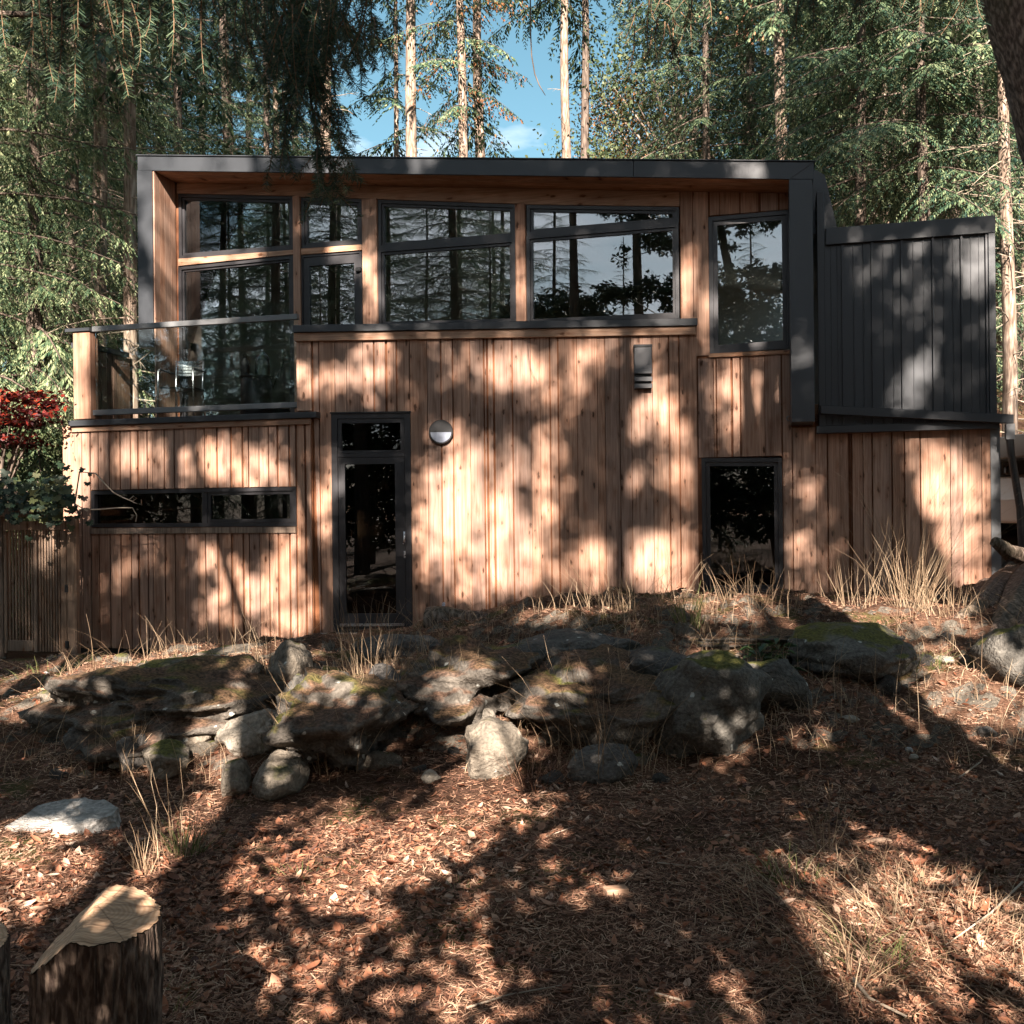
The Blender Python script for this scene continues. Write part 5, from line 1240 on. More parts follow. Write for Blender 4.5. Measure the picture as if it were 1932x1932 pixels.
# charred looking log beside the door
lg = at(878, 1172, 10.8)
rr = random.Random(9)
V, F = [], []
NP = 40
for j, t in enumerate(np.linspace(0, 1, 26)):
    for k in range(NP):
        a = 2 * math.pi * k / NP
        r_ = (0.15 + 0.03 * math.sin(t * 5)) * (1 + .22 * noise.noise(Vector((math.cos(a) * 1.2, math.sin(a) * 1.2, t * 3))) + .08 * noise.noise(Vector((math.cos(a) * 5, math.sin(a) * 5, t * 2))))
        if t > .97: r_ *= .8
        V.append(((t - .5) * .86, r_ * math.cos(a), r_ * math.sin(a) * (1.0 - .2 * t)))
F = [(j * NP + k, j * NP + (k + 1) % NP, (j + 1) * NP + (k + 1) % NP, (j + 1) * NP + k) for j in range(25) for k in range(NP)]
log = empty('log', (lg.x, lg.y, lg.z - .02), 'dark charred looking log lying below the round wall light', 'log', None, -.12)
lm = npmesh('log_body', V, [np.array(F), np.array([list(range(NP))]), np.array([[25 * NP + k for k in range(NP)][::-1]])], [M_BARKN], smooth=True)
link('log_body', lm, log)

M_BARKS = mat_bark('stump_bark', (0.085, 0.06, 0.048), (0.36, 0.27, 0.21), 30, 9.0, 1.0)
# ---------------------------------------------------------------- cut stump at lower left, second one at the edge
m, nt, b, o, N, K = newmat('cut_wood')
tcd = N('ShaderNodeTexCoord'); sx_ = N('ShaderNodeSeparateXYZ'); K(tcd.outputs['Object'], sx_.inputs[0]); cb_ = N('ShaderNodeCombineXYZ'); K(sx_.outputs[0], cb_.inputs[0]); K(sx_.outputs[1], cb_.inputs[1])
wv = N('ShaderNodeTexWave', wave_type='RINGS', rings_direction='Z'); K(cb_.outputs[0], wv.inputs['Vector']); wv.inputs['Scale'].default_value = 26; wv.inputs['Distortion'].default_value = 9; wv.inputs['Detail'].default_value = 4; wv.inputs['Detail Scale'].default_value = .6
rw = ramp(N, [(0.2, (0.52, 0.33, 0.20)), (0.8, (0.60, 0.41, 0.27))]); K(wv.outputs['Fac'], rw.inputs['Fac'])
sn = N('ShaderNodeTexNoise'); K(mapped(N, K, (9, 60, 9), rnd=False), sn.inputs['Vector']); sn.inputs['Scale'].default_value = 1; sn.inputs['Detail'].default_value = 6
rn = ramp(N, [(0.3, (.55, .5, .47)), (0.6, (1.1, 1.08, 1.05))]); K(sn.outputs['Fac'], rn.inputs['Fac'])
mm_ = N('ShaderNodeMixRGB', blend_type='MULTIPLY'); mm_.inputs[0].default_value = 1; K(rw.outputs[0], mm_.inputs[1]); K(rn.outputs[0], mm_.inputs[2])
vk = N('ShaderNodeTexVoronoi', feature='DISTANCE_TO_EDGE'); K(mapped(N, K, (9, 9, 1), rnd=False), vk.inputs['Vector']); vk.inputs['Scale'].default_value = 1
rk = ramp(N, [(0.0, (.25, .2, .17)), (0.025, (1, 1, 1))]); K(vk.outputs['Distance'], rk.inputs['Fac'])
m2_ = N('ShaderNodeMixRGB', blend_type='MULTIPLY'); m2_.inputs[0].default_value = .6; K(mm_.outputs[0], m2_.inputs[1]); K(rk.outputs[0], m2_.inputs[2])
K(m2_.outputs[0], b.inputs['Base Color']); b.inputs['Roughness'].default_value = .8
bp = N('ShaderNodeBump'); bp.inputs['Strength'].default_value = .5; bp.inputs['Distance'].default_value = .006; K(sn.outputs['Fac'], bp.inputs['Height']); K(bp.outputs[0], b.inputs['Normal'])
M_CUT = m
def stump(name, x, y, r, ztop, zleft, label, seed, z0, kink=-.30):
    NA, NR = 160, 60
    V = []; F = []
    def topz(px_, py_):
        hi = ztop - .02 * (px_ / r) + .012 * py_ / r
        lo = ztop + .004 + .9 * (px_ - kink * r) + .17 * py_ if zleft < .3 else 9
        return min(hi, lo) + .004 * noise.noise(Vector((px_ * 40, py_ * 12, seed)))
    def rad(a, z):
        c, s_ = math.cos(a), math.sin(a)
        return r * (1 + .10 * noise.noise(Vector((c * 1.1, s_ * 1.1, seed))) + .045 * noise.noise(Vector((c * 5, s_ * 5, z * 2.5 + seed))) + .10 * abs(noise.noise(Vector((c * 13, s_ * 13, z * 5 + seed)))) + .05 * noise.noise(Vector((c * 30, s_ * 30, z * 9 + seed))) + .25 * math.exp(-max(z - z0, 0) / .07))
    for j in range(NR + 1):
        t = j / NR
        for k in range(NA):
            a = 2 * math.pi * k / NA
            rt = rad(a, ztop); zt_ = topz(rt * math.cos(a), rt * math.sin(a))
            z = z0 + (zt_ - z0) * t; r_ = rad(a, z)
            V.append((r_ * math.cos(a), r_ * math.sin(a), z))
    F = [(j * NA + k, j * NA + (k + 1) % NA, (j + 1) * NA + (k + 1) % NA, (j + 1) * NA + k) for j in range(NR) for k in range(NA)]
    e_ = empty(name, (x, y, 0), label, 'stump')
    link('bark', npmesh('bark', V, [np.array(F)], [M_BARKS], smooth=True), e_)
    TV_ = []; TF_ = []; RR = 14
    for j in range(RR):
        q = 1 - j / RR
        for k in range(NA):
            a = 2 * math.pi * k / NA; rt = rad(a, ztop) * q * .985
            TV_.append((rt * math.cos(a), rt * math.sin(a), topz(rt * math.cos(a), rt * math.sin(a)) + .002))
    TV_.append((0, 0, topz(0, 0)))
    TF3 = np.array([((RR - 1) * NA + k, (RR - 1) * NA + (k + 1) % NA, RR * NA) for k in range(NA)])
    TF4 = np.array([(j * NA + k, j * NA + (k + 1) % NA, (j + 1) * NA + (k + 1) % NA, (j + 1) * NA + k) for j in range(RR - 1) for k in range(NA)])
    link('cut_face', npmesh('cut_face', TV_, [TF4, TF3], [M_CUT], smooth=False), e_)
sp_ = at(184, 1780, 2.5)
stump('tree_stump', sp_.x, 2.5, .148, .662, .24, 'bark covered stump with a slanted fresh cut at the lower left', 3, -.05, -.1)
sp_ = at(-52, 1850, 3.0)
stump('tree_stump', sp_.x, 3.0, .10, .40, .36, 'dark stump cut off by the left edge', 6, -.05, .9)

# ---------------------------------------------------------------- leaning tree with root flare at the right edge
lt0 = at(2040, 1040, 11.6)
lt = empty('leaning_fir', (lt0.x, lt0.y, gz(lt0.x, lt0.y) - .1), 'big rough barked trunk leaning along the right edge with spreading roots', 'tree')
def barktube(P, rad_, n, seed, amp=.06):
    P = np.array(P, float)
    # resample
    t = np.linspace(0, len(P) - 1, 90)
    Q = np.stack([np.interp(t, range(len(P)), P[:, i]) for i in range(3)], -1); r_ = np.interp(t, range(len(P)), rad_)
    for _ in range(6): Q[1:-1] = (Q[:-2] + Q[1:-1] * 2 + Q[2:]) / 4; r_[1:-1] = (r_[:-2] + r_[1:-1] * 2 + r_[2:]) / 4
    V, F = tube(Q, r_, n)
    C = np.repeat(Q, n, axis=0); D = V - C
    for i in range(len(V)):
        d = D[i] / (np.linalg.norm(D[i]) + 1e-9)
        s_ = amp * noise.noise(Vector((d[0] * 3, d[1] * 3, V[i][2] * 1.5 + seed))) + amp * .9 * abs(noise.noise(Vector((d[0] * 9, d[1] * 9, V[i][2] * 3 + seed))))
        V[i] = C[i] + D[i] * (1 + s_)
    return V, F
LTW = [at(2048, 1060, 11.6), at(2068, 860, 11.5), at(2066, 600, 11.35), at(2034, 350, 11.2), at(1960, 90, 11.0), at(1902, -140, 10.8), at(1832, -420, 10.6), at(1770, -800, 10.4)]
LP = [p - WM[lt].translation for p in LTW]; LP[0].z = -.1
V, F = barktube([tuple(p) for p in LP], [.68, .50, .45, .43, .41, .38, .34, .28], 64, 3, .09)
link('trunk', npmesh('trunk', V, [F], [M_BARKN], smooth=True), lt)
for pts, r0, up in [([(1990, 1045, 11.2), (1935, 1052, 10.9), (1900, 1040, 10.7), (1876, 1022, 10.6)], .085, 1), ([(1985, 1060, 11.2), (1925, 1095), (1885, 1130), (1845, 1165), (1800, 1185)], .20, 0), ([(1995, 1080, 11.0), (1955, 1140), (1915, 1180), (1880, 1205)], .24, 0), ([(2000, 1090, 10.9), (1975, 1150), (1960, 1200), (1950, 1240)], .24, 0), ([(1985, 1040, 11.2), (1910, 1075), (1870, 1105), (1830, 1128)], .16, 0)]:
    P = []
    rads = np.linspace(r0 * 1.35, r0 * (.55 if up else .22), len(pts))
    for p, r_ in zip(pts, rads):
        q = at(*p) if len(p) == 3 else ground_hit(*p) + Vector((0, .05, r_ * .15))
        P.append(tuple(q - WM[lt].translation))
    V, F = barktube(P, rads, 28, r0 * 40, .26)
    link('root', npmesh('root', V, [F, np.array([[len(V) - 28 + k for k in range(28)]])], [M_BARKN], smooth=True), lt)
# crown far above the frame
CR = conifer(77, 8.5, .3, .2, 60, lambda t: 3.4 * (1 - t) ** .6 + .4, (-.25, .35), dict(hang=.5, spray=.055))
link('foliage', CR[1], lt, Matrix.Translation(at(1775, -780, 10.4)))

# ---------------------------------------------------------------- car and carport on the far right
cp_ = at(1925, 960, 16.2); cgz = gz(cp_.x, cp_.y)
M_CARW = mat_plain('white_car_paint', (0.80, 0.80, 0.80), .25, 0, .02, 1, 0, .6)
car = empty('parked_car', (cp_.x + .75, 16.6, cgz), 'white parked car half hidden behind the right corner of the house', 'car')
zc = at(1905, 935, 15.5).z - cgz
def carsec(y, hw, z0_, z1_): return [(-hw, y, z0_), (-hw * 1.02, y, (z0_ + z1_) * .5), (-hw * .93, y, z1_), (hw * .93, y, z1_), (hw * 1.02, y, (z0_ + z1_) * .5), (hw, y, z0_)]
zs0 = zc - .38
S = [(-2.0, .70, .0, .42), (-1.9, .84, -.05, .60), (-1.1, .88, -.06, .68), (-.85, .88, -.06, .70), (1.9, .88, -.06, .74), (2.05, .8, 0, .66)]
V = [q for y, hw, a, c in S for q in carsec(y, hw, zs0 + a, zs0 + c)]
F = [(i * 6 + k, i * 6 + (k + 1) % 6, (i + 1) * 6 + (k + 1) % 6, (i + 1) * 6 + k) for i in range(5) for k in range(6)] + [tuple(range(6))[::-1], tuple(range(30, 36))]
link('body', MB().add(V, F).mesh('body', M_CARW, False, .04), car)
S2 = [(-.9, .80, .70, .72), (-.35, .70, .70, 1.18), (1.2, .70, .72, 1.22), (1.85, .78, .72, .8)]
V = [q for y, hw, a, c in S2 for q in [(-.84, y, zs0 + a), (-hw, y, zs0 + c), (hw, y, zs0 + c), (.84, y, zs0 + a)]]
F = [(i * 4 + k, i * 4 + (k + 1) % 4, (i + 1) * 4 + (k + 1) % 4, (i + 1) * 4 + k) for i in range(3) for k in range(4)] + [(3, 2, 1, 0), (12, 13, 14, 15)]
link('windscreen', MB().add(V, F).mesh('windscreen', mat_plain('car_glass', (.03, .035, .04), .08, 0, .05, 1, 0, .8), False, .02), car)
link('car_roof', MB().box(-.69, .69, -.3, 1.2, zs0 + 1.185, zs0 + 1.25).mesh('car_roof', M_CARW, False, .03), car)
for sx in (-1, 1):
    for y in (-1.35, 1.3):
        w_ = link('wheel', MB().lathe([(.20, 0), (.33, .01), (.34, .1), (.33, .2), (.2, .21)], 24, 'X', (sx * .80 - .1, y, zs0 - .05)).mesh('wheel', M_BLACK, True), car)
        link('rim', MB().lathe([(.19, -.005), (.19, .215)], 14, 'X', (sx * .80 - .1, y, zs0 - .05)).mesh('rim', M_ALU), w_)
    link('headlight', MB().box(sx * .62 - .14, sx * .62 + .14, -1.99, -1.88, zs0 + .38, zs0 + .52).mesh('headlight', M_LAMPW, False, .03), car)
    link('mirror', MB().box(sx * .98 - .09, sx * .98 + .09, -.62, -.5, zs0 + .72, zs0 + .86).mesh('mirror', M_BLACK, False, .03), car)
link('bumper', MB().box(-.78, .78, -2.06, -1.93, zs0 - .02, zs0 + .2).mesh('bumper', M_BLACK, False, .03), car)
cpt = empty('carport', (cp_.x + .9, 16.5, cgz), 'dark carport roof over the white car', 'carport')
zr_ = at(1905, 818, 15).z; zr2 = at(1905, 862, 15).z
link('carport_roof', MB().box(cp_.x - .55, cp_.x + 5, 14.6, 19.5, zr2, zr_).mesh('carport_roof', M_METAL, False, .02), cpt, Matrix.Identity(4))
for x_, y_ in ((cp_.x - .35, 19.2), (cp_.x + 4.6, 14.9), (cp_.x + 4.6, 19.2)): link('carport_post', MB().box(x_ - .07, x_ + .07, y_ - .07, y_ + .07, gz(x_, y_) - .3, zr2).mesh('carport_post', M_BLACK), cpt, Matrix.Identity(4))
link('carport_wall', MB().box(cp_.x - .5, cp_.x + 4.9, 19.35, 19.45, gz(cp_.x, 19.4) - .5, zr2 - .01).mesh('carport_wall', M_BLACK), cpt, Matrix.Identity(4))
# ---------------------------------------------------------------- the trees behind the photographer: they shade the scene and stand in the window reflections
# every patch of sunlight the trees leave open: centre and half size on the picture of the place (ground or a wall)
def sunplane(p):
    """where the sun ray through a point crosses the plane Y = -10"""
    return np.array([p[0], p[2] + (p[1] + 10) * TAN])
M_SHADE = mat_leaf('shading_fir_foliage', [(0.15, (0.012, 0.028, 0.018)), (0.45, (0.032, 0.06, 0.034)), (0.9, (0.09, 0.11, 0.05))], trans=.04)
LITG = [(1680, 1740, 190, 120), (1540, 1880, 260, 50), (1690, 1600, 80, 50), (130, 1670, 150, 70), (70, 1570, 70, 30), (360, 1600, 80, 60), (250, 1680, 40, 40), (420, 1525, 75, 65), (490, 1400, 95, 80), (540, 1285, 60, 60), (620, 1560, 60, 60), (1790, 1760, 130, 100), (1660, 1880, 240, 80), (1560, 1720, 90, 80), (90, 1640, 130, 60), (860, 1890, 130, 45), (560, 1890, 60, 40), (530, 1290, 45, 50),
        (560, 1650, 110, 60), (760, 1590, 170, 60), (950, 1520, 90, 35), (640, 1700, 120, 25), (1050, 1680, 90, 30), (700, 1860, 200, 70), (1830, 1290, 80, 80), (1690, 1340, 70, 35), (1600, 1400, 80, 28), (1840, 1425, 60, 25),
        (690, 1310, 50, 60), (880, 1320, 50, 50), (930, 1400, 70, 60), (1060, 1315, 35, 25), (1360, 1225, 55, 15), (1500, 1150, 230, 20), (1720, 1150, 90, 25), (230, 1262, 150, 14), (440, 1240, 110, 8),
        (60, 1330, 50, 22), (190, 1335, 60, 25), (1080, 1160, 120, 10), (200, 1725, 60, 30)]
LITW = [(W2, (700, 712, 45, 45)), (W2, (600, 720, 30, 50)), (W2, (655, 690, 30, 20)), (W2, (860, 930, 55, 130)), (W2, (900, 1080, 120, 60)), (W2, (960, 700, 120, 45)), (W2, (1060, 745, 55, 40)), (W2, (1230, 770, 60, 50)), (W2, (1150, 660, 130, 25)),
        (W2, (1030, 830, 35, 30)), (W2, (1160, 1060, 70, 70)), (W2, (1275, 1050, 45, 80)), (W2, (1290, 880, 26, 80)), (W2, (985, 880, 30, 40)), (W2, (800, 1000, 14, 120)), (W2, (610, 1050, 12, 150)), (W2, (1040, 1060, 40, 40)), (W2, (950, 980, 50, 40)), (W2, (1195, 920, 28, 22)),
        (W3, (250, 860, 110, 40)), (W3, (450, 870, 130, 45)), (W3, (475, 1110, 75, 60)), (W3, (565, 1010, 18, 150)), (W3, (400, 1150, 40, 30)), (W3, (155, 860, 16, 100)), (W3, (155, 710, 20, 90)), (W3, (540, 1170, 50, 60)), (W3, (210, 1100, 25, 40)),
        (W1, (1300, 560, 36, 130)), (W1, (1400, 760, 75, 60)), (W1, (1395, 690, 70, 25)), (W1, (1502, 1060, 18, 100)), (W1, (1815, 960, 55, 150)), (W1, (1790, 850, 40, 40)), (W1, (698, 530, 16, 80)), (W1, (982, 520, 14, 90)), (W1, (310, 470, 30, 130)), (W1, (450, 480, 110, 20)), (W1, (300, 640, 30, 80)),
        (W1, (1735, 480, 40, 30)), (W1, (1640, 510, 26, 26)), (W1, (1735, 705, 36, 40)), (W1, (1830, 560, 22, 40)), (W1, (1350, 325, 110, 16)), (W1, (420, 310, 60, 14)), (W1, (960, 618, 60, 14)), (W1, (388, 560, 75, 190)), (W1, (430, 640, 95, 110)), (W1, (430, 420, 90, 45)), (W1, (1513, 720, 14, 50)), (W1, (1640, 1000, 12, 26)), (W1, (1560, 1060, 20, 40)), (W1, (1690, 770, 40, 12))]
LIT = []
for px, py, rx, ry, Y in [(1388, 1388, 34, 52, 6.35), (480, 1392, 75, 52, 6.9), (125, 1565, 85, 22, 5.4), (925, 1445, 75, 45, 6.1), (300, 1450, 48, 45, 6.7), (225, 1722, 115, 24, 2.5), (1340, 1240, 60, 14, 7.0)]:
    c, a, b_ = [sunplane(at(x, y, Y)) for x, y in ((px, py), (px + rx, py), (px, py + ry))]; LIT.append((c[0], c[1], abs(a[0] - c[0]), abs(b_[1] - c[1])))
for cx_, cy_, rx, ry in LITG:
    c, a, b_, d = [sunplane(ground_hit(*p)) for p in ((cx_, cy_), (cx_ + rx, cy_), (cx_, cy_ - ry), (cx_, cy_ + ry))]
    LIT.append((c[0], c[1], abs(a[0] - c[0]), max(abs(b_[1] - d[1]) / 2, .06)))
for w, (cx_, cy_, rx, ry) in LITW:
    def P_(x, y): u, z = w.uz(x, y); q = w.to(u, 0, 0); return sunplane((q.x, q.y, z))
    c, a, b_ = P_(cx_, cy_), P_(cx_ + rx, cy_), P_(cx_, cy_ + ry)
    LIT.append((c[0], c[1], abs(a[0] - c[0]) * .9, abs(b_[1] - c[1]) * .9))
LIT = np.array(LIT)
def lit_amount(x, z, grow=0.0):
    return float((((x - LIT[:, 0]) / (LIT[:, 2] + grow)) ** 2 + ((z - LIT[:, 1]) / (LIT[:, 3] + grow)) ** 2).min())
# trunks (x at the ground, Y, lean in x per metre of height, width)
SHT = [(-0.53, -4.2, -0.17, .40, 'behind trunk throwing the wider shadow stripe on the left slope'), (-0.36, -3.6, -0.30, .27, 'trunk throwing the narrower shadow stripe on the left slope'),
       (1.75, -5.2, 0.10, .62, 'thick trunk throwing the shadow along the right edge'), (0.50, -9.0, 0.06, .5, 'fir behind the photographer near the middle'), (-5.15, -9.5, -.01, .42, 'fir behind the photographer on the left'),
       (7.9, -6.5, -.28, 1.66, 'leaning fir behind the photographer shading the right wall'), (2.0, -12.5, .02, .5, 'fir behind the photographer farther back'), (-6.4, -8.5, 0, .5, 'fir behind the photographer far to the left')]
SHT = [(a, b_, c, d, 'shade tree: ' + e_ if False else e_) for a, b_, c, d, e_ in SHT]
rr = random.Random(33)
STEP = .175
pts = []; thin = []
for x in np.arange(-7.6, 6.4, STEP):
    for z in np.arange(6.6, 20.4, STEP):
        xx, zz_ = x + rr.uniform(-.5, .5) * STEP, z + rr.uniform(-.5, .5) * STEP
        if xx < -5.7 and zz_ > 15.5: continue
        l_ = lit_amount(xx, zz_, .06 if zz_ > 13.3 else .10)
        l_ += (.85 if zz_ > 13.3 else .22) * fbm((xx * 2.1, zz_ * 2.1, 1.7), 3) + .22 * noise.noise(Vector((xx * 6, zz_ * 6, 3)))
        if l_ < 1.0:
            if zz_ > 13.3 and rr.random() < .20: thin.append((xx, zz_))
            continue
        if zz_ > 13.3 and fbm((xx * 1.5, zz_ * 1.5, 4.2), 3) > .36: continue
        pts.append((xx, zz_))
thinset = set(thin)
groups = {k: [] for k in range(len(SHT))}
for x, z in pts + thin:
    best = None
    for k, (x0, y0, ln, w_, _) in enumerate(SHT):
        Yk = y0; h = z - (Yk + 10) * TAN
        if h < 3.2: continue
        dx = abs(x - (x0 + ln * h)) + rr.uniform(0, 1.6)
        if best is None or dx < best[0]: best = (dx, k)
    if best: groups[best[1]].append((x, z))
for k, (x0, y0, ln, w_, lab) in enumerate(SHT):
    H = 22 if k > 2 else 19
    g0 = gz(x0, y0)
    e_ = empty('fir_tree', (x0, y0, g0), lab, 'tree')
    zz_ = np.linspace(-.3, H, 24)
    V, F = tube(np.stack([ln * zz_ + .05 * np.sin(zz_ * .9 + k), .05 * np.cos(zz_ * .7 + k), zz_], -1), [max(w_ / 2 * (1 - .8 * max(z, 0) / H), .03) for z in zz_], 14)
    TVs = [V]; TFs = [F]; nb = len(V)
    Q = []
    cl = groups[k]
    gb = {}
    for x, z in cl:
        Yc = y0 + rr.uniform(-1.1, 1.1) if z > 13.2 else rr.uniform(-1.6, -.4); h = z - (Yc + 10) * TAN
        c = np.array([x - x0, Yc - y0, h - g0])
        m_ = 12 if (x, z) in thinset else 46
        d = rng.normal(size=(m_, 3)) * [1, 1, .6] + [0, 0, -.4]; d /= np.linalg.norm(d, axis=1, keepdims=True)
        p = c + rng.normal(size=(m_, 3)) * [.085, .17, .08]
        w = np.cross(d, rng.normal(size=(m_, 3))); w /= np.linalg.norm(w, axis=1, keepdims=True); l_ = .17 * rng.uniform(.6, 1.3, (m_, 1))
        Q.append(np.stack([p, p + d * l_ * .5 + w * l_ * .22, p + d * l_, p + d * l_ * .5 - w * l_ * .22], 1))
        key = (int(h / .8), x > x0 + ln * h)
        if key not in gb or abs(x - x0 - ln * h) > abs(gb[key][0] + x0 - x0 - ln * h): gb[key] = c
    for key, c in gb.items():
        s0 = np.array([ln * (c[2] + .3), 0, c[2] + .3])
        v, f = tube(np.stack([s0, s0 * .5 + c * .5 + [0, 0, .12], c]), [.03, .02, .006], 5); TVs.append(v); TFs.append(f + nb); nb += len(v)
    # ordinary crown above
    top = conifer(200 + k, H - 12.5, .1, 0.2, 46, lambda t: 2.6 * (1 - t) ** .7 + .3, (-.2, .35), dict(hang=.45, spray=.06), nvar=3)[1]
    nq = len(top.polygons); arr = np.empty(len(top.vertices) * 3, dtype=np.float32); top.vertices.foreach_get('co', arr)
    arr = arr.reshape(-1, 4, 3); zb_ = 20.0 - (y0 + 10) * TAN - g0 + 2.2
    Q.append(arr + np.array([ln * zb_, 0, zb_]))
    Q = np.concatenate(Q)
    link('trunk', npmesh('trunk', np.concatenate(TVs), [np.concatenate(TFs)], [M_BARKD], smooth=True), e_)
    link('foliage', npmesh('foliage', Q.reshape(-1, 3), [np.arange(len(Q) * 4).reshape(-1, 4)], [M_SHADE]), e_)
    # unseen higher boughs added to keep sky light off the slope, as canopy overhead
    Q = []
    for i in range(110):
        Yc = rr.uniform(-3.5, 10.0); zp_ = rr.uniform(22.4, 31.5); h = zp_ - (Yc + 10) * TAN; x_ = rr.uniform(-5.2, 6.5)
        qv, _a = limb(rr, 14, .5, .11, .2, .05, .5, 1.3)
        Q.append((qv.reshape(-1, 3) * rr.uniform(1.4, 2.6)) @ rotm(rr.uniform(0, 6.28), rr.uniform(-.3, .2)).T + np.array([x_ - x0, Yc - y0, h - g0]))
    Q = np.concatenate(Q).reshape(-1, 4, 3)
    link('added_canopy', npmesh('added_canopy', Q.reshape(-1, 3), [np.arange(len(Q) * 4).reshape(-1, 4)], [M_SHADE]), e_)
# firs mirrored in the windows
for kd, X, Y, s, lb in [('fulld', -29, -10, .80, 'full fir behind the photographer far left'), ('full', -24, -7, .72, 'full fir behind the photographer left of the slope'), ('fulld', -19.5, -12, .85, 'dark fir behind the photographer'),
                        ('full', -15.5, -9, .66, 'full fir mirrored in the wide window'), ('fulld', -12.2, -14, .70, 'dark fir mirrored beside the middle post'), ('full', -5.6, -15.5, .40, 'full fir mirrored in the tall window'), ('full', -33, -3, .8, 'full fir at the far left behind the photographer'),
                        ('fulld', -9.0, -24, .55, 'small fir behind the photographer, mirrored low'), ('fulld', 10, -14, .9, 'dark fir behind the photographer on the right'), ('fulld', 3.0, -22, .50, 'dark fir well behind the photographer'), ('full', -27, -14, 1.0, 'tall full fir behind the photographer at far left'), ('fulld', -21.5, -4, .9, 'dark fir left of the photographer, mirrored in the first windows'), ('full', -17.5, -15, 1.05, 'tall full fir mirrored in the middle windows'),
                        ('fulld', -11.8, -5, .95, 'dark fir mirrored in the wide window'), ('fulld', -14.6, -9.6, 1.0, 'dark fir mirrored behind the first one in the wide window'), ('fulld', -16.6, -4.4, .95, 'dark fir mirrored in the balcony door'), ('fulld', -19.6, -8.6, 1.0, 'dark fir mirrored over the balcony door'), ('fulld', -24.2, -8, 1.0, 'dark fir mirrored in the leftmost windows'), ('full', -36, -12, 1.1, 'tallest fir behind the photographer at far left'), ('fulld', -11.5, -20, .55, 'low dark fir mirrored under the clouds')]:
    tree(kd, 0, Y, lb, s, X=X, group=None)
for X, Y, s in ((-30, -27, 1.1), (-24, -31, 1.15), (-9, -34, .78), (-3.5, -29, .66), (2, -33, .74), (7.5, -28, .64), (13, -30, 1.2), (19, -26, 1.15), (15, -18, 1.0), (22, -14, 1.1), (17, -6, 1.0), (14, 2, .8)):  # unseen firs added behind and beside the camera to cut sky light
    tree('fulld', 0, Y, 'dark fir added out of view around the photographer to block sky light', s, X=X, group='firs added out of view around the photographer to block sky light')
for X, Y, h in ((-6.8, 3.2, 8), (-7.6, 0, 10), (-8.2, -3, 12), (-10, 4.5, 8), (-16.5, 8, 25), (-17.5, 3, 26), (-19, 12.5, 25), (-16.2, -1, 25), (-22, 6, 28), (-23, 0, 27), (8.2, 3, 13.5), (8.6, -1, 15.5), (9.8, 7, 12.5), (10.5, .5, 16), (12.2, 4, 15), (13, 9, 12.5), (8, -6, 17), (11.5, -4, 17), (16, 3, 20), (15.5, 8, 17), (-31, -19, 27), (-37, -24, 28), (-43, -18, 28), (-34, -32, 30), (-50, -25, 30), (-28, -37, 30), (-46, -10, 28), (-40, -3, 26), (-29, 4, 26)):  # more unseen firs, added to block open sky at the sides and in reflections
    tree('fulld' if (X + Y) % 2 < 1.2 else 'full', 0, Y, 'dark fir added out of view around the photographer to block sky light', h / 26, X=X, group='firs added out of view around the photographer to block sky light')

# ---------------------------------------------------------------- fir boughs hanging into the frame from above
M_NEED = mat_leaf('fir_needles', [(0.1, (0.018, 0.045, 0.030)), (0.5, (0.045, 0.09, 0.055)), (0.85, (0.14, 0.18, 0.09))], trans=.15, sc=1.5)
M_TWIG = mat_plain('young_twig_bark', (0.22, 0.13, 0.07), .8, 0, .2, 5)
def bough_mesh(hangs, seed, base):
    """hangs: list of (top point, end point, needles per metre); needles comb both sides of each twig"""
    rr = random.Random(seed); g = np.random.default_rng(seed)
    TV, TF, nb = [], [], 0; NQ = []
    for a, c, dens in hangs:
        a = np.array(a); c = np.array(c); L_ = np.linalg.norm(c - a)
        n = 7; t = np.linspace(0, 1, n)[:, None]
        side = np.cross(c - a, [0, 1, 0]); side /= np.linalg.norm(side) + 1e-9
        P = a + (c - a) * t + side * (np.sin(t * math.pi) * rr.uniform(-.1, .1) * L_) + np.array([0, 1, 0]) * np.sin(t * 2.5) * rr.uniform(-.1, .1)
        v, f = tube(P, np.linspace(.003, .001, n), 4); TV.append(v); TF.append(f + nb); nb += len(v)
        m_ = int(L_ * dens)
        tt = g.uniform(.04, 1, m_); q = np.stack([np.interp(tt, t[:, 0], P[:, i]) for i in range(3)], -1)
        ax = (c - a) / L_
        ang = g.choice([0, math.pi], m_) + g.normal(0, .75, m_)
        b1 = np.cross(ax, [0, 1, 0.01]); b1 /= np.linalg.norm(b1); b2 = np.cross(ax, b1)
        d = b1 * np.cos(ang)[:, None] + b2 * np.sin(ang)[:, None] + ax * g.uniform(.25, .8, (m_, 1)) + [0, 0, -.12]
        d /= np.linalg.norm(d, axis=1, keepdims=True)
        ln = g.uniform(.024, .040, (m_, 1)) * (1.05 - .3 * tt[:, None])
        w = np.cross(d, g.normal(size=(m_, 3))); w /= np.linalg.norm(w, axis=1, keepdims=True); w *= .0014
        NQ.append(np.stack([q - w, q + w, q + d * ln + w * .5 + [0, 0, -.002], q + d * ln - w * .5 + [0, 0, -.002]], 1))
    NQ = np.concatenate(NQ) - np.array(base)
    return npmesh('twigs', np.concatenate(TV) - np.array(base), [np.concatenate(TF)], [M_TWIG], smooth=True), npmesh('needles', NQ.reshape(-1, 3), [np.arange(len(NQ) * 4).reshape(-1, 4)], [M_NEED])
rr = random.Random(71)
oh = empty('overhanging_fir', (-4.4, 1.4, gz(-4.4, 1.4)), 'fir whose needle twigs hang into the top left of the view', 'tree')
ob = WM[oh].translation
zz_ = np.linspace(-.2, 11, 12)
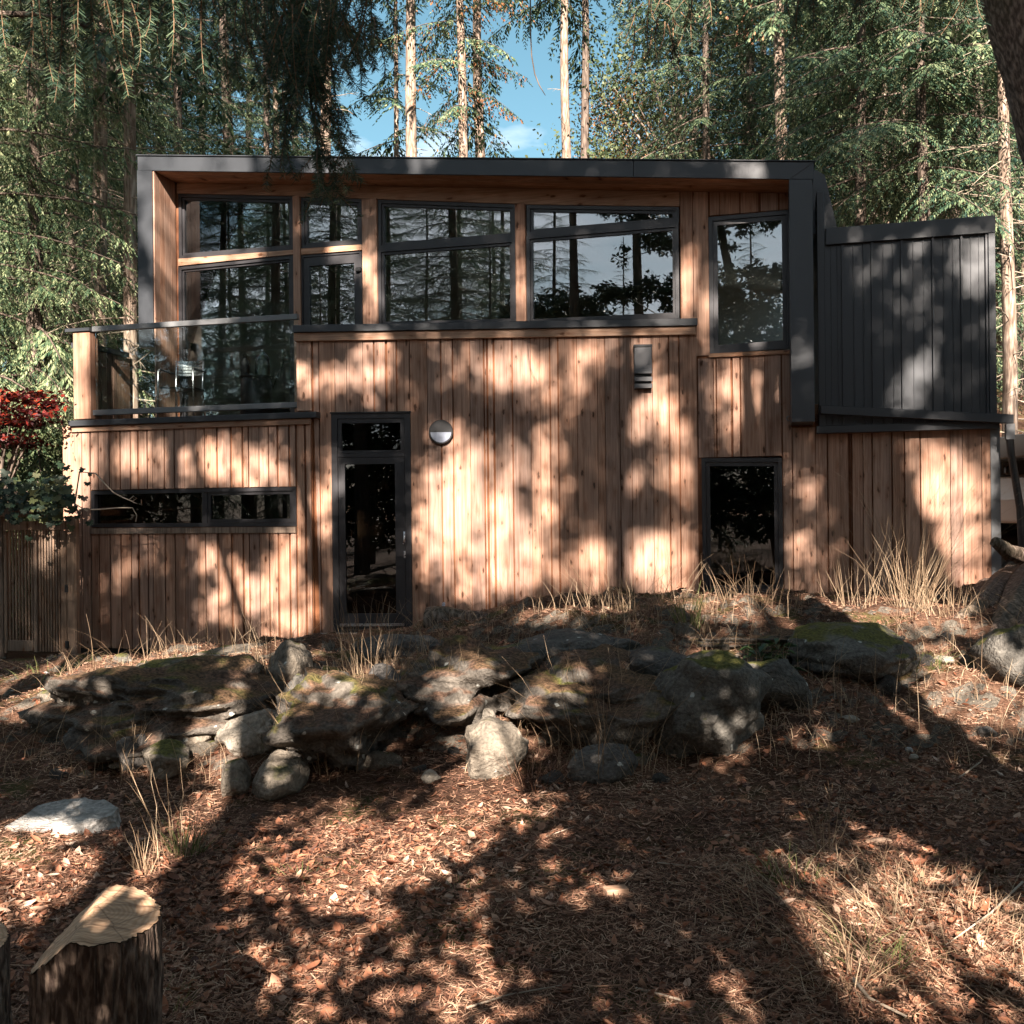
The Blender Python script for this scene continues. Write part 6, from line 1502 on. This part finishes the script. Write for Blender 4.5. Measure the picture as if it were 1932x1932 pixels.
V, F = tube(np.stack([np.full(12, .0) + .02 * np.sin(zz_), np.zeros(12), zz_], -1), np.linspace(.2, .07, 12), 16)
TVs = [V]; TFs = [F]; nb = len(V)
hangs = []
def mainlimb(pts, r=.02):
    global nb
    P = np.array([tuple(p) for p in pts]) - np.array(ob)
    t = np.linspace(0, len(P) - 1, 14); P = np.stack([np.interp(t, range(len(P)), P[:, i]) for i in range(3)], -1)
    for _ in range(3): P[1:-1] = (P[:-2] + 2 * P[1:-1] + P[2:]) / 4
    v, f = tube(P, np.linspace(r, .004, 14), 7); TVs.append(v); TFs.append(f + nb); nb += len(v)
    return P + np.array(ob)
T0 = Vector((-4.4, 1.4, 4.6))
limbs_ = [mainlimb([T0, at(-60, -130, 3.4), at(300, -90, 3.6), at(620, -40, 3.9)]), mainlimb([T0 + Vector((0, 0, .5)), at(-30, -220, 3.9), at(420, -200, 4.3), at(760, -80, 4.6)]),
          mainlimb([T0 + Vector((0, 0, -.4)), at(-120, 40, 3.2), at(60, 20, 3.3), at(200, 60, 3.4)]), mainlimb([T0 + Vector((0, 0, .8)), at(200, -280, 4.2), at(560, -120, 4.2), at(575, 120, 4.1), at(610, 345, 4.1)], .012)]
def add_hang(top, dpx, dpy, Y, dens): hangs.append((tuple(top), tuple(at(dpx, dpy, Y)), dens))
for i in range(40):      # long light twigs on the left
    px = rr.uniform(-20, 440); Y = rr.uniform(2.9, 3.9); l_ = rr.uniform(110, 300); top = at(px + rr.uniform(-15, 15), -rr.uniform(20, 130), Y)
    add_hang(top, px + rr.uniform(-25, 25), -60 + l_ * rr.uniform(.6, 1.15), Y, 520)
for i in range(125):     # dark dense bough
    px = rr.gauss(600, 90); py = rr.uniform(-110, 80); Y = rr.uniform(3.6, 5.0); top = at(px, py, Y)
    if px > 735: continue
    lim = max(150, 330 - abs(px - 600) * 1.1) - py if px > 480 else 200 - py
    add_hang(top, px + rr.uniform(-70, 60), py + rr.uniform(.25, .75) * lim, Y + rr.uniform(-.2, .2), 560)
for i in range(26):
    px = rr.uniform(300, 640); py = rr.uniform(-100, 60); Y = rr.uniform(3.8, 5.2)
    add_hang(at(px, py, Y), px + rr.uniform(-60, 60), py + rr.uniform(60, 170), Y, 520)
LL = limbs_[3]
for i in range(46):      # the hanging end in front of the windows
    k = rr.randint(7, 13); p = LL[k]
    px0 = 575 + (k - 7) * 8; py0 = 90 + (k - 7) * 40
    add_hang(tuple(p), px0 + rr.uniform(-75, 75), py0 + rr.uniform(30, 95), 4.1 + rr.uniform(-.25, .25), 560)
for px, py in ((505, 365), (560, 345), (630, 400), (655, 330), (530, 325), (600, 360)): add_hang(at(px + rr.uniform(-20, 25), py - 130, 4.1), px, py, 4.1, 600)
tw, nd_ = bough_mesh(hangs, 5, ob)
link('trunk', npmesh('trunk', np.concatenate(TVs), [np.concatenate(TFs)], [M_BARKD], smooth=True), oh)
link('twigs', tw, oh, kind='stuff'); link('needles', nd_, oh, kind='stuff')
# a second bough, top right of centre
oh2 = empty('overhanging_fir', (2.9, 2.2, gz(2.9, 2.2)), 'fir whose needle twigs hang into the top right of the view', 'tree')
ob = WM[oh2].translation
V, F = tube(np.stack([.02 * np.sin(zz_), np.zeros(12), zz_], -1), np.linspace(.16, .06, 12), 14); V = V[0:]; TVs = [V]; TFs = [F]; nb = len(V); hangs = []
l1 = mainlimb([Vector((2.9, 2.2, 5.2)), at(1700, -260, 4.0), at(1450, -120, 4.2), at(1230, 20, 4.3)], .015); l2 = mainlimb([Vector((2.9, 2.2, 4.9)), at(2000, -120, 3.8), at(1820, -60, 3.9), at(1700, -20, 4.0)], .012)
for i in range(46):
    px = rr.gauss(1270, 55); py = rr.uniform(-60, 60); Y = rr.uniform(4, 4.6); add_hang(at(px, py, Y), px + rr.uniform(-50, 40), py + rr.uniform(40, 110), Y, 540)
for i in range(40):
    px = rr.uniform(1500, 1850); py = rr.uniform(-110, -20); Y = rr.uniform(3.7, 4.3); add_hang(at(px, py, Y), px + rr.uniform(-60, 40), py + rr.uniform(50, 130), Y, 480)
tw, nd_ = bough_mesh(hangs, 6, ob)
link('trunk', npmesh('trunk', np.concatenate(TVs), [np.concatenate(TFs)], [M_BARKD], smooth=True), oh2)
link('twigs', tw, oh2, kind='stuff'); link('needles', nd_, oh2, kind='stuff')
# bare drooping twig in the sky gap
tp = at(1000, -60, 9)
dt = empty('drooping_twig', tp, 'long bare twig hanging down alone against the blue sky', 'twig')
link('twig', MB().tube([tuple(at(x, y, 9) - tp) for x, y in ((1000, -60), (1001, 60), (1003, 105), (1009, 140), (1018, 162), (1029, 180))], [.008, .007, .006, .006, .005, .003], 6).mesh('twig', M_BARKD, True), dt)
# ---------------------------------------------------------------- litter: single leaves, the rest of the leaves, straw and needles
M_LITTER = mat_leaf('dry_leaves', [(0.12, (0.055, 0.024, 0.016)), (0.35, (0.17, 0.066, 0.036)), (0.55, (0.34, 0.14, 0.075)), (0.75, (0.44, 0.24, 0.15)), (0.95, (0.58, 0.43, 0.33))], trans=.12, rough=.6, sc=1.0)
M_STRAW = mat_leaf('dry_straw', [(0.15, (0.09, 0.042, 0.028)), (0.45, (0.24, 0.12, 0.075)), (0.72, (0.40, 0.24, 0.155)), (0.95, (0.56, 0.41, 0.29))], trans=.1, rough=.7, sc=1.2)
M_GRASS = mat_leaf('dry_grass', [(0.15, (0.15, 0.095, 0.055)), (0.5, (0.32, 0.22, 0.135)), (0.85, (0.55, 0.42, 0.28))], trans=.25, rough=.6)
M_GREENG = mat_leaf('green_grass', [(0.15, (0.05, 0.075, 0.02)), (0.5, (0.12, 0.15, 0.045)), (0.85, (0.25, 0.25, 0.10))], trans=.3)
M_PLANT = mat_leaf('green_plant', [(0.15, (0.02, 0.05, 0.02)), (0.5, (0.05, 0.10, 0.04)), (0.9, (0.12, 0.17, 0.07))], trans=.2, rough=.35)
def leaf_pts(r_, curl, fold, wd):
    """a curled, folded leaf: 2 x 4 strip of quads each side of the midrib"""
    V = []
    for t, w in ((0, .06), (.28, .8), (.62, .9), (1, .05)):
        z = curl * (t - .5) ** 2 * 4
        V += [((t - .5), -w * wd, z + fold * w), ((t - .5), 0, z), ((t - .5), w * wd, z + fold * w)]
    return np.array(V)
LEAF_F = np.array([(a + k, a + k + 1, a + k + 4, a + k + 3) for a in (0, 3, 6) for k in (0, 1)])
def ground_pick(n, g, box=(-.06, 1.06, .06)):
    """random ground points that the view sees: depth from 3 to 12.5, denser in front"""
    Y = 2.75 + 9.4 * g.uniform(0, 1, n) ** 1.5
    X = g.uniform(-.56, .56, n) * Y
    return X, Y
LEAFP = [(-.7, 4.6, .9, .7), (-.2, 4.9, .9, .7), (-2.0, 4.7, .8, .9), (1.7, 4.2, .8, .9), (2.1, 5.0, .7, .8), (-1.3, 4.0, .8, .6), (1.9, 6.6, 1.0, 1.0)]
def dens_leaf(x, y): return np.array([.10 + .75 * min(1, sum(math.exp(-((a - p) / r_) ** 2 - ((b_ - q) / s_) ** 2) for p, q, r_, s_ in LEAFP)) + .55 * noise.noise(Vector((a * .8, b_ * .8, 3.3))) + .35 * noise.noise(Vector((a * 2.3, b_ * 2.3, 1.1))) for a, b_ in zip(x, y)])
g = np.random.default_rng(21)
X, Y = ground_pick(42000, g)
keep = g.uniform(0, 1, len(X)) < np.clip(dens_leaf(X, Y), .05, 1) * np.where(Y > 6.2, .75, 1)
X, Y = X[keep], Y[keep]
Z = np.array([gzs(a, b_) for a, b_ in zip(X, Y)])
size = g.uniform(.012, .060, len(X)) * np.where(g.uniform(0, 1, len(X)) < .12, 1.35, 1)
yaw = g.uniform(0, 6.283, len(X)); pit = g.normal(0, .38, len(X)); rol = g.normal(0, .4, len(X))
var = [leaf_pts(1, c, f, w) for c, f, w in ((.12, .10, .26), (.22, .05, .30), (-.10, .16, .24), (.30, .18, .22), (.05, -.08, .34), (.18, .22, .28))]
vid = g.integers(0, 6, len(X))
show = size / Y
order = np.argsort(-show)
single = order[:290]
LM = [npmesh('leaf', v, [LEAF_F], [M_LITTER], smooth=True) for v in var]
for i in single:
    M = Matrix.Translation((X[i], Y[i], Z[i] + size[i] * .12 + .004)) @ Matrix.Rotation(yaw[i], 4, 'Z') @ Matrix.Rotation(pit[i], 4, 'Y') @ Matrix.Rotation(rol[i], 4, 'X') @ Matrix.Scale(size[i], 4)
    link('leaf', LM[vid[i]], ground, M)
rest = order[290:]
def rotall(yaw, pit, rol):
    cy, sy, cp, sp2, cr_, sr = np.cos(yaw), np.sin(yaw), np.cos(pit), np.sin(pit), np.cos(rol), np.sin(rol)
    o1 = np.zeros_like(cy)
    Rz = np.stack([np.stack([cy, -sy, o1], -1), np.stack([sy, cy, o1], -1), np.stack([o1, o1, o1 + 1], -1)], 1)
    Ry = np.stack([np.stack([cp, o1, sp2], -1), np.stack([o1, o1 + 1, o1], -1), np.stack([-sp2, o1, cp], -1)], 1)
    Rx_ = np.stack([np.stack([o1 + 1, o1, o1], -1), np.stack([o1, cr_, -sr], -1), np.stack([o1, sr, cr_], -1)], 1)
    return Rz @ Ry @ Rx_
RM = rotall(yaw[rest], pit[rest], rol[rest])
LV = np.stack(var)[vid[rest]] * size[rest][:, None, None]
LV = np.einsum('nij,nkj->nki', RM, LV) + np.stack([X[rest], Y[rest], Z[rest] + size[rest] * .12 + .003], -1)[:, None, :]
LF = (LEAF_F[None] + 12 * np.arange(len(rest))[:, None, None]).reshape(-1, 4)
o_ = link('fallen_leaves', npmesh('fallen_leaves', LV.reshape(-1, 3), [LF], [M_LITTER], smooth=True), kind='stuff'); o_['label'] = 'brown fallen leaves covering the slope'
# straw and needles
n = 210000
X, Y = ground_pick(n, g); Z = np.array([gzs(a, b_) for a, b_ in zip(X, Y)])
yaw = g.uniform(0, 6.283, n); pit = g.normal(0, .22, n); l_ = g.uniform(.018, .05, n) * np.where(g.uniform(0, 1, n) < .06, 2.6, 1); w = .0009 + .0005 * (Y / 4)
d = np.stack([np.cos(yaw) * np.cos(pit), np.sin(yaw) * np.cos(pit), np.sin(pit)], -1); s_ = np.stack([-np.sin(yaw), np.cos(yaw), g.normal(0, .5, n)], -1) * w[:, None]
c = np.stack([X, Y, Z + .006 + np.abs(g.normal(0, .008, n))], -1)
SV = np.stack([c - d * l_[:, None] / 2 - s_, c - d * l_[:, None] / 2 + s_, c + d * l_[:, None] / 2 + s_, c + d * l_[:, None] / 2 - s_], 1)
o_ = link('needle_litter', npmesh('needle_litter', SV.reshape(-1, 3), [np.arange(n * 4).reshape(-1, 4)], [M_STRAW]), kind='stuff'); o_['label'] = 'dry needles and straw strewn over the soil'

def blades(n, spread, h, lean=.35, w=.0035, seed=1, seg=5, droop=.35):
    """tuft of arching blades"""
    q = np.random.default_rng(seed); V = []; F = []; nb_ = 0
    for i in range(n):
        a = q.uniform(0, 6.283); r_ = spread * q.uniform(0, 1) ** .5; hh = h * q.uniform(.45, 1.05); az = a + q.normal(0, .7); ln = lean * q.uniform(.1, 1.3)
        b0 = np.array([r_ * math.cos(a), r_ * math.sin(a), -.02]); dh = np.array([math.cos(az), math.sin(az), 0]); sd = np.array([-math.sin(az), math.cos(az), 0])
        if abs(sd[0]) < .5: sd = np.array([1.0, 0, 0]) * np.sign(sd[0] or 1)
        for k in range(seg + 1):
            t = k / seg; jit = q.normal(0, .020 * hh * t, 3) * (1 + (i % 5 == 0)); p = jit + b0 + dh * hh * (ln * t + droop * ln * t ** 3) + np.array([0, 0, hh * (t - droop * ln * .6 * t ** 3)])
            ww = w * (1 - .8 * t); V += [p - sd * ww, p + sd * ww]
        F += [(nb_ + 2 * k, nb_ + 2 * k + 1, nb_ + 2 * k + 3, nb_ + 2 * k + 2) for k in range(seg)]; nb_ += 2 * (seg + 1)
    return np.array(V), np.array(F)
GG = 0
def tuft(name, px, py, n, spread, h, label, mat=M_GRASS, lean=.35, w=.0023, droop=.35, cat='grass', Y=None):
    global GG
    GG += 1
    q = ground_hit(px, py) if Y is None else Vector((at(px, py, Y).x, Y, gzs(at(px, py, Y).x, Y)))
    V, F = blades(n, spread, h, lean, w, GG, 5, droop)
    e_ = empty(name, q, label, cat)
    link('blades', npmesh('blades', V, [F], [mat]), e_)
tuft('tall_grass', 1715, 1142, 80, .17, 1.85, 'tall clump of dry arching grass before the right wall', lean=.55, w=.0021, droop=.6, Y=9.6)
tuft('tall_grass', 1610, 1142, 26, .22, 1.3, 'thin clump of dry grass beside the tall arching one', lean=.5, w=.002, Y=9.8)
tuft('grass_tuft', 1790, 1150, 60, .3, .5, 'short yellow grass at the foot of the right wall', lean=.6, Y=9.3)
tuft('grass_tuft', 705, 1330, 95, .24, .62, 'thick clump of dry grass below the door', lean=.35, w=.003)
tuft('grass_tuft', 690, 1245, 46, .25, .62, 'loose dry grass right in front of the door', lean=.4)
tuft('grass_tuft', 620, 1440, 60, .3, .7, 'shaded dry stems left of the bank middle', lean=.5)
tuft('grass_tuft', 855, 1330, 90, .18, .55, 'dry grass above the round grey boulder', lean=.5)
tuft('grass_tuft', 1090, 1340, 80, .14, .55, 'pale drooping grass between the boulders', lean=.8, w=.003)
tuft('grass_tuft', 1010, 1480, 70, .14, .25, 'reddish bent grass at the foot of the round boulder', lean=1.2, w=.0025, mat=M_STRAW)
tuft('grass_tuft', 1195, 1165, 60, .45, .62, 'sparse stems along the top of the bank', lean=.45, w=.003)
tuft('grass_tuft', 1320, 1190, 40, .16, .5, 'dry grass before the lower right window', lean=.45)
tuft('green_grass', 1300, 1185, 40, .1, .42, 'fresh green blades before the lower right window', M_GREENG, .4, .005)
tuft('grass_tuft', 1430, 1150, 55, .5, .55, 'sparse dry grass under the lower right window', lean=.5, w=.003)
tuft('grass_tuft', 505, 1290, 46, .07, .62, 'sunlit dry grass on the angular rocks at left', lean=.35)
tuft('grass_tuft', 335, 1620, 26, .10, .62, 'thin tall stems between the two shadow stripes', lean=.35, w=.0022)
tuft('green_grass', 352, 1615, 60, .06, .20, 'small yellow green tuft among the thin tall stems', M_GREENG, .7, .003)
tuft('grass_tuft', 275, 1645, 24, .05, .25, 'little dry tuft at the edge of the shadow stripe', lean=.5, w=.0025)
tuft('grass_tuft', 240, 1440, 40, .10, .4, 'dry grass beside the lichen yellow rock', lean=.8)
tuft('grass_tuft', 1560, 1610, 16, .04, .45, 'few tall thin stems at the edge of the right sunlit patch', lean=.35, w=.002)
tuft('green_grass', 1490, 1660, 60, .12, .14, 'low green sprigs at the shaded edge of the right sunlit patch', M_GREENG, .9, .003)
tuft('green_grass', 1640, 1810, 50, .12, .14, 'low green tuft within the right sunlit patch', M_GREENG, .9, .003)
tuft('grass_tuft', 1605, 1850, 70, .13, .2, 'flattened pale grass at the bottom right', lean=1.6, w=.003)
tuft('grass_tuft', 1800, 1790, 260, .42, .2, 'flattened dry grass at the right of the sunlit patch', lean=1.8, w=.0022)
tuft('grass_tuft', 1660, 1740, 420, .62, .17, 'straw coloured grass in the middle of the sunlit patch', lean=1.9, w=.0022)
tuft('grass_tuft', 130, 1275, 140, .5, .18, 'moss like grass on the left rock ledge', M_GREENG, 1.0, .003)
tuft('grass_tuft', 480, 1420, 60, .10, .2, 'green weeds under the angular sunlit rock', M_GREENG, 1.0, .004)
tuft('grass_tuft', 320, 1905, 30, .06, .13, 'tiny sprig of grass right of the stump', M_GREENG, .8, .002)
tuft('green_grass', 560, 1660, 40, .07, .10, 'fallen green fir sprig on the leaves left of centre', M_GREENG, 2.2, .003)
tuft('green_grass', 870, 1690, 40, .06, .09, 'fallen green fir sprig near the middle', M_GREENG, 2.2, .003)
tuft('green_grass', 1700, 1255, 90, .3, .18, 'green weeds below the tall dry grass', M_GREENG, .9, .004)
tuft('grass_tuft', 1150, 1455, 40, .3, .9, 'long single stems crossing the big boulder', lean=.6, w=.0022)
tuft('grass_tuft', 900, 1250, 70, .5, .6, 'thin stems before the dark log', lean=.5, w=.0022)
# loose stems all over the bank
q_ = np.random.default_rng(5); V = []; F = []; nb_ = 0
for i in range(3600):
    x = q_.uniform(-4.2, 4.4); y = 6.2 + 5.2 * q_.uniform(0, 1) ** 1.2
    if noise.noise(Vector((x * .9, y * .9, 7))) < -.12 or y > 11.0 or (y > 9.6 and i % 3): continue
    h = q_.uniform(.08, .45) * q_.choice([.5, .8, 1.2]); az = q_.uniform(0, 6.283); ln = q_.uniform(.05, 1.5); z = gzs(x, y)
    for k in range(5):
        t = k / 4; p = np.array([x + math.cos(az) * h * ln * t * t, y + math.sin(az) * h * ln * t * t, z - .01 + h * t * (1 - .3 * ln * t * .6)]); w = .0021 * (1 - .7 * t)
        V += [p - [w, 0, 0], p + [w, 0, 0]]
    F += [(nb_ + 2 * k, nb_ + 2 * k + 1, nb_ + 2 * k + 3, nb_ + 2 * k + 2) for k in range(4)]; nb_ += 10
o_ = link('dry_stems', npmesh('dry_stems', V, [np.array(F)], [M_GRASS]), kind='stuff'); o_['label'] = 'loose dry grass stems over the rocky bank'
# broad leaved plant beside the big boulder
q = ground_hit(1450, 1262); rr = random.Random(4)
pl_ = empty('leafy_plant', q, 'small plant with glossy green leaves beside the big boulder', 'plant')
V = []; F = []
for i in range(46):
    az = rr.uniform(0, 6.28); b0 = Vector((rr.gauss(0, .12), rr.gauss(0, .07), rr.uniform(.0, .2))); l_ = rr.uniform(.07, .13); d = Vector((math.cos(az), math.sin(az), rr.uniform(-.2, .7))).normalized(); s_ = d.cross(Vector((0, 0, 1))).normalized() * l_ * .22
    b_ = len(V); V += [b0, b0 + d * l_ * .5 + s_ + Vector((0, 0, .01)), b0 + d * l_ - Vector((0, 0, .02)), b0 + d * l_ * .5 - s_ + Vector((0, 0, .01))]; F.append((b_, b_ + 1, b_ + 2, b_ + 3))
link('foliage', npmesh('foliage', [tuple(v) for v in V], [np.array(F)], [M_PLANT]), pl_)
mb = MB()
for i in range(7): a = rr.uniform(0, 6.28); mb.tube([(0, 0, -.02), (.08 * math.cos(a), .05 * math.sin(a), .1), (.14 * math.cos(a), .08 * math.sin(a), .2)], [.004, .003, .002], 5)
link('stems', mb.mesh('stems', M_PLANT), pl_)
# sticks, a wood offcut, bark
rr = random.Random(14)
def stick(pts, r_, label, mat=M_DEAD, name='stick'):
    P = [ground_hit(*p) + Vector((0, 0, r_ * 1.5 + dz)) for *p, dz in pts]
    e_ = empty(name, P[0], label, 'stick')
    link('stick_wood', MB().tube([tuple(p - P[0]) for p in P], np.linspace(r_, r_ * .5, len(P)), 7).mesh('stick_wood', mat, True), e_)
stick([(1510, 1640, 0), (1560, 1690, .0), (1640, 1715, .01)], .006, 'thin grey forked stick in shade right of the wood offcut')
stick([(1990, 1880, .0), (2040, 1940, 0)], .008, 'stick outside the right edge') if False else None
stick([(1990 - 60, 1690, .05), (1870, 1740, .03), (1780, 1790, .0)], .005, 'pale stick leaning over the shaded right border')
stick([(1990 - 380, 1800 + 60, .01), (1640, 1890, 0), (1710, 1925, 0)], .008, 'dark stick lying at the bottom right')
stick([(1030, 1580, 0), (1100, 1555, 0), (1180, 1540, .0)], .003, 'thin straight straw stick in the middle shade')
stick([(1200, 1870, 0), (1260, 1885, .0), (1330, 1905, 0)], .006, 'curved twig at the bottom middle')
stick([(200, 1370, .08), (280, 1385, .10), (335, 1400, .12)], .004, 'pale straw stick resting on the left rocks')
stick([(1240, 1630, 0), (1330, 1640, 0), (1400, 1632, .0)], .004, 'thin grey twig below the wood offcut')
stick([(880, 1905, 0), (960, 1880, 0), (1060, 1862, .0)], .004, 'long thin twig at the bottom left of centre')
stick([(1810, 1470, 0), (1850, 1440, 0), (1885, 1400, .02)], .006, 'bent twig in shade at the right')
q = ground_hit(1160, 1693)
of = empty('wood_offcut', q + Vector((0, 0, .02)), 'short reddish wood offcut lying in the shade near the centre', 'offcut', None, .25)
link('offcut_block', MB().box(-.045, .055, -.03, .03, -.015, .022).mesh('offcut_block', M_CEDARX, False, .003), of)
q = ground_hit(1655, 1592)
link('bark_piece', rockmesh(90, .085, .035, .02, 6, .22, 3, M_GREYW), None, Matrix.Translation(q + Vector((0, 0, .015))), 'grey weathered piece of bark above the right sunlit patch', 'bark')
q = at(485, 1338, 7.0)
lt_ = empty('white_lath', q, 'white wooden lath lying on the angular sunlit rock', 'lath')
link('lath', MB().bar((-.22, 0, -.02), (.25, .1, .045), .03, .012).mesh('lath', M_LAMPW), lt_)
